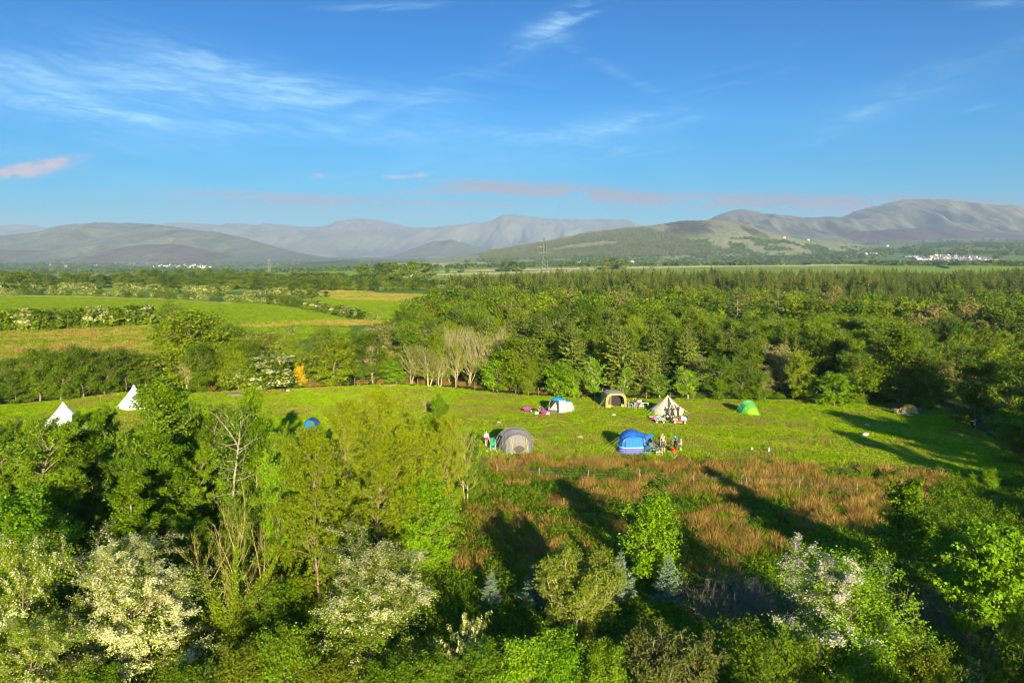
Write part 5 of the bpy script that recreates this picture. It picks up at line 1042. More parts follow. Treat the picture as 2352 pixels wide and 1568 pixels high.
# fences
def fence(path, gap, h, label, name='wire_fence', lean_=.04, seed=1, wires=3):
    r = np.random.default_rng(seed); pts = [GT(*p) for p in path]; L = [0]; [L.append(L[-1] + (b.xy - a.xy).length) for a, b in zip(pts[:-1], pts[1:])]
    px = [p.x for p in pts]; py = [p.y for p in pts]; e = empty(name, pts[0], 0, label, 'fence'); tops = []
    for s in np.arange(0, L[-1], gap):
        x, y = np.interp(s + r.normal(0, gap * .06), L, px), np.interp(s, L, py); b = Vector((x, y, tz(x, y))) - pts[0]; tp = b + Vector((r.normal(0, lean_), r.normal(0, lean_), h * r.uniform(.85, 1.15))); MB().tube([b - Vector((0, 0, .2)), tp], [.055, .048], 6).build('post', paint('fence_post', (.24, .19, .12), .9, .3, 5), e); tops.append((b, tp))
    m = MB()
    for k in range(wires):
        f = .35 + .28 * k; [m.tube([a[0].lerp(a[1], f), c_[0].lerp(c_[1], f)], .009, 3, cap=False) for a, c_ in zip(tops[:-1], tops[1:])]
    m.build('wire', paint('wire', (.4, .4, .4), .4, metal=.8), e)
fence([(560, 894), (720, 889), (880, 884), (1000, 887), (1180, 902), (1300, 911.5), (1420, 914), (1600, 917), (1780, 919)], 3.4, 1.25, 'weathered post and wire fence along the far side of the pasture', seed=2)
fence([(1130, 1092), (1240, 1097), (1384, 1106), (1560, 1114), (1640, 1119), (1807, 1127), (1960, 1140), (2090, 1148)], 4.6, 1.1, 'post and wire fence crossing the rushy slope below the tents', seed=3)
# ------------------------------------------------------------------ plants near the camera: each its own shape
rnd = random.Random(4)
def stand(name, d, H, R_, x, by, ty, hw, label, cat='tree', group=None, parts=True, rz=None, free=False):
    """put a plant grown to height H and crown radius R_ where it stands, at the size it has there"""
    H, R_ = d.get('dim', (H, R_)); P = GT(x, by); h = ztop(P, x, ty) - P.z; r = hw * P.y / 1810.0
    sxy, sz = r / R_, h / H
    if not free: sxy = min(max(sxy, sz * .6), sz * 1.7)
    return plant(name, d, P, rnd.uniform(0, 6.28) if rz is None else rz, sxy, label, cat, group, parts, sz)
def fit(x, by, ty, hw):
    P = GT(x, by); return ztop(P, x, ty) - P.z, hw * P.y / 1810.0

BIRCHES = [tree_meshes('birch%d' % i, BIRCHB, LF['birch'], seed=100 + i, H=10, R_=2.3, r0=.09, prof='egg', n1=50, e0=35, e1=68, up1=-.2, n2=10, l2=.5, sag=.9, leaves=46000, ls=.058, jr=.10, t0=.08, thin=.6, nup=.3) for i in range(3)]
ALDERS = [tree_meshes('alder%d' % i, BARK, LF['alder'], seed=120 + i, H=9.5, R_=2.8, prof=('cone', 'oval', 'egg')[i], n1=36, e0=8, e1=52, up1=.3, n2=9, l2=.42, leaves=26000, ls=.085, jr=.14, t0=.1, gap=.25, thin=1.3) for i in range(3)]
OPENT = tree_meshes('open_alder', BARK, LF['alder'], seed=131, H=6, R_=2.3, prof='cone', n1=30, e0=5, e1=50, up1=.35, n2=7, l2=.42, leaves=7500, ls=.10, jr=.14, t0=.04, gap=.2)
DENSE = tree_meshes('round_alder', BARK, LF['bright'], seed=132, H=6, R_=2.8, prof='egg', n1=44, e0=10, e1=60, up1=.3, n2=9, l2=.45, leaves=17000, ls=.11, jr=.14, t0=.04)
BRIGHT = tree_meshes('bright_birch', BARK, LF['bright'], seed=133, H=5.5, R_=1.6, r0=.06, prof='egg', n1=44, e0=20, e1=62, n2=9, leaves=15000, ls=.085, jr=.15, t0=.03, l2=.5)
LUSH = tree_meshes('lush_maple', BARK, LF['bright'], seed=134, H=7, R_=2.6, prof='oval', n1=46, e0=10, e1=60, n2=9, l2=.5, leaves=24000, ls=.085, jr=.14, t0=.08, thin=.7)
CATKIN = tree_meshes('catkin_willow', PALEB, LF['catkin'], seed=135, H=4.3, R_=.85, r0=.05, prof='column', stems=20, spread=.6, n1=16, e0=30, e1=66, n2=6, l2=.55, leaves=36000, ls=.065, lw=.4, jr=.08, t0=.06)
cov_top = lambda P: np.clip((P[:, 2] - 1.0) / 3, .15, 1) ** 1.2
HAWA = hawthorn_meshes('haw_full', BARK, LF['haw'], LF['cotton'], seed=140, H=6, R_=3.7, prof='dome', n1=58, e0=2, e1=62, up1=.12, n2=12, l2=.42, leaves=24000, ls=.06, jr=.18, t0=.03, bloom=52000, bsize=.045, sag=.35)
HAWB = hawthorn_meshes('haw_half', BARK, LF['haw'], LF['cotton'], seed=141, H=6, R_=3.6, prof='dome', n1=54, e0=2, e1=64, up1=.2, n2=11, l2=.44, leaves=30000, ls=.065, jr=.2, t0=.03, bloom=26000, bsize=.045, sag=.2, cover=lambda P: np.clip((P[:, 2] - 3.6) * .6, .10, 1.0))
HAWL = hawthorn_meshes('haw_loose', BARK, LF['haw'], LF['cotton'], seed=142, H=6, R_=3.4, prof='oval', n1=46, e0=5, e1=55, up1=.2, n2=9, l2=.45, leaves=32000, ls=.065, jr=.17, t0=.03, bloom=15000, bsize=.045, sag=.3)
HAWC = hawthorn_meshes('haw_side', BARK, LF['bright'], LF['tanbloom'], seed=143, H=6, R_=3.5, prof='dome', n1=54, e0=2, e1=64, up1=.15, n2=11, l2=.44, leaves=30000, ls=.07, jr=.2, t0=.03, bloom=20000, bsize=.045, sag=.35, cover=lambda P: (P[:, 0] < -1.2) * 1.0 + .01)
HAWARCH = hawthorn_meshes('haw_arch', BARK, LF['haw'], LF['cotton'], seed=144, H=3, R_=2.2, prof='column', n1=12, e0=20, e1=50, up1=-.3, n2=9, l2=.25, leaves=2600, ls=.06, jr=.08, t0=.1, bloom=4200, bsize=.04, stems=3, spread=.5)
BUSH = [tree_meshes('bush%d' % i, BARK, LF[m], seed=150 + i, H=3, R_=2.0, prof='dome', n1=40, e0=5, e1=65, n2=8, l2=.5, leaves=14000, ls=.075, jr=.17, t0=.02, thin=.6) for i, m in enumerate(('bright', 'alder', 'deep', 'olive'))]
GORSE = tree_meshes('gorse', BARK, LF['gorse'], seed=156, H=2.6, R_=.8, prof='column', stems=16, spread=.8, n1=14, e0=40, e1=70, n2=5, l2=.4, leaves=13000, ls=.06, lw=.4, jr=.07, t0=.15)
IVYT = tree_meshes('ivy_tree', paint('golden_bark', (.40, .31, .09), .85, .3, 6), LF['ivy'], seed=160, H=7, R_=2.9, r0=.085, prof='dome', stems=4, spread=.5, n1=11, e0=20, e1=56, up1=.85, n2=6, l2=.42, a2=34, up2=.6, n3=3, leaves=2600, ls=.055, jr=.1, t0=.22, crooked=.09, thin=.6, wob=.14)
DEADT = tree_meshes('dead_trunk', paint('grey_trunk', (.30, .25, .16), .9, .3, 5), LF['alder'], seed=161, H=9, R_=2.0, r0=.15, prof='oval', n1=30, e0=-8, e1=50, up1=.15, n2=5, l2=.5, a2=42, n3=2, leaves=2400, ls=.085, jr=.2, t0=.25, crooked=.03, thin=.6)
BARES = [tree_meshes('bare%d' % i, paint('tan_bark', (.44, .35, .19), .85, .25, 6), LF['catkin'], seed=165 + i, H=8.5, R_=2.6, r0=.11, prof='dome', stems=(3, 5, 2)[i], spread=.22, n1=15, e0=38, e1=74, up1=.7, n2=5, a2=32, l2=.5, up2=.5, n3=3, leaves=(6500, 4500, 7000)[i], ls=.085, jr=.15, t0=.25, crooked=.07, thin=1.3) for i in range(3)]
BSPRUCE = [conifer_meshes('blue_spruce%d' % i, BARK, LF['spruceb'], 170 + i, 2.6, 1.0, levels=15, per=8, tw=10, fine=3, twl=.3, e0=-5, e1=30) for i in range(2)]
def ivy_coat(d, seed):
    """ivy wraps the stems and lower limbs"""
    rng = np.random.default_rng(seed); n = len(d['trunk'].vertices); v = np.zeros(n * 3, np.float32); d['trunk'].vertices.foreach_get('co', v); v = v.reshape(-1, 3)[:4 * 9 * 6]
    C = []
    st = v.reshape(4, 9, 6, 3).mean(2)
    for s_ in st:
        t = rng.uniform(0, .9, 5200) ** 1.15; q = np.clip(t * 8, 0, 7.99); i = q.astype(int); f = (q - i)[:, None]
        C.append(s_[i] * (1 - f) + s_[i + 1] * f + rng.normal(0, 1, (5200, 3)) * (.24 * (1 - t).clip(.2, 1))[:, None])
    C = np.concatenate(C); N = rng.normal(0, .7, C.shape) + np.array([0, -.3, .6])
    d['ivy'] = leaf_mesh('ivy_coat', LF['ivy'], rng, C, N, rng.uniform(0, 1, len(C)), .07)
ivy_coat(IVYT, 7)

# --- the copse on the left, between the camera and the pasture
stand('alder_tree', ALDERS[1], 9.5, 2.8, 70, 1290, 962, 115, 'leafy green alder at the left edge, standing in front of the large white bell tent', group='trees of the copse')
stand('alder_tree', ALDERS[0], 9.5, 2.8, 225, 1230, 985, 95, 'green alder just right below the large white bell tent', group='trees of the copse')
stand('alder_tree', ALDERS[2], 9.5, 2.8, 372, 1205, 866, 108, 'tallest bushy alder hiding the right side of the smaller white bell tent', group='trees of the copse')
stand('alder_tree', ALDERS[0], 9.5, 2.8, 395, 1260, 990, 95, 'leafy alder in front of the tallest bushy alder of the copse', group='trees of the copse')
stand('half_dead_tree', DEADT, 9, 2.2, 528, 1235, 925, 75, 'tall straight grey trunk with bare horizontal dead branches amid the copse', group='trees of the copse')
stand('alder_tree', ALDERS[1], 9.5, 2.8, 500, 1180, 938, 80, 'thin leafy alder whose leaves mingle with the straight dead trunk', group='trees of the copse')
stand('alder_tree', ALDERS[2], 9.5, 2.8, 602, 1200, 893, 62, 'slim alder left of the hidden blue tent', group='trees of the copse')
stand('alder_tree', ALDERS[1], 9.5, 2.8, 676, 1205, 978, 42, 'small alder directly under the hidden blue tent', group='trees of the copse')
stand('alder_tree', ALDERS[0], 9.5, 2.8, 302, 1360, 1095, 95, 'alder with a dead twiggy top above the large white hawthorn', group='trees of the copse')
stand('lush_tree', LUSH, 7, 2.6, 60, 1420, 1118, 115, 'lush bright green tree at the left edge above the loose hawthorn', group='trees of the copse')
stand('birch_tree', BIRCHES[0], 10, 2.3, 735, 1440, 975, 112, 'large yellow green birch behind the cream hawthorn, nearest of the birches', group='birches')
stand('birch_tree', BIRCHES[1], 10, 2.3, 795, 1215, 922, 72, 'birch right of the hidden blue tent, leftmost of those at the back', group='birches')
stand('birch_tree', BIRCHES[2], 10, 2.3, 905, 1225, 892, 72, 'tallest darker birch in the middle of the copse', group='birches')
stand('birch_tree', BIRCHES[0], 10, 2.3, 955, 1290, 985, 95, 'broad yellow green birch beside the rushy slope', group='birches')
stand('birch_tree', BIRCHES[1], 10, 2.3, 870, 1330, 1010, 85, 'birch between the nearest birch and the broad one by the slope', group='birches')
stand('birch_tree', BIRCHES[2], 10, 2.3, 1022, 1215, 955, 52, 'narrow birch near the copse end towards the grey tent', group='birches')
stand('lush_tree', LUSH, 7, 2.6, 978, 1310, 1090, 85, 'rounded bright green tree at the copse edge by the rushy slope', group='trees of the copse')
stand('pale_stemmed_tree', BARES[2], 8.5, 1.9, 1072, 1165, 985, 40, 'sparse pale stemmed tree at the copse end, left of the grey tent', group='bare trees')
stand('alder_tree', ALDERS[2], 9.5, 2.8, 1085, 1160, 1000, 38, 'small leafy tree at the right end of the copse, below the woman in pink shorts', group='trees of the copse')
stand('bare_tree', BARES[0], 8.5, 1.9, 988, 1110, 912, 24, 'pale leafless tree top sticking out between two birches', group='bare trees', free=True)
stand('alder_tree', ALDERS[2], 9.5, 2.8, 1012, 1130, 905, 26, 'slim leafy tree beside the pale leafless one', group='trees of the copse')
stand('lush_tree', LUSH, 7, 2.6, 640, 1300, 1045, 55, 'bright green tree squeezed between the dead trunk and the nearest birch', group='trees of the copse')
stand('ivy_tree', IVYT, 7, 3.6, 535, 1465, 1112, 125, 'bare spreading tree with ivy covered stems beside the white hawthorn', free=True)
stand('bush', BUSH[1], 3, 2, 660, 1470, 1335, 75, 'green bush between the ivy covered tree and the cream hawthorn', 'bush', 'bushes along the near edge')
for x, by, ty, hw, m, lb in [(560, 1330, 1140, 70, 1, 'rusty tinged green tree behind the ivy covered bare tree'), (455, 1330, 1180, 60, 2, 'dark alder left of the ivy covered bare tree'), (130, 1300, 1080, 70, 2, 'shaded alder between two lush trees on the left')]:
    stand('alder_tree', ALDERS[m], 9.5, 2.8, x, by, ty, hw, lb, group='trees of the copse')

for x, by, ty, hw, m, lb in [(226, 1105, 934, 40, 2, 'bushy alder in the gap between the two white bell tents'), (48, 1120, 960, 44, 1, 'bushy alder left of the large white bell tent'), (455, 1080, 925, 40, 2, 'alder top against the pasture right of the smaller white bell tent'), (738, 1120, 972, 30, 0, 'slim alder hiding the right side of the hidden blue tent'), (92, 1165, 966, 42, 0, 'slim alder crown covering the left foot of the large white bell tent'), (196, 1140, 950, 40, 2, 'slim alder just right of the large white bell tent'), (266, 1115, 934, 34, 1, 'slim alder crown covering the foot of the smaller white bell tent'), (140, 1190, 966, 62, 1, 'leafy alder crowns right across the foot of the large white bell tent'), (20, 1160, 972, 70, 2, 'alder at the left edge beside the large white bell tent'), (236, 1140, 946, 46, 0, 'light leafed alder between the two white bell tents'), (430, 1190, 900, 62, 1, 'alder right of the tallest bushy one, in front of the pasture'), (175, 1260, 1030, 70, 2, 'alder in the middle of the left hand copse'), (330, 1270, 1020, 62, 1, 'alder below the tallest bushy one'), (588, 1212, 960, 48, 0, 'leafy alder just right of the straight dead trunk'), (700, 1230, 1000, 50, 2, 'green alder left of the nearest birch top'), (446, 1228, 1020, 52, 2, 'leafy alder just left of the straight dead trunk'), (985, 1180, 950, 50, 0, 'alder among the birches at the back of the copse')]:
    stand('alder_tree', ALDERS[m], 9.5, 2.8, x, by, ty, hw, lb, group='trees of the copse')
# --- hawthorns and shrubs along the bottom
HG = 'flowering hawthorns close by'
stand('hawthorn', HAWA, 6, 3.7, 332, 1535, 1238, 172, 'big hawthorn smothered in white blossom, bottom left', 'hawthorn', HG, free=True)
stand('hawthorn', HAWL, 6, 3.4, 45, 1570, 1235, 130, 'loose white flowering hawthorn at the left edge', 'hawthorn', HG, free=True)
stand('hawthorn', HAWL, 6, 3.4, 60, 1650, 1430, 130, 'hawthorn with creamy sprays in the bottom left corner', 'hawthorn', HG, free=True, rz=2.0)
stand('hawthorn', HAWB, 6, 3.6, 850, 1550, 1248, 165, 'hawthorn cream on top and green below, left of the rushy slope', 'hawthorn', HG, free=True)
stand('hawthorn', HAWARCH, 3, 2.2, 1075, 1560, 1402, 62, 'low hawthorn with long arching white branches', 'hawthorn', HG, free=True)
stand('hawthorn', HAWC, 6, 3.5, 1968, 1590, 1268, 172, 'bright green hawthorn with pinkish white blossom on its left flank only', 'hawthorn', HG, free=True, rz=.25)
stand('hawthorn', HAWARCH, 3, 2.2, 2238, 1600, 1505, 42, 'small white flowered bush in the bottom right corner', 'hawthorn', HG, free=True)
stand('bright_birch', BRIGHT, 5.5, 1.6, 1503, 1345, 1140, 70, 'single bright lime green young birch on the rushy slope', free=True)
stand('willow_bush', CATKIN, 4.3, 2.3, 1330, 1480, 1262, 108, 'yellowish willow covered in fluffy catkins between the blue spruces', 'bush', free=True)
BS = 'young blue spruces'
for x, by, ty, hw, lb in [(1131, 1400, 1314, 32, 'pale blue spruce on its own left of the willow'), (1224, 1404, 1302, 42, 'blue spruce half hidden by the left side of the willow'), (1428, 1384, 1266, 42, 'tallest blue spruce, right of the willow'), (1531, 1382, 1276, 42, 'greener spruce in front of the lime green birch'), (1731, 1384, 1318, 30, 'shaded small blue spruce right of the lime green birch'), (1925, 1362, 1286, 24, 'small spruce tip just left behind the green hawthorn'), (2036, 1372, 1286, 30, 'small spruce tip on the right behind the green hawthorn')]:
    stand('blue_spruce', BSPRUCE[int(x) % 2], 2.6, 1.0, x, by, ty, hw, lb, 'spruce', BS)
stand('alder_tree', OPENT, 6, 2.3, 2074, 1350, 1098, 98, 'open sparsely leaved alder on the right of the slope', free=True)
stand('alder_tree', DENSE, 6, 2.8, 2262, 1478, 1190, 122, 'dense round leafy alder at the right edge', free=True)
NB = 'bushes along the near edge'
for x, by, ty, hw, m, lb in [
    (1105, 1620, 1478, 75, 1, 'leafy green bush under the arching hawthorn branches'), (1195, 1630, 1462, 72, 0, 'bright maple bush under the blue spruces'), (1290, 1620, 1448, 80, 0, 'bright green bush under the willow'), (1390, 1640, 1478, 70, 1, 'green bush left of the rusty gorse'),
    (1725, 1630, 1440, 95, 2, 'dark green shaded bush right of the rusty gorse'), (1830, 1620, 1450, 60, 2, 'dark bush between the gorse and the green hawthorn'), (1930, 1640, 1485, 78, 1, 'low branchy bush in front of the green hawthorn'), (2120, 1640, 1470, 80, 3, 'olive bush at the foot of the green hawthorn, right side'), (2330, 1640, 1450, 80, 2, 'dark bush in the bottom right corner'),
    (560, 1620, 1470, 90, 3, 'olive green thicket at the foot of the ivy covered tree'), (655, 1630, 1440, 85, 1, 'green thicket right of the ivy covered tree'), (745, 1640, 1500, 85, 3, 'olive thicket under the cream hawthorn'), (900, 1650, 1520, 90, 1, 'green bush below the cream hawthorn'), (1000, 1650, 1510, 70, 1, 'green bush left of the arching hawthorn'), (430, 1650, 1520, 80, 2, 'dark green bush below the big white hawthorn'), (230, 1650, 1530, 80, 1, 'green bush at the bottom between two hawthorns')]:
    stand('bush', BUSH[m], 3, 2, x, by, ty, hw, lb, 'bush', NB)
stand('gorse_bush', GORSE, 2.6, 1.7, 1540, 1640, 1452, 115, 'rusty brown and green gorse bush at the bottom', 'bush', free=True)
for x, by, ty, hw, lb in [(2275, 1125, 1074, 22, 'small upright shrub at the field corner above the brambles'), (2240, 1115, 1088, 30, 'low rounded shrub beside the upright one at the field corner')]:
    stand('bush', BUSH[0], 3, 2, x, by, ty, hw, lb, 'bush', 'shrubs at the field corner')

# --- trees that stand behind and beside the camera; their long evening shadows lie across the slope and the pasture
for x, y, h, r_ in [(20, -9, 12, 3.4), (26, -7, 13, 4.2), (31, -4, 13.5, 4.5), (35, 1, 13.5, 4.6), (40, 6, 13, 4.8), (45, 12, 11, 4.8), (48, 20, 9, 4.5), (50, 28, 9, 4.5), (51, 37, 13, 4.5), (54, 44, 14, 5), (57, 51, 11, 4.5), (60, 58, 9.5, 4.5), (63, 65, 14, 5), (67, 72, 13, 5), (58, 40, 14, 5), (63, 48, 12.5, 4.5), (66, 56, 14, 5), (71, 65, 14, 5)]:
    o = plant('alder_tree', ALDERS[int(x) % 3], (x, y, 0), x, r_ / 2.8, 'tall alder outside the picture on the right', 'tree', 'alders behind the camera', True, h / 9.5)
# ------------------------------------------------------------------ the wood, the hedges, the far trees
def small(nm, leaf, seed, H=9, R_=3.2, leaves=2600, ls=.3, bark=None, **kw):
    a = dict(prof='oval', n1=26, e0=12, e1=68, n2=6, l2=.5, jr=.32, t0=.1, thin=1.6, wob=.12); a.update(kw)
    return tree_meshes(nm, bark or BARK, LF[leaf], seed=seed, H=H, R_=R_, leaves=leaves, ls=ls, **a)
MIDW = [small('mid%d' % i, m, 200 + i, leaves=11000, ls=.14, jr=.30, prof=p, gap=.15, t0=.04, n1=34, n2=7) for i, (m, p) in enumerate([('wood', 'oval'), ('wood', 'egg'), ('deep', 'dome'), ('alder', 'oval'), ('wood', 'dome')])]
MIDB = [small('midbright%d' % i, 'bright', 210 + i, H=5, R_=2.2, leaves=6500, ls=.13, jr=.2, prof=('egg', 'dome')[i], t0=.12) for i in range(2)]
MIDF = hawthorn_meshes('midflower', PALEB, LF['bright'], LF['cotton'], seed=213, H=6, R_=1.9, prof='egg', n1=30, e0=25, e1=65, n2=7, leaves=5000, ls=.12, jr=.18, t0=.15, bloom=420, bsize=.09)
MIDT = [small('midtan%d' % i, 'tanleaf', 216 + i, H=7, R_=3.0, leaves=6500, ls=.14, jr=.22, prof='dome', bark=PALEB) for i in range(2)]
MIDC = small('midcatkin', 'catkin', 219, H=7, R_=3, leaves=8000, ls=.13, jr=.22, prof='dome')
MIDH = [hawthorn_meshes('midhaw%d' % i, BARK, LF['haw'], LF[f], seed=220 + i, H=5, R_=2.6, prof='dome', n1=30, e0=5, e1=62, n2=7, l2=.45, leaves=4200, ls=.15, jr=.24, t0=.03, bloom=b, bsize=.11, cover=c) for i, (f, b, c) in enumerate([('cotton', 2600, None), ('cotton', 1300, lambda P: (P[:, 2] > 2.6) + .03), ('tanbloom', 2200, lambda P: (P[:, 0] < .3) + .05)])]
MIDBARE = BARES
FARW = [small('far%d' % i, m, 230 + i, leaves=3000, ls=.27, jr=.40, n1=20, n2=5, prof=p, thin=2.2) for i, (m, p) in enumerate([('wood', 'oval'), ('wood', 'dome'), ('wood', 'egg'), ('deep', 'oval'), ('alder', 'dome')])]
FARO = small('farolive', 'olive', 238, leaves=3000, ls=.27, jr=.40, n1=20, n2=5)
FARB = small('farbelt', 'deep', 237, leaves=3000, ls=.27, jr=.40, n1=20, n2=5, prof='dome')
FART = small('fartan', 'tanleaf', 239, leaves=3000, ls=.24, jr=.4, n1=20, n2=5, prof='dome', bark=PALEB)
CON = [conifer_meshes('con%d' % i, BARK, LF['spruce'], 240 + i, 12, 2.7, p=.7, levels=17, per=7, tw=6, twl=.34, width=.5, e0=-8, e1=38, ragged=.25, r0=.11, updn=.25) for i in range(3)]
CONP = [conifer_meshes('conp%d' % i, BARK, LF['spruceg'], 245 + i, 12, 2.9, levels=19, per=6, tw=10, twl=.3, width=.34, e0=-5, e1=28, ragged=.32, gap=.15, r0=.13, updn=.35, p=.7) for i in range(2)]
COPPER = small('copper', 'copper', 249, H=9, R_=4, leaves=2200, ls=.35, jr=.4)
GOLD = small('goldgorse', 'gold', 250, H=2.4, R_=1.6, leaves=2600, ls=.12, jr=.18, prof='dome', t0=.05)

occupied = []
def put(name, d, H, R_, x, by, ty, hw, label, cat='tree', group=None, parts=True, free=True):
    o = stand(name, d, H, R_, x, by, ty, hw, label, cat, group, parts, free=free); occupied.append((o.location.x, o.location.y, hw * o.location.y / 1810 * .75)); return o
# row of dark alders beyond the bell tents
for i, (x, by, ty, hw) in enumerate([(10, 905, 822, 38), (66, 902, 812, 38), (118, 898, 808, 36), (166, 894, 800, 38), (216, 890, 800, 40), (264, 884, 806, 38), (312, 878, 812, 38), (-15, 930, 860, 45), (38, 926, 846, 38), (92, 922, 800, 46), (140, 920, 815, 40), (192, 914, 794, 46), (240, 906, 812, 40), (290, 897, 800, 46), (334, 890, 812, 36)]):
    put('alder_tree', MIDW[2], 9, 3.2, x, by, ty, hw, 'dark bushy alder in the row beyond the white bell tents', group='alder row beyond the bell tents')
# trees and bushes along the far side of the pasture, told apart by what stands by them
W5, B2 = MIDW, MIDB
edge = [
 ('broadleaf_tree', W5[4], 9, 3.2, 452, 885, 712, 92, 'largest rounded green tree left of the white hawthorns'),
 ('broadleaf_tree', W5[0], 9, 3.2, 395, 860, 735, 50, 'green tree on the left shoulder of the largest rounded one'),
 ('broadleaf_tree', W5[3], 9, 3.2, 385, 800, 690, 36, 'tree standing above the end of the dark hedge'),
 ('broadleaf_tree', W5[1], 9, 3.2, 522, 890, 790, 48, 'green tree between the largest rounded tree and the white hawthorn'),
 ('catkin_tree', MIDC, 7, 3, 610, 868, 762, 66, 'pale yellow catkin tree above the white hawthorn'),
 ('broadleaf_tree', W5[0], 9, 3.2, 765, 888, 772, 60, 'green tree right of the golden gorse'),
 ('broadleaf_tree', W5[1], 9, 3.2, 718, 880, 790, 40, 'narrow green tree directly behind the golden gorse'),
 ('broadleaf_tree', W5[2], 9, 3.2, 832, 880, 760, 52, 'dark green tree left of the bare ash stems'),
 ('maple_tree', B2[1], 5, 2.2, 912, 883, 826, 37, 'low rounded bright green tree behind the bare earth patch'),
 ('tan_tree', MIDT[0], 7, 3, 895, 860, 744, 58, 'tan budding tree above the low rounded bright tree'),
 ('tan_tree', MIDT[1], 7, 3, 1000, 860, 755, 62, 'tan budding tree behind the bare ash stems'),
 ('broadleaf_tree', W5[0], 9, 3.2, 1195, 898, 768, 70, 'tall green tree left of the white and blue tent'),
 ('maple_tree', B2[0], 5, 2.2, 1142, 898, 820, 45, 'bright green tree beyond the pasture, left of the tall green one'),
 ('broadleaf_tree', W5[1], 9, 3.2, 1214, 906, 828, 28, 'slim tree at the pasture edge left of the white and blue tent'),
 ('maple_tree', B2[1], 5, 2.2, 1278, 912, 830, 46, 'bright round tree right behind the white and blue tent'),
 ('maple_tree', B2[0], 5, 2.2, 1318, 914, 846, 32, 'bright low tree right of the one behind the white and blue tent'),
 ('flowering_tree', MIDF, 6, 1.9, 1366, 916, 822, 30, 'slender bright tree dotted with white flowers left of the khaki tent'),
 ('flowering_tree', MIDF, 6, 1.9, 1432, 913, 845, 18, 'thin flowering tree right behind the khaki tent'),
 ('catkin_tree', MIDC, 7, 3, 1478, 905, 808, 58, 'wide yellowish tree behind the khaki tent'),
 ('flowering_tree', MIDF, 6, 1.9, 1515, 914, 860, 38, 'bright flowering bush left behind the cream bell tent'),
 ('flowering_tree', MIDF, 6, 1.9, 1580, 916, 848, 44, 'bright flowering tree right behind the cream bell tent'),
 ('broadleaf_tree', W5[3], 9, 3.2, 1650, 918, 815, 46, 'yellow green tree with pale trunks left of the lime dome tent'),
 ('broadleaf_tree', W5[0], 9, 3.2, 1704, 918, 828, 40, 'tree close behind the lime dome tent'),
 ('broadleaf_tree', W5[3], 9, 3.2, 1746, 920, 846, 34, 'low leafy tree on the right behind the lime dome tent'),
 ('tan_tree', MIDT[1], 7, 3, 1795, 900, 792, 52, 'tan tree above and right of the lime dome tent'),
 ('broadleaf_tree', W5[1], 9, 3.2, 1835, 918, 808, 46, 'green tree left of the shaded round bush'),
 ('maple_tree', B2[1], 5, 2.2, 1916, 932, 853, 48, 'round dark green bush standing out into the pasture by the shade'),
 ('broadleaf_tree', W5[2], 9, 3.2, 1985, 926, 812, 60, 'dark shaded tree right of the round bush'),
 ('broadleaf_tree', W5[4], 9, 3.2, 2062, 928, 750, 72, 'tall sunlit tree behind the orange dome tent'),
 ('broadleaf_tree', W5[2], 9, 3.2, 2140, 940, 800, 60, 'dark tree right behind the orange dome tent'),
  ('broadleaf_tree', W5[2], 9, 3.2, 2238, 976, 822, 56, 'dark tree leaning over the right side of the pasture'),
 ('broadleaf_tree', W5[3], 9, 3.2, 2302, 1012, 850, 48, 'tree at the right of the pasture beside the one leaning over it'),
 ('broadleaf_tree', W5[2], 9, 3.2, 2354, 998, 795, 72, 'big dark tree at the right edge of the picture above the pasture'),
 ('hedge_bush', W5[2], 9, 3.2, 2345, 1062, 962, 58, 'dark rounded bush in the shade at the right edge of the pasture'),
]
for e in edge: put(*e[:8], e[8], 'tree', 'trees along the far side of the pasture')
for x, by, ty, hw, k, lb in [(430, 892, 824, 24, 0, 'leafless reddish stems left of the white hawthorns'), (856, 880, 785, 22, 1, 'bare forked tree left of the low rounded bright tree'), (985, 888, 800, 42, 0, 'bare spreading ash with a clear trunk at the fence'), (1046, 889, 788, 30, 2, 'pale ash trunk with a few leaves at the fence'), (1032, 880, 752, 34, 1, 'upright brush of bare stems behind the spreading ash'), (1078, 886, 762, 38, 1, 'tall bare brush of stems right of the pale ash'), (1112, 888, 770, 34, 0, 'bare stems left of the tall green tree'), (1150, 870, 757, 22, 1, 'thin bare tree rising over the tall green tree'), (945, 882, 790, 34, 0, 'tan bare tree right of the low rounded bright tree'), (1066, 868, 748, 40, 1, 'tan bare crown behind the pale ash'), (1130, 868, 764, 34, 2, 'tan half leafed tree left behind the tall green tree'), (1010, 889, 815, 28, 2, 'small half leafed tree between the two bare ashes at the fence'), (1855, 920, 862, 8, 2, 'single crooked bare pole by the shaded bush')]:
    put('bare_tree', BARES[k], 8.5, 2.6, x, by, ty, hw, lb, 'tree', 'bare trees')
for x, by, ty, hw, k, lb in [(622, 893, 812, 70, 0, 'white flowering hawthorn at the pasture edge left of the golden gorse'), (548, 893, 828, 42, 2, 'sparser hawthorn left of the white one at the pasture edge'), (666, 786, 752, 16, 0, 'lone white hawthorn out in the small field'), (566, 800, 764, 26, 0, 'white hawthorn top above the catkin tree'), (850, 734, 722, 9, 0, 'small white hawthorn, left of the pair at the field corner'), (869, 735, 715, 7, 0, 'small white hawthorn, right of the pair at the field corner')]:
    put('hawthorn', MIDH[k], 5, 2.6, x, by, ty, hw, lb, 'hawthorn', 'hawthorns beyond the pasture')
put('gorse_bush', GOLD, 2.4, 1.6, 690, 886, 838, 15, 'golden yellow flowering gorse by the white hawthorn', 'bush')
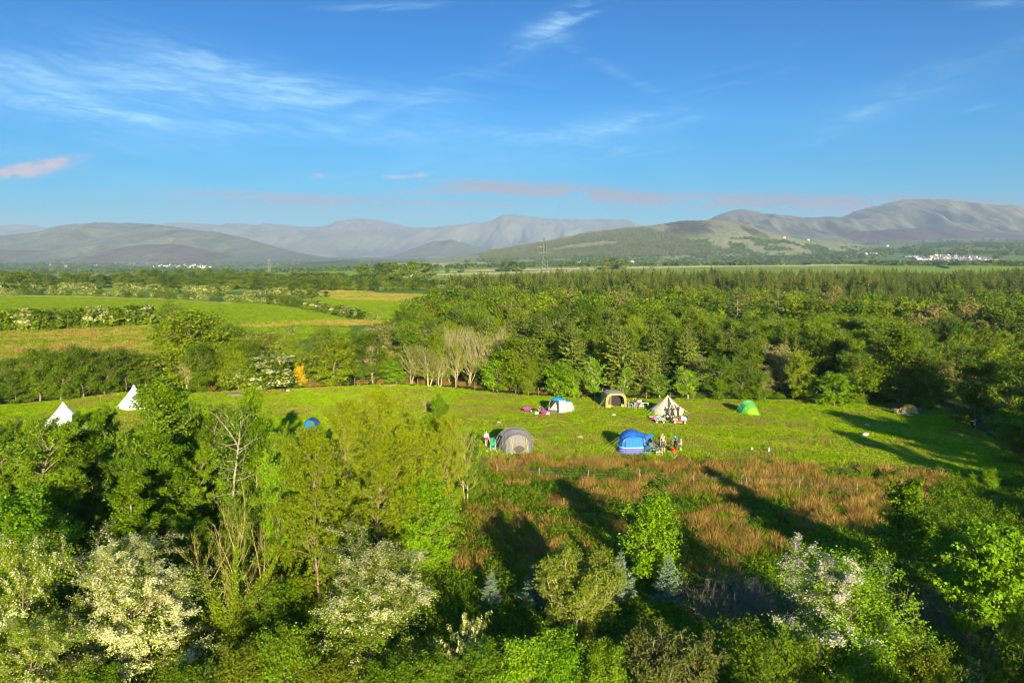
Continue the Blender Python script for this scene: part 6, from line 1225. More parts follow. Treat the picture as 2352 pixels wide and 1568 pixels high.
# tall ragged conifers that rise out of the wood
for x, by, ty, hw, lb in [(1306, 760, 662, 46, 'pale ragged spruce with bare trunk showing, left one in the wood'), (1695, 800, 668, 66, 'broad ragged spruce above the lime dome tent'), (1790, 790, 658, 68, 'broad ragged spruce right of the one above the lime dome tent'), (2107, 772, 694, 60, 'ragged pine with bare trunk on the right of the wood'), (2002, 788, 696, 34, 'thin spruce left of the ragged pine'), (2020, 790, 700, 30, 'thin spruce close by the ragged pine')]:
    put('spruce_tree', CONP[x % 2], 12, 2.9, x, by, ty, hw, lb, 'conifer', 'ragged spruces in the wood')
for x, by, ty, hw, lb in [(1349, 790, 724, 42, 'tan tree deep in the wood above the white and blue tent'), (1944, 792, 730, 46, 'tan domed tree in the wood above the round bush'), (2172, 770, 728, 24, 'small tan tree in the wood on the right'), (1230, 790, 726, 44, 'tan olive tree at the left edge of the wood')]:
    put('tan_tree', MIDT[0], 7, 3, x, by, ty, hw, lb, 'tree', 'tan trees in the wood')
put('copper_tree', COPPER, 9, 4, 1342, 690, 640, 26, 'dark copper leaved tree near the top of the wood')

# the wood itself: the nearest trees one by one, the rest as a mass
def wood_points():
    rng = np.random.default_rng(9); pts = []
    step = 5.2
    for y in np.arange(112, 585, step):
        for x in np.arange(-95, 440, step):
            X = x + rng.uniform(-.48, .48) * step; Y = y + rng.uniform(-.48, .48) * step
            if abs(X) > .74 * Y: continue
            pts.append((X, Y))
    pts = np.array(pts); k = in_poly(pts[:, 0], pts[:, 1], WOOD)
    camp = in_poly(pts[:, 0], pts[:, 1] - 2.5, CAMP) | in_poly(pts[:, 0], pts[:, 1], MOOR) | in_poly(pts[:, 0], pts[:, 1], F3) | in_poly(pts[:, 0], pts[:, 1], F2) | in_poly(pts[:, 0], pts[:, 1], BROWN[0])
    pts = pts[k & ~camp]
    oc = np.array(occupied); ok = np.ones(len(pts), bool)
    for ox, oy, r in oc: ok &= np.hypot(pts[:, 0] - ox, pts[:, 1] - oy) > max(1.4, r * .8)
    return pts[ok], rng
WP, rng = wood_points()
dist = np.hypot(WP[:, 0], WP[:, 1])
cmix = fbm(WP[:, 0] / 38, WP[:, 1] / 38, 61, 3)
pc = sstep(190, 330, WP[:, 1]) * .9 + (cmix - .5) * 1.3 + .10
pc = np.where(WP[:, 1] > 345, 1.0 - (WP[:, 0] < -10) * .5, pc)
hv = fbm(WP[:, 0] / 16, WP[:, 1] / 16, 63, 2)
isc = rng.uniform(0, 1, len(WP)) < pc
isc &= ~((WP[:, 0] < -6) & (WP[:, 1] < 230))
order = np.argsort(dist); nb = nc = 0; rest = []
for i in order:
    x, y = WP[i]; z = tz(x, y); d = dist[i]; h = rng.uniform(.8, 1.18); rz = rng.uniform(0, 6.28)
    if isc[i]:
        hh = (12.5 if y > 330 else 9.5) * rng.uniform(.72, 1.12) * (.72 + .56 * hv[i])
        if nc < 285:
            nc += 1; m = CON[rng.integers(0, 3)] if rng.uniform() < .93 else CONP[rng.integers(0, 2)]
            lb = 'dark conifer among the broadleaf trees of the wood' if y < 260 else 'dark conifer in the plantation on the far side of the wood'
            plant('conifer', m, (x, y, z - .1), rz, hh / 12 * rng.uniform(.9, 1.35), lb, 'conifer', lb.replace('dark conifer', 'conifers'), d < 170, hh / 12)
        else: rest.append((x, y, z, rz, hh / 12, 0))
    else:
        hh = (7.6 if y < 170 else 8.8) * rng.uniform(.68, 1.25) * (.85 if y < 125 else 1)
        if nb < 255:
            nb += 1; q = rng.uniform()
            m = MIDW[rng.integers(0, 5)] if d < 210 else FARW[rng.integers(0, 5)]
            if q < .06: m = MIDT[0]
            zone = 'behind the bare ashes and hawthorns' if x < -8 else ('behind the white and blue and khaki tents' if x < 26 else ('behind the bell tent and lime dome tent' if x < 52 else 'on the shaded right side of the pasture'))
            plant('broadleaf_tree', m, (x, y, z - .1), rz, hh / 9 * rng.uniform(.85, 1.25), 'green broadleaf tree in the wood ' + zone, 'tree', 'wood trees ' + zone, d < 170, hh / 9)
        else: rest.append((x, y, z, rz, hh / 9, 1))
rest = np.array(rest); pick = np.where(rest[:, 5] == 0, rng.integers(0, 4, len(rest)), 4 + rng.integers(0, 7, len(rest)))
for d in CON + FARW + [FARO, FART, FARB]: d.setdefault('one', merged(d, 'far_tree'))
scatter('wood', rest[:, :3], np.stack([0 * rest[:, 3], 0 * rest[:, 3], rest[:, 3]], 1), np.stack([rest[:, 4] * rng.uniform(.9, 1.35, len(rest))] * 2 + [rest[:, 4]], 1), [d['one'] for d in CON + [CON[1]] + FARW + [FARO, FART]], pick=pick, label='deep mass of mixed wood running back to the fields', cat='wood')
print('wood', len(WP), 'rest', len(rest))

# hedges between the fields on the left
FH = [merged(d, 'hedge_thorn') for d in [hawthorn_meshes('fhaw%d' % i, BARK, LF['haw'], LF['cotton'], seed=260 + i, H=5, R_=2.6, prof='dome', n1=20, e0=5, e1=62, n2=5, l2=.5, leaves=1100, ls=.34, jr=.3, t0=.03, thin=2, bloom=b, bsize=.24, cover=lambda P: (P[:, 2] > 2.4) + .06) for i, b in enumerate((1700, 900))]]
FB = [merged(small('fbush%d' % i, m, 265 + i, H=5, R_=2.8, leaves=1300, ls=.36, prof='dome', n1=18, n2=4, t0=.03), 'hedge_bush') for i, m in enumerate(('deep', 'wood', 'olive'))]
def hedge(path, n, h, p_flower, label_f, label_g, grp, wide=1.0, seed=1, jit=.8):
    r = np.random.default_rng(seed); pts = [GT(*p) for p in path]; px = [p.x for p in pts]; py = [p.y for p in pts]
    L = np.concatenate([[0], np.cumsum(np.hypot(np.diff(px), np.diff(py)))])
    clump = fbm(np.arange(n) * .31, np.arange(n) * 0 + seed * 3.3, seed, 3)
    for i in range(n):
        s_ = L[-1] * (i + r.uniform(0, 1)) / n; x = np.interp(s_, L, px) + r.normal(0, jit * .6); y = np.interp(s_, L, py) + r.normal(0, jit)
        fl = r.uniform() < np.clip(p_flower + (clump[i] - .5) * 2.2, 0, 1); hh = h * r.uniform(.7, 1.25) * (1.0 if fl else .92)
        me = FH[r.integers(0, 2)] if fl else FB[r.integers(0, 3)]
        o = add('hawthorn' if fl else 'hedge_bush', me, None, (x, y, tz(x, y) - .1), r.uniform(0, 6.28)); k = hh / 5; o.scale = (k * wide * r.uniform(.9, 1.3), k * wide * r.uniform(.9, 1.3), k)
        tag(o, label_f if fl else label_g, 'hawthorn' if fl else 'bush', grp + (' in flower' if fl else ' in leaf'))
hedge([(-60, 762), (0, 760), (90, 758), (180, 755), (260, 750), (345, 744)], 36, 5.6, .5, 'white flowering hawthorn on the dark hedge above the rough grazing', 'dark green bush of the hedge above the rough grazing', 'dark hedge bushes', 1.0, 3, .8)
hedge([(-30, 677), (0, 677), (190, 680), (381, 686), (508, 694), (619, 698), (700, 706), (746, 716), (800, 728), (835, 734)], 80, 3.6, .62, 'white hawthorn of the hedge along the top of the big green field', 'green bush of the hedge along the top of the big green field', 'field hedge bushes', 1.15, 5, .6)
hedge([(0, 668), (120, 669), (260, 669), (400, 672), (520, 678)], 40, 4.8, .72, 'white hawthorn of the second hedge below the tree belt', 'green bush of the second hedge below the tree belt', 'second hedge bushes', 1.0, 6, 3)
hedge([(560, 684), (640, 680), (700, 684), (760, 684)], 20, 4.2, .75, 'white hawthorn where the two field hedges meet', 'green bush where the two field hedges meet', 'hedge corner bushes', 1.1, 7, 2)
hedge([(940, 640.5), (1040, 638.5), (1120, 637.5), (1200, 637), (1280, 632)], 40, 3.4, .75, 'tiny white hawthorn in the hedge line by the stone cottage fields', 'tiny green bush in the hedge line by the stone cottage fields', 'distant hedge bushes', 1.3, 8, 2)
hedge([(1000, 668), (1060, 664), (1140, 660), (1230, 655)], 16, 4, .3, 'hawthorn below the tree line beyond the wood', 'green bush below the tree line beyond the wood', 'bushes beyond the wood', 1.2, 10, 3)
# belts of trees beyond the fields
bp = []
def belt(path, n, h, seed, jit=4, wide=1.0):
    r = np.random.default_rng(seed); pts = [GT(*p) for p in path]; px = [p.x for p in pts]; py = [p.y for p in pts]; L = np.concatenate([[0], np.cumsum(np.hypot(np.diff(px), np.diff(py)))])
    for i in range(n):
        s_ = L[-1] * (i + r.uniform(0, 1)) / n; x = np.interp(s_, L, px) + r.normal(0, 1); y = np.interp(s_, L, py) + r.normal(0, jit); k = h * r.uniform(.7, 1.25) / 9
        bp.append((x, y, tz(x, y) - .2, r.uniform(0, 6.28), k * wide * r.uniform(.9, 1.3), k))
belt([(0, 660), (150, 660), (330, 660), (560, 664), (700, 664), (800, 666)], 120, 8.6, 31, 9, 1.5)
belt([(-40, 652), (250, 651), (560, 652), (800, 655), (960, 660)], 120, 9.2, 32, 10, 1.5)
belt([(640, 668), (800, 668), (960, 666), (1100, 662), (1260, 655)], 80, 7.6, 33, 7, 1.4)
belt([(300, 652), (420, 650), (540, 650)], 24, 11.0, 34, 10, 1.1)
bp = np.array(bp)
scatter('tree_belt', bp[:, :3], np.stack([0 * bp[:, 3], 0 * bp[:, 3], bp[:, 3]], 1), np.stack([bp[:, 4], bp[:, 4], bp[:, 5]], 1), [d['one'] for d in [FARW[3], FARW[0], FARW[3], FARW[1], FARB]], label='dark belt of trees beyond the flowering hedges', cat='tree belt', seed=5)
for x, by, ty, hw, lb in [(45, 668, 624, 30, 'large rounded tree standing alone at the left above the hedge'), (832, 646, 607, 26, 'tree at the left end of the cottage grove'), (868, 645, 604, 26, 'second tree of the cottage grove from its left end'), (905, 643, 601, 30, 'tall dark tree in the middle of the cottage grove'), (946, 641, 599, 32, 'tallest tree of the cottage grove'), (926, 648, 608, 34, 'bright tree in front of the cottage grove'), (985, 639, 605, 24, 'tree at the right end of the cottage grove'),
    (1153, 624, 600, 13, 'left tree of the small clump on the crest'), (1174, 624, 599, 16, 'middle tree of the small clump on the crest'), (1197, 624, 601, 14, 'right tree of the small clump on the crest'), (1390, 619, 594, 17, 'left tree of the round clump on the green crest'), (1411, 618, 591, 20, 'middle tree of the round clump on the green crest'), (1432, 619, 595, 14, 'right tree of the round clump on the green crest'), (1062, 626, 612, 7, 'small wind bent tree left of the pylon'), (1028, 630, 608, 8, 'dark wind bent tree right of the cottage grove')]:
    stand('broadleaf_tree', FARW[x % 5], 9, 3.2, x, by, ty, hw, lb, 'tree', 'trees on the far crest', parts=False, free=True)
for x, by, ty, lb in [(505, 656, 618, 'lone dark pine left of the small pylon'), (560, 655, 623, 'pine just left of the small pylon'), (640, 655, 622, 'pine right of the small pylon'), (668, 655, 617, 'ragged pine right of the small pylon')]:
    stand('pine_tree', CONP[x % 2], 12, 2.9, x, by, ty, 14, lb, 'conifer', 'pines by the small pylon', parts=False, free=True)
# ------------------------------------------------------------------ countless small growth: grass, rushes, brambles, undergrowth
def tuft(nm, mat, seed, n, r, h, w_, lean=.35, stiff=.6):
    rng = np.random.default_rng(seed); a = Acc()
    q = rng.uniform(0, 2 * PI, n); rr = r * np.sqrt(rng.uniform(0, 1, n)); base = np.stack([np.cos(q) * rr, np.sin(q) * rr, np.zeros(n)], 1)
    out = np.stack([np.cos(q), np.sin(q), np.zeros(n)], 1) * (lean * rr / max(r, .01))[:, None] + rng.normal(0, .18, (n, 3)); d = unit(UP + out); hh = h * rng.uniform(.5, 1.15, n)
    side = unit(np.cross(d, rng.normal(0, 1, (n, 3)))); ww = (w_ * rng.uniform(.6, 1.3, n))[:, None]
    mid = base + d * (hh * .6)[:, None]; tip = mid + unit(d + out * (1 - stiff) * 1.6 - UP * .1) * (hh * .45)[:, None]
    V = np.stack([base - side * ww, base + side * ww, mid + side * ww * .8, mid - side * ww * .8, tip - side * ww * .15, tip + side * ww * .15], 1).reshape(-1, 3)
    i = np.arange(n)[:, None] * 6; F1_ = np.concatenate([i + 0, i + 1, i + 2, i + 3], 1); F2_ = np.concatenate([i + 3, i + 2, i + 5, i + 4], 1)
    t = rng.uniform(0, 1, n); a.add(V, np.concatenate([F1_, F2_]), np.concatenate([t, t])); return a.mesh(nm, mat)
def clump(nm, mat, seed, n, r, h, ls, stems=10, mat2=None):
    """a mound of leafy arching stems"""
    rng = np.random.default_rng(seed); k = stems * 3; az = rng.uniform(0, 2 * PI, k); el = np.radians(rng.uniform(35, 85, k))
    b = lines(rng, rng.normal(0, r * .35, (k, 3)) * np.array([1, 1, 0]), np.stack([np.cos(az) * np.cos(el), np.sin(az) * np.cos(el), np.sin(el)], 1), h * rng.uniform(.8, 1.7, k), 6, -1.3, .15)
    ii = rng.integers(0, k, n); C, T = along(b, ii, rng.uniform(.15, 1, n)); C = C + rng.normal(0, .12 * h, (n, 3)); C[:, 2] = np.abs(C[:, 2]) * .9 + .02
    ct = rng.uniform(0, 1, k)
    a = Acc(); V, Fc = blades(rng, C, UP * .9 + rng.normal(0, .75, (n, 3)), ls * rng.uniform(.6, 1.3, n), .6); a.add(V, Fc, .5 * ct[ii] + .5 * rng.uniform(0, 1, n)); return a.mesh(nm, mat)
def brush(nm, mat, seed, n, r, h, rad=.012):
    rng = np.random.default_rng(seed); az = rng.uniform(0, 2 * PI, n); el = np.radians(rng.uniform(20, 80, n)); a = Acc()
    b = lines(rng, rng.normal(0, r * .5, (n, 3)) * np.array([1, 1, 0]), np.stack([np.cos(az) * np.cos(el), np.sin(az) * np.cos(el), np.sin(el)], 1), h * rng.uniform(.6, 1.5, n), 6, -1.0, .25)
    V, Fc = tubes(b, np.full(n, rad), np.full(n, rad * .4), 3); a.add(V, Fc, np.repeat(rng.uniform(0, 1, n), 5 * 3)); return a.mesh(nm, mat)
def area_points(polys, step, seed, keep=None, jit=.5, excl=()):
    rng = np.random.default_rng(seed); out = []
    for P in polys:
        p = np.array(P); lo = p.min(0); hi = p.max(0)
        gx, gy = np.meshgrid(np.arange(lo[0], hi[0], step), np.arange(lo[1], hi[1], step)); x = gx.ravel() + rng.uniform(-jit, jit, gx.size) * step; y = gy.ravel() + rng.uniform(-jit, jit, gx.size) * step
        k = in_poly(x, y, P) & (np.abs(x) < .72 * y + 3)
        for E in excl: k &= ~in_poly(x, y, E)
        out.append(np.stack([x[k], y[k]], 1))
    q = np.concatenate(out)
    if keep is not None: q = q[rng.uniform(0, 1, len(q)) < keep(q[:, 0], q[:, 1])]
    return q, rng
def spread(name, q, rng, meshes, s0, s1, label, cat, tilt=.12, pick=None, zs=None, sink=.03):
    n = len(q); z = terrain(q[:, 0], q[:, 1]) - sink; sc = rng.uniform(s0, s1, n)
    s3 = np.stack([sc, sc, sc * (rng.uniform(.8, 1.25, n) if zs is None else zs)], 1)
    return scatter(name, np.stack([q[:, 0], q[:, 1], z], 1), np.stack([rng.normal(0, tilt, n), rng.normal(0, tilt, n), rng.uniform(0, 6.28, n)], 1), s3, meshes, pick=pick, label=label, cat=cat)

# trampled and mown strips in the pasture: shorter, paler
def mown(x, y):
    m = np.zeros(np.shape(x))
    for pts, wd in [([(1050, 968), (1250, 972), (1500, 976), (1750, 984), (1960, 1000), (2200, 1058)], 1.5), ([(1560, 990), (1680, 1010), (1800, 1020), (2000, 1050), (2150, 1075)], 1.3), ([(820, 936), (900, 925), (1000, 912)], 1.2), ([(1900, 960), (2050, 985), (2200, 1010)], 2.0)]:
        w_ = [GT(*p) for p in pts]
        for a, b in zip(w_[:-1], w_[1:]):
            dx, dy = b.x - a.x, b.y - a.y; t = np.clip(((x - a.x) * dx + (y - a.y) * dy) / (dx * dx + dy * dy), 0, 1)
            m = np.maximum(m, 1 - np.hypot(x - a.x - t * dx, y - a.y - t * dy) / wd)
    return np.clip(m, 0, 1)
GT_T = [tuft('grass%d' % i, LF['grass'], 300 + i, 46, .40, .17, .026) for i in range(3)] + [tuft('grass_long', LF['grass'], 303, 48, .40, .27, .024), tuft('grass_seed', LF['hay'], 304, 36, .40, .28, .020), tuft('grass_mown', LF['mown'], 305, 60, .42, .15, .024)]
q, rng = area_points([CAMP], .45, 41, None, .5)
mw = mown(q[:, 0], q[:, 1]); rough_ = fbm(q[:, 0] / 6, q[:, 1] / 4.5, 71, 3); hay = fbm(q[:, 0] / 5, q[:, 1] / 3, 72, 3)
pick = rng.integers(0, 3, len(q)); pick = np.where(rough_ > .52, 3, pick); pick = np.where((hay > .55) & (rng.uniform(0, 1, len(q)) < .75), 4, pick); pick = np.where(mw > .05, 5, pick)
spread('pasture_grass', q, rng, GT_T, .85, 1.2, 'short lit pasture grass the tents are pitched on', 'grass', .15, pick, zs=(.60 + .42 * np.clip(rough_ - .2, 0, 1)) * (1 - .38 * np.clip(mw * 3, 0, 1)))
# the fields beyond the wood: coarser tufts, far off
GF = [tuft('field_grass%d' % i, LF['field'], 310 + i, 60, 1.0, .30, .07) for i in range(2)]
q, rng = area_points([F1, F2, F3], 1.5, 42)
spread('field_grass', q, rng, GF, .9, 1.15, 'smooth green grass of the fields beyond the wood', 'grass', .1, zs=.8)
GM = [tuft('moor_grass', LF['hay'], 315, 50, .7, .45, .05), tuft('moor_rush', LF['rush'], 316, 46, .6, .6, .045), tuft('moor_green', LF['reed'], 317, 50, .7, .42, .05)]
q, rng = area_points([MOOR] + BROWN, 1.05, 43)
mo = fbm(q[:, 0] / 9, q[:, 1] / 7, 73, 4); pick = np.where(mo > .68, 1, np.where(mo > .44, 0, 2)); pick = np.where(rng.uniform(0, 1, len(q)) < .2, rng.integers(0, 3, len(q)), pick)
spread('rough_grazing', q, rng, GM, .8, 1.3, 'tan and green tussocks of the rough grazing', 'grass', .15, pick)
# rushes and brambles on the slope below the tents
RT = [tuft('rush%d' % i, LF['rush'], 320 + i, 150, .36, .70, .015, .7, .6) for i in range(2)] + [tuft('rush_green', LF['reed'], 323, 90, .3, .75, .018, .8, .5)]
RB = poly([(1120, 1056), (1500, 1058), (2000, 1078), (2200, 1096), (2080, 1190), (1980, 1260), (1820, 1290), (1700, 1310), (1580, 1260), (1480, 1180), (1380, 1150), (1290, 1120), (1120, 1090)])
nz = lambda x, y: np.clip((fbm(x / 4, y / 4.5, 81, 3) - .36) * 6, 0, 1)
q, rng = area_points([RB], .55, 44, lambda x, y: .62 * nz(x, y))
spread('rushes', q, rng, RT, .7, 1.25, 'tan dead rush tussocks on the slope below the tents', 'rushes', .12, np.where(rng.uniform(0, 1, len(q)) < .32, 2, rng.integers(0, 2, len(q))))
LOWR = poly([(1030, 1085), (1200, 1085), (1320, 1110), (1420, 1150), (1560, 1190), (1680, 1250), (1700, 1330), (1500, 1340), (1200, 1320), (1000, 1330), (980, 1290), (1040, 1180)])
q, rng = area_points([LOWR], .62, 45, lambda x, y: np.clip((fbm(x / 3, y / 3, 82, 3) - .38) * 6, 0, 1) * .85)
spread('dead_bracken', q, rng, [brush('bracken%d' % i, LF['rush'], 330 + i, 46, .4, .5, .010) for i in range(2)] + RT[:1], .7, 1.2, 'rusty dead bracken and rush between the brambles', 'bracken', .15)
BRM = [clump('bramble%d' % i, LF['bramble'], 340 + i, 420, .5, .55, .055) for i in range(3)] + [clump('bramble_light', LF['alder'], 344, 420, .5, .5, .055)]
SLOPE = poly([(900, 1340), (1000, 1160), (1060, 1080), (1180, 1085), (1500, 1062), (2170, 1090), (2400, 1105), (2500, 1700), (850, 1700), (850, 1400)])
q, rng = area_points([SLOPE], .6, 46, lambda x, y: np.clip((fbm(x / 4.5, y / 4.5, 83, 3) - .33) * 5, .12, 1) * np.where(in_poly(x, y, RB), .38 * (1 - nz(x, y)), 1))
spread('brambles', q, rng, BRM, .75, 1.45, 'low green bramble and nettle growth covering the slope', 'brambles', .1, np.where(fbm(q[:, 0] / 6, q[:, 1] / 6, 84, 3) > .52, 3, rng.integers(0, 3, len(q))))
GL = [tuft('slope_grass', LF['bramble'], 350, 60, .45, .45, .022), tuft('slope_grass_pale', LF['reed'], 351, 60, .45, .42, .022)]
q, rng = area_points([SLOPE], .8, 47, lambda x, y: .5 + 0 * x)
spread('slope_grass', q, rng, GL, .8, 1.3, 'rank green grass between the brambles on the slope', 'grass', .15)
# undergrowth below the copse, on the left
COPSE = poly([(-300, 1085), (200, 1100), (600, 1090), (1010, 1080), (1000, 1160), (900, 1340), (850, 1400), (850, 1700), (-300, 1700)])
UG = [clump('undergrowth%d' % i, LF[m], 360 + i, 420, .7, .8, .075) for i, m in enumerate(('deep', 'bramble', 'olive'))]
q, rng = area_points([COPSE], 1.0, 48)
spread('undergrowth', q, rng, UG, .7, 1.3, 'dark leafy undergrowth beneath the copse', 'undergrowth', .1)
# fringe of low scrub along the far fence
FR = [GT(*p) for p in [(440, 906), (560, 895), (880, 882), (1000, 886), (1180, 901), (1300, 911), (1600, 915), (1900, 918), (2150, 932)]]
rng = np.random.default_rng(51); qq = []
for a, b in zip(FR[:-1], FR[1:]):
    n = int((b - a).length / .42)
    for i in range(n): t = rng.uniform(); qq.append((a.x + (b.x - a.x) * t + rng.normal(0, .4), a.y + (b.y - a.y) * t + 1.2 + abs(rng.normal(0, 1.2))))
q = np.array(qq); sel = fbm(q[:, 0] / 5, q[:, 1] / 5, 85, 2)
spread('fence_scrub', q, rng, [clump('scrub%d' % i, LF[m], 370 + i, 260, .4, .5, .07) for i, m in enumerate(('bramble', 'alder'))] + [brush('bramble_stems', LF['rush'], 373, 40, .4, .6, .016), RT[0]], .7, 1.4, 'brown and green scrub along the foot of the far fence', 'scrub', .1, np.where(sel > .5, rng.integers(2, 4, len(q)), rng.integers(0, 2, len(q))))
# grey dead brush among the brambles in the shade
for x, y, n, s_ in [(1700, 1415, 46, 1.5), (2170, 1420, 26, 1.3), (2330, 1500, 26, 1.4), (1010, 1180, 14, 1.0)]:
    P = GT(x, y); rng = np.random.default_rng(int(x)); q = np.stack([P.x + rng.normal(0, 1.5, n), P.y + rng.normal(0, 1.5, n)], 1)
    spread('dead_brush', q, rng, [brush('deadbrush%d' % x, LF['twig'], x, 60, .5, .9, .009)], .8 * s_, 1.3 * s_, 'tangle of grey dead twigs among the brambles', 'brush')
# ------------------------------------------------------------------ far away: pylons, walls, cottage, villages, hillside woods
PYL = paint('galvanised', (.13, .13, .12), .6, .1, .2)
def pylon(x, by, ty, label, dist=None, t=.26):
    P = GT(x, by) if dist is None else at_dist(x, by, dist); h = ztop(P, x, ty) - P.z; e = empty('pylon', P, R(14), label, 'pylon', 'electricity pylons'); m = MB(); w0 = h * .085
    def hw(z): return w0 * (1 - z / h) ** .8 * .75 + h * .016 if z < h * .98 else h * .004
    zs = [0, .14, .27, .39, .5, .6, .68, .76, .84, .92, 1.0]; zs = [z * h for z in zs]
    for sx in (-1, 1):
        for sy in (-1, 1): m.tube([(sx * hw(z), sy * hw(z), z) for z in zs], t, 4)
    br = MB()
    for a, b in zip(zs[:-1], zs[1:]):
        wa, wb = hw(a), hw(b)
        for s in (-1, 1):
            br.tube([(-wa, s * wa, a), (wb, s * wb, b)], t * .6, 3).tube([(wa, s * wa, a), (-wb, s * wb, b)], t * .6, 3).tube([(s * wa, -wa, a), (s * wb, wb, b)], t * .6, 3).tube([(s * wa, wa, a), (s * wb, -wb, b)], t * .6, 3)
    m.build('leg_frame', PYL, e); br.build('bracing', PYL, e)
    for z, L in ((.62, .125), (.76, .145), (.90, .115)):
        a = MB(); z *= h; L *= h
        for s in (-1, 1): a.tube([(0, 0, z + h * .02), (s * L, 0, z)], t * .7, 3).tube([(0, hw(z), z - h * .012), (s * L, 0, z)], t * .7, 3).tube([(0, -hw(z), z - h * .012), (s * L, 0, z)], t * .7, 3).tube([(s * L, 0, z), (s * L, 0, z - h * .045)], t * .9, 4)
        a.build('crossarm', PYL, e)
pylon(1250, 637, 545, 'tall lattice pylon on the pale crest left of the forested hill', t=.22); pylon(620, 640, 594, 'small lattice pylon rising behind the tree belt on the left', t=.2); pylon(2222, 613, 549, 'lattice pylon in front of the white village on the right', t=.2)
pylon(1716, 600, 562, 'faint pylon out on the valley side, right of centre', dist=2600, t=.2)
# poles on the crest
for x, by, ty, lb in [(2166 - 4, 612, 597, 'thin pole on the green crest, furthest back'), (2174, 616, 606, 'thin pole on the green crest in the middle'), (2187, 621, 611, 'thin pole on the green crest nearest the wood')]:
    x -= 0 if False else 0
for x, by, ty, lb in [(1903, 609, 598, 'leftmost thin pole on the green crest'), (1911, 615.5, 606, 'middle thin pole on the green crest'), (1920, 622, 611, 'rightmost thin pole on the green crest by the wood')]:
    P = GT(x, by); h = max(6, ztop(P, x, ty) - P.z); tag(MB().tube([(0, 0, 0), (0, 0, h)], [.22, .15], 5).box((0, 0, h * .93), (2.2, .2, .2)).build('utility_pole', paint('pole_wood', (.45, .38, .26), .8), None, False, P), lb, 'pole', 'poles on the crest')
# field walls on the crest
STONE = paint('field_stone', (.17, .15, .10), .9, .3, .6, bump=.5)
def wall(path, label, h=1.3, w_=.9, seed=1):
    pts = [GT(*p) for p in path]; dense = []
    for a, b in zip(pts[:-1], pts[1:]):
        n = max(2, int((b - a).length / 6))
        for i in range(n): x, y = a.x + (b.x - a.x) * i / n, a.y + (b.y - a.y) * i / n; dense.append((x, y, tz(x, y)))
    r = np.random.default_rng(seed); O = Vector(dense[0]); rows = []
    for i, p in enumerate(dense):
        q = dense[min(i + 1, len(dense) - 1)]; p0 = dense[max(i - 1, 0)]; d = Vector((q[0] - p0[0], q[1] - p0[1], 0)).normalized(); nrm = Vector((-d.y, d.x, 0)) * w_ / 2; hh = h * r.uniform(.75, 1.2); b = Vector(p) - O
        rows.append([tuple(b + nrm - Vector((0, 0, .5))), tuple(b + nrm * .7 + Vector((0, 0, hh))), tuple(b - nrm * .7 + Vector((0, 0, hh))), tuple(b - nrm - Vector((0, 0, .5)))])
    tag(MB().grid(rows).build('field_wall', STONE, None, False, O), label, 'field wall', 'dry stone walls')
wall([(1215, 637), (1240, 634), (1300, 628), (1350, 619.5), (1420, 617), (1500, 615.5)], 'stone wall curving up the crest right of the tall pylon', 2.6); wall([(1500, 616), (1640, 613), (1800, 612), (1960, 610), (2130, 609)], 'long pale stone wall along the bright green crest', 2.2, seed=2); wall([(955, 633), (1050, 631), (1150, 629), (1240, 626), (1330, 623)], 'stone wall across the pale fields behind the cottage', 2.4, seed=3); wall([(1010, 626), (1100, 622.5), (1200, 621), (1340, 618)], 'furthest stone wall below the small tree clump', 2.4, seed=4); wall([(2130, 609), (2165, 614), (2180, 617)], 'dark wall running down from the end of the long pale wall', 2.2, seed=5)
wall([(0, 679), (190, 682), (381, 688), (508, 696), (560, 697)], 'low stone bank under the hedge along the top of the big green field', .45, .6, 6)
# houses
WALLW = [paint('lime_wash', (.56, .53, .47), .8), paint('cream_wash', (.48, .42, .33), .8), paint('grey_render', (.28, .27, .26), .8)]; SLATE = [paint('slate_roof', (.13, .13, .16), .6), paint('brown_tile', (.20, .14, .11), .7)]
def house_mesh(i, L=11, W=7, H=5):
    m = MB(); m.box((0, 0, H / 2 - 1), (L, W, H + 2), 0, 0)
    m.raw([(-L / 2, -W / 2, H), (-L / 2, W / 2, H), (-L / 2, 0, H + 2.6), (L / 2, -W / 2, H), (L / 2, W / 2, H), (L / 2, 0, H + 2.6)], [(0, 1, 2), (3, 5, 4)], 0)
    for s in (-1, 1): m.raw([(-L / 2 - .3, s * (W / 2 + .4), H - .3), (L / 2 + .3, s * (W / 2 + .4), H - .3), (L / 2 + .3, 0, H + 2.75), (-L / 2 - .3, 0, H + 2.75)], [(0, 1, 2, 3)], 1)
    m.box((L * .36, 0, H + 3.0), (.9, .9, 1.6), 0, 0)
    for x in (-.3, 0, .3):
        for z in (1.3, 3.7): m.box((x * L, -W / 2 - .02, z), (1.1, .06, 1.2), 0, 2)
    me = m.build('house_mesh', [WALLW[i % 3], SLATE[i % 2], paint('dark_window', (.04, .05, .06), .2)]); d = me.data; bpy.data.objects.remove(me); return d
HM = [house_mesh(0), house_mesh(1, 9, 7, 4.6), house_mesh(3, 16, 7.5, 5), house_mesh(2, 8, 6.5, 4.2), house_mesh(6, 22, 8, 5)]
def houses(pts, label, grp, seed, s=1.0):
    r = np.random.default_rng(seed)
    for x, y in pts:
        P = GT(x, y); o = add('house', HM[[0, 0, 0, 1, 2, 3, 0, 4][r.integers(0, 8)]], None, P, r.normal(0, .5) + (PI / 2 if r.uniform() < .3 else 0)); k = s * r.uniform(.8, 1.15); o.scale = (k, k, k); tag(o, label, 'house', grp)
r = np.random.default_rng(77)
def row(x0, x1, y0, y1, n, j=1.0): return [(x0 + (x1 - x0) * (i + r.uniform(.1, .9)) / n, y0 + (y1 - y0) * (i + .5) / n + r.normal(0, j)) for i in range(n)]
V1 = []
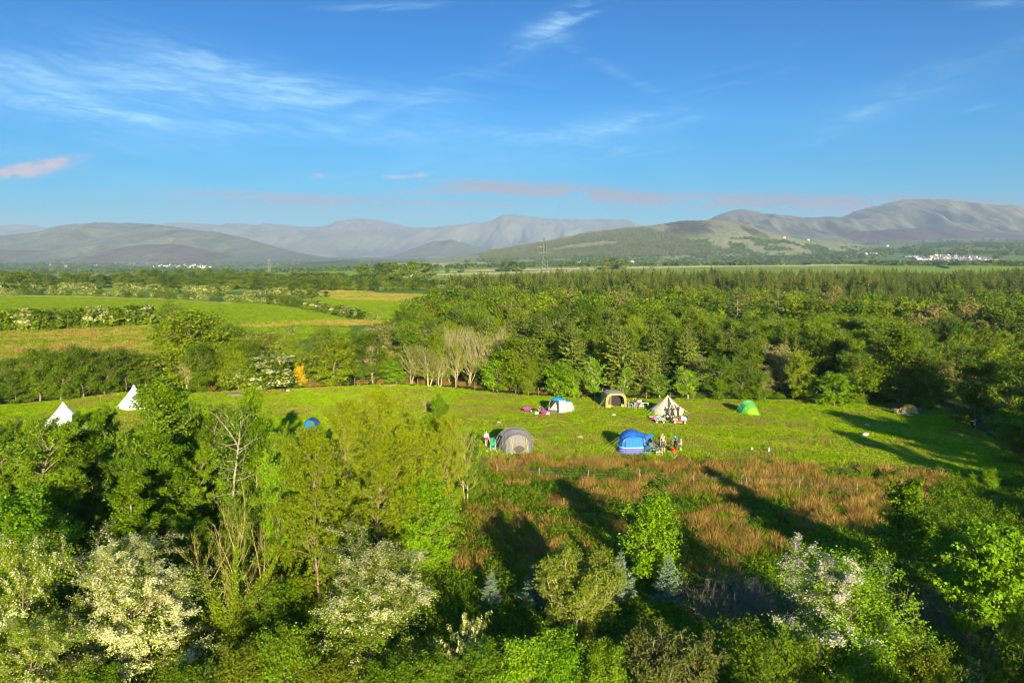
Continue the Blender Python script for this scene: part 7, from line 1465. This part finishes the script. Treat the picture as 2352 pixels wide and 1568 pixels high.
for y, x0, x1, n in [(589.5, 2140, 2200, 7), (592.5, 2135, 2240, 14), (595.5, 2140, 2265, 17), (598.5, 2150, 2275, 18), (601.5, 2155, 2288, 18), (604.5, 2165, 2294, 17), (607, 2180, 2296, 14)]: V1 += row(x0, x1, y, y + 1.5, n, .7)
houses(V1, 'little house in the white village on the right in front of the moor', 'houses of the right hand village', 3)
houses(row(2080, 2136, 592, 597, 9, 1.0), 'little house in the row left of the white village', 'houses left of the village', 4); houses(row(1960, 2012, 585, 584, 9, .5), 'low white building in the line across the valley field, left of the village', 'white buildings in the valley field', 5)
V2 = []
for y, x0, x1, n in [(605, 395, 450, 6), (608.5, 370, 470, 9), (611, 345, 480, 13), (613.5, 340, 490, 13), (616, 400, 480, 8)]: V2 += row(x0, x1, y, y + .8, n, .8)
houses(V2, 'tiny white house in the hazy village on the left below the brown hill', 'houses of the left hand village', 6, .95)
for x, y, lb in [(115, 611, 'pair of white farm buildings far left in the hazy valley'), (151, 613, 'white farm left of the long pale barn in the hazy valley'), (219, 614, 'long pale barn in the hazy valley'), (308, 604, 'lone white farm above the hazy village')]: houses([(x, y)], lb, None, x, 1.5)
for x, y, lb in [(1801, 546, 'white farm high up at the end of the forested hill'), (1856, 552, 'small white cottage beside the hill track'), (2038, 566, 'white cottage among trees on the valley side'), (1120, 607, 'white house below the forested hill, left'), (1068, 606, 'white cottage left of the small clump on the crest'), (1451, 603, 'white house beside the round clump on the crest'), (1330, 606, 'white house in the trees below the forested hill')]:
    d = ray(x, y); 
    if y < 560: P = at_dist(x, y, 3900 if x < 1900 else 4200); P.z = P.z
    else: P = GT(x, y)
    if y < 560:
        k_ = np.argmin(np.abs(MID['X'] / MID['Y'] - d.x / d.y) + 1e3 * (np.abs(HC + MID['Y'] * d.z / d.y - MID['Z']) > 4)); P = Vector((MID['X'].flat[k_], MID['Y'].flat[k_], MID['Z'].flat[k_]))
    o = add('house', HM[0], None, P, .3); o.scale = (1.25, 1.25, 1.25); tag(o, lb, 'house', None)
P = GT(944, 644); h = empty('cottage', P, R(-62), 'stone cottage with a slate roof in front of the cottage grove', 'cottage')
MB().box((0, 0, 1.8), (10, 6.5, 4.6)).raw([(-5, -3.25, 4.1), (-5, 3.25, 4.1), (-5, 0, 7.2), (5, -3.25, 4.1), (5, 3.25, 4.1), (5, 0, 7.2)], [(0, 1, 2), (3, 5, 4)]).build('wall', paint('warm_stone', (.52, .44, .32), .9, .25, .8), h)
rf = MB().raw([(-5.2, -3.6, 3.9), (5.2, -3.6, 3.9), (5.2, 0, 7.4), (-5.2, 0, 7.4), (5.2, 3.6, 3.9), (-5.2, 3.6, 3.9)], [(0, 1, 2, 3), (3, 2, 4, 5)]).build('roof', SLATE[0], h); MB().box((4.4, 0, 7.9), (.8, .8, 1.4)).build('chimney', WALLW[2], rf); MB().box((0, -3.27, 1.2), (1, .1, 2.1)).build('door', paint('dark_door', (.06, .05, .05), .5), h)
for x in (-2.8, 2.8): MB().box((x, -3.27, 2.0), (1, .1, 1.1)).build('window', paint('dark_window', (.04, .05, .06), .2), h)
# white vans far behind the wood
for x, y, lb in [(1693, 622.2, 'white van roof just showing over the wood, left'), (1702, 622, 'white van roof just showing over the wood, right')]:
    pass
# hillside and valley woods, too far to count
tiny = [merged(small('tiny%d' % i, m, 400 + i, H=9, R_=4.2, leaves=170, ls=1.15, jr=.6, n1=8, n2=2, thin=0, prof='dome', t0=.1), 'tiny_tree') for i, m in enumerate(('deep', 'wood', 'deep'))]
tinyc = [merged(conifer_meshes('tinycon%d' % i, BARK, LF['spruce'], 410 + i, 12, 3.0, levels=6, per=5, tw=2, twl=.6, width=.7, updn=.2), 'tiny_conifer') for i in range(2)]
for q in tiny + tinyc: pass
rng = np.random.default_rng(5); n = 60000
rr = np.sqrt(rng.uniform(1700.0 ** 2, 5600.0 ** 2, n)); az = rng.uniform(-R(37), R(37), n); x, y = rr * np.sin(az), rr * np.cos(az)
k = (fbm(x / 160, y / 300, 91, 4) > .56) | ((np.abs(((x / 240 + 1.2 * fbm(x / 500, y / 500, 44)) % 1) - .02) < .045) & (rng.uniform(0, 1, n) < .6)) | ((np.abs(((y / 300 + 1.2 * fbm(x / 500, y / 500, 45)) % 1) - .02) < .04) & (rng.uniform(0, 1, n) < .6))
dens = np.where(az > R(3), sstep(5200, 3600, rr), 1.0); k &= rng.uniform(0, 1, n) < dens * .55
vill = np.array([[GT(a, b).x, GT(a, b).y] for a, b in [(2180, 594), (2240, 599), (2280, 604), (2200, 605), (420, 611), (460, 613), (370, 612)]])
for vx, vy in vill: k &= np.hypot(x - vx, y - vy) > 90
x, y = x[k], y[k]; z = terrain(x, y) - .5; s = rng.uniform(.7, 1.5, len(x))
scatter('valley_trees', np.stack([x, y, z], 1), np.stack([0 * x, 0 * x, rng.uniform(0, 6.28, len(x))], 1), np.stack([s * 1.3, s * 1.3, s], 1), tiny, label='hedgerow trees and copses dotted over the far valley', cat='far woods', seed=3)
X, Y, Z = MID['X'].ravel(), MID['Y'].ravel(), MID['Z'].ravel(); T = MID['T'].ravel(); xs = MID['xs'][MID['I'].ravel()]
wv = forest_part(xs, T) + .5 * (fbm(X / 90, Y / 90, 92, 3) - .5); cand = np.where((wv > .5) & (T < 1.08))[0]; pk = rng.choice(cand, 15000); jx = rng.normal(0, 5, 15000)
x, y = X[pk] + jx, Y[pk] + rng.normal(0, 8, 15000); s = rng.uniform(.9, 1.6, 15000)
scatter('hill_forest', np.stack([x, y, Z[pk] - 1.5], 1), np.stack([0 * x, 0 * x, rng.uniform(0, 6.28, 15000)], 1), np.stack([s, s, s], 1), tinyc, label='dark conifer forest covering the long hill', cat='forest', seed=4)
c2 = np.where((T < .55) & (T > .02) & (fbm(X / 70, Y / 110, 93, 4) > .54) & (xs > 1100))[0]; pk = rng.choice(c2, 5000); s = rng.uniform(.6, 1.3, 5000)
scatter('hillside_trees', np.stack([X[pk] + rng.normal(0, 6, 5000), Y[pk] + rng.normal(0, 6, 5000), Z[pk] - 1], 1), np.stack([0 * s, 0 * s, rng.uniform(0, 6.28, 5000)], 1), np.stack([s * 1.2, s * 1.2, s], 1), tiny, label='scattered trees on the lower slopes of the hill', cat='far woods', seed=6)
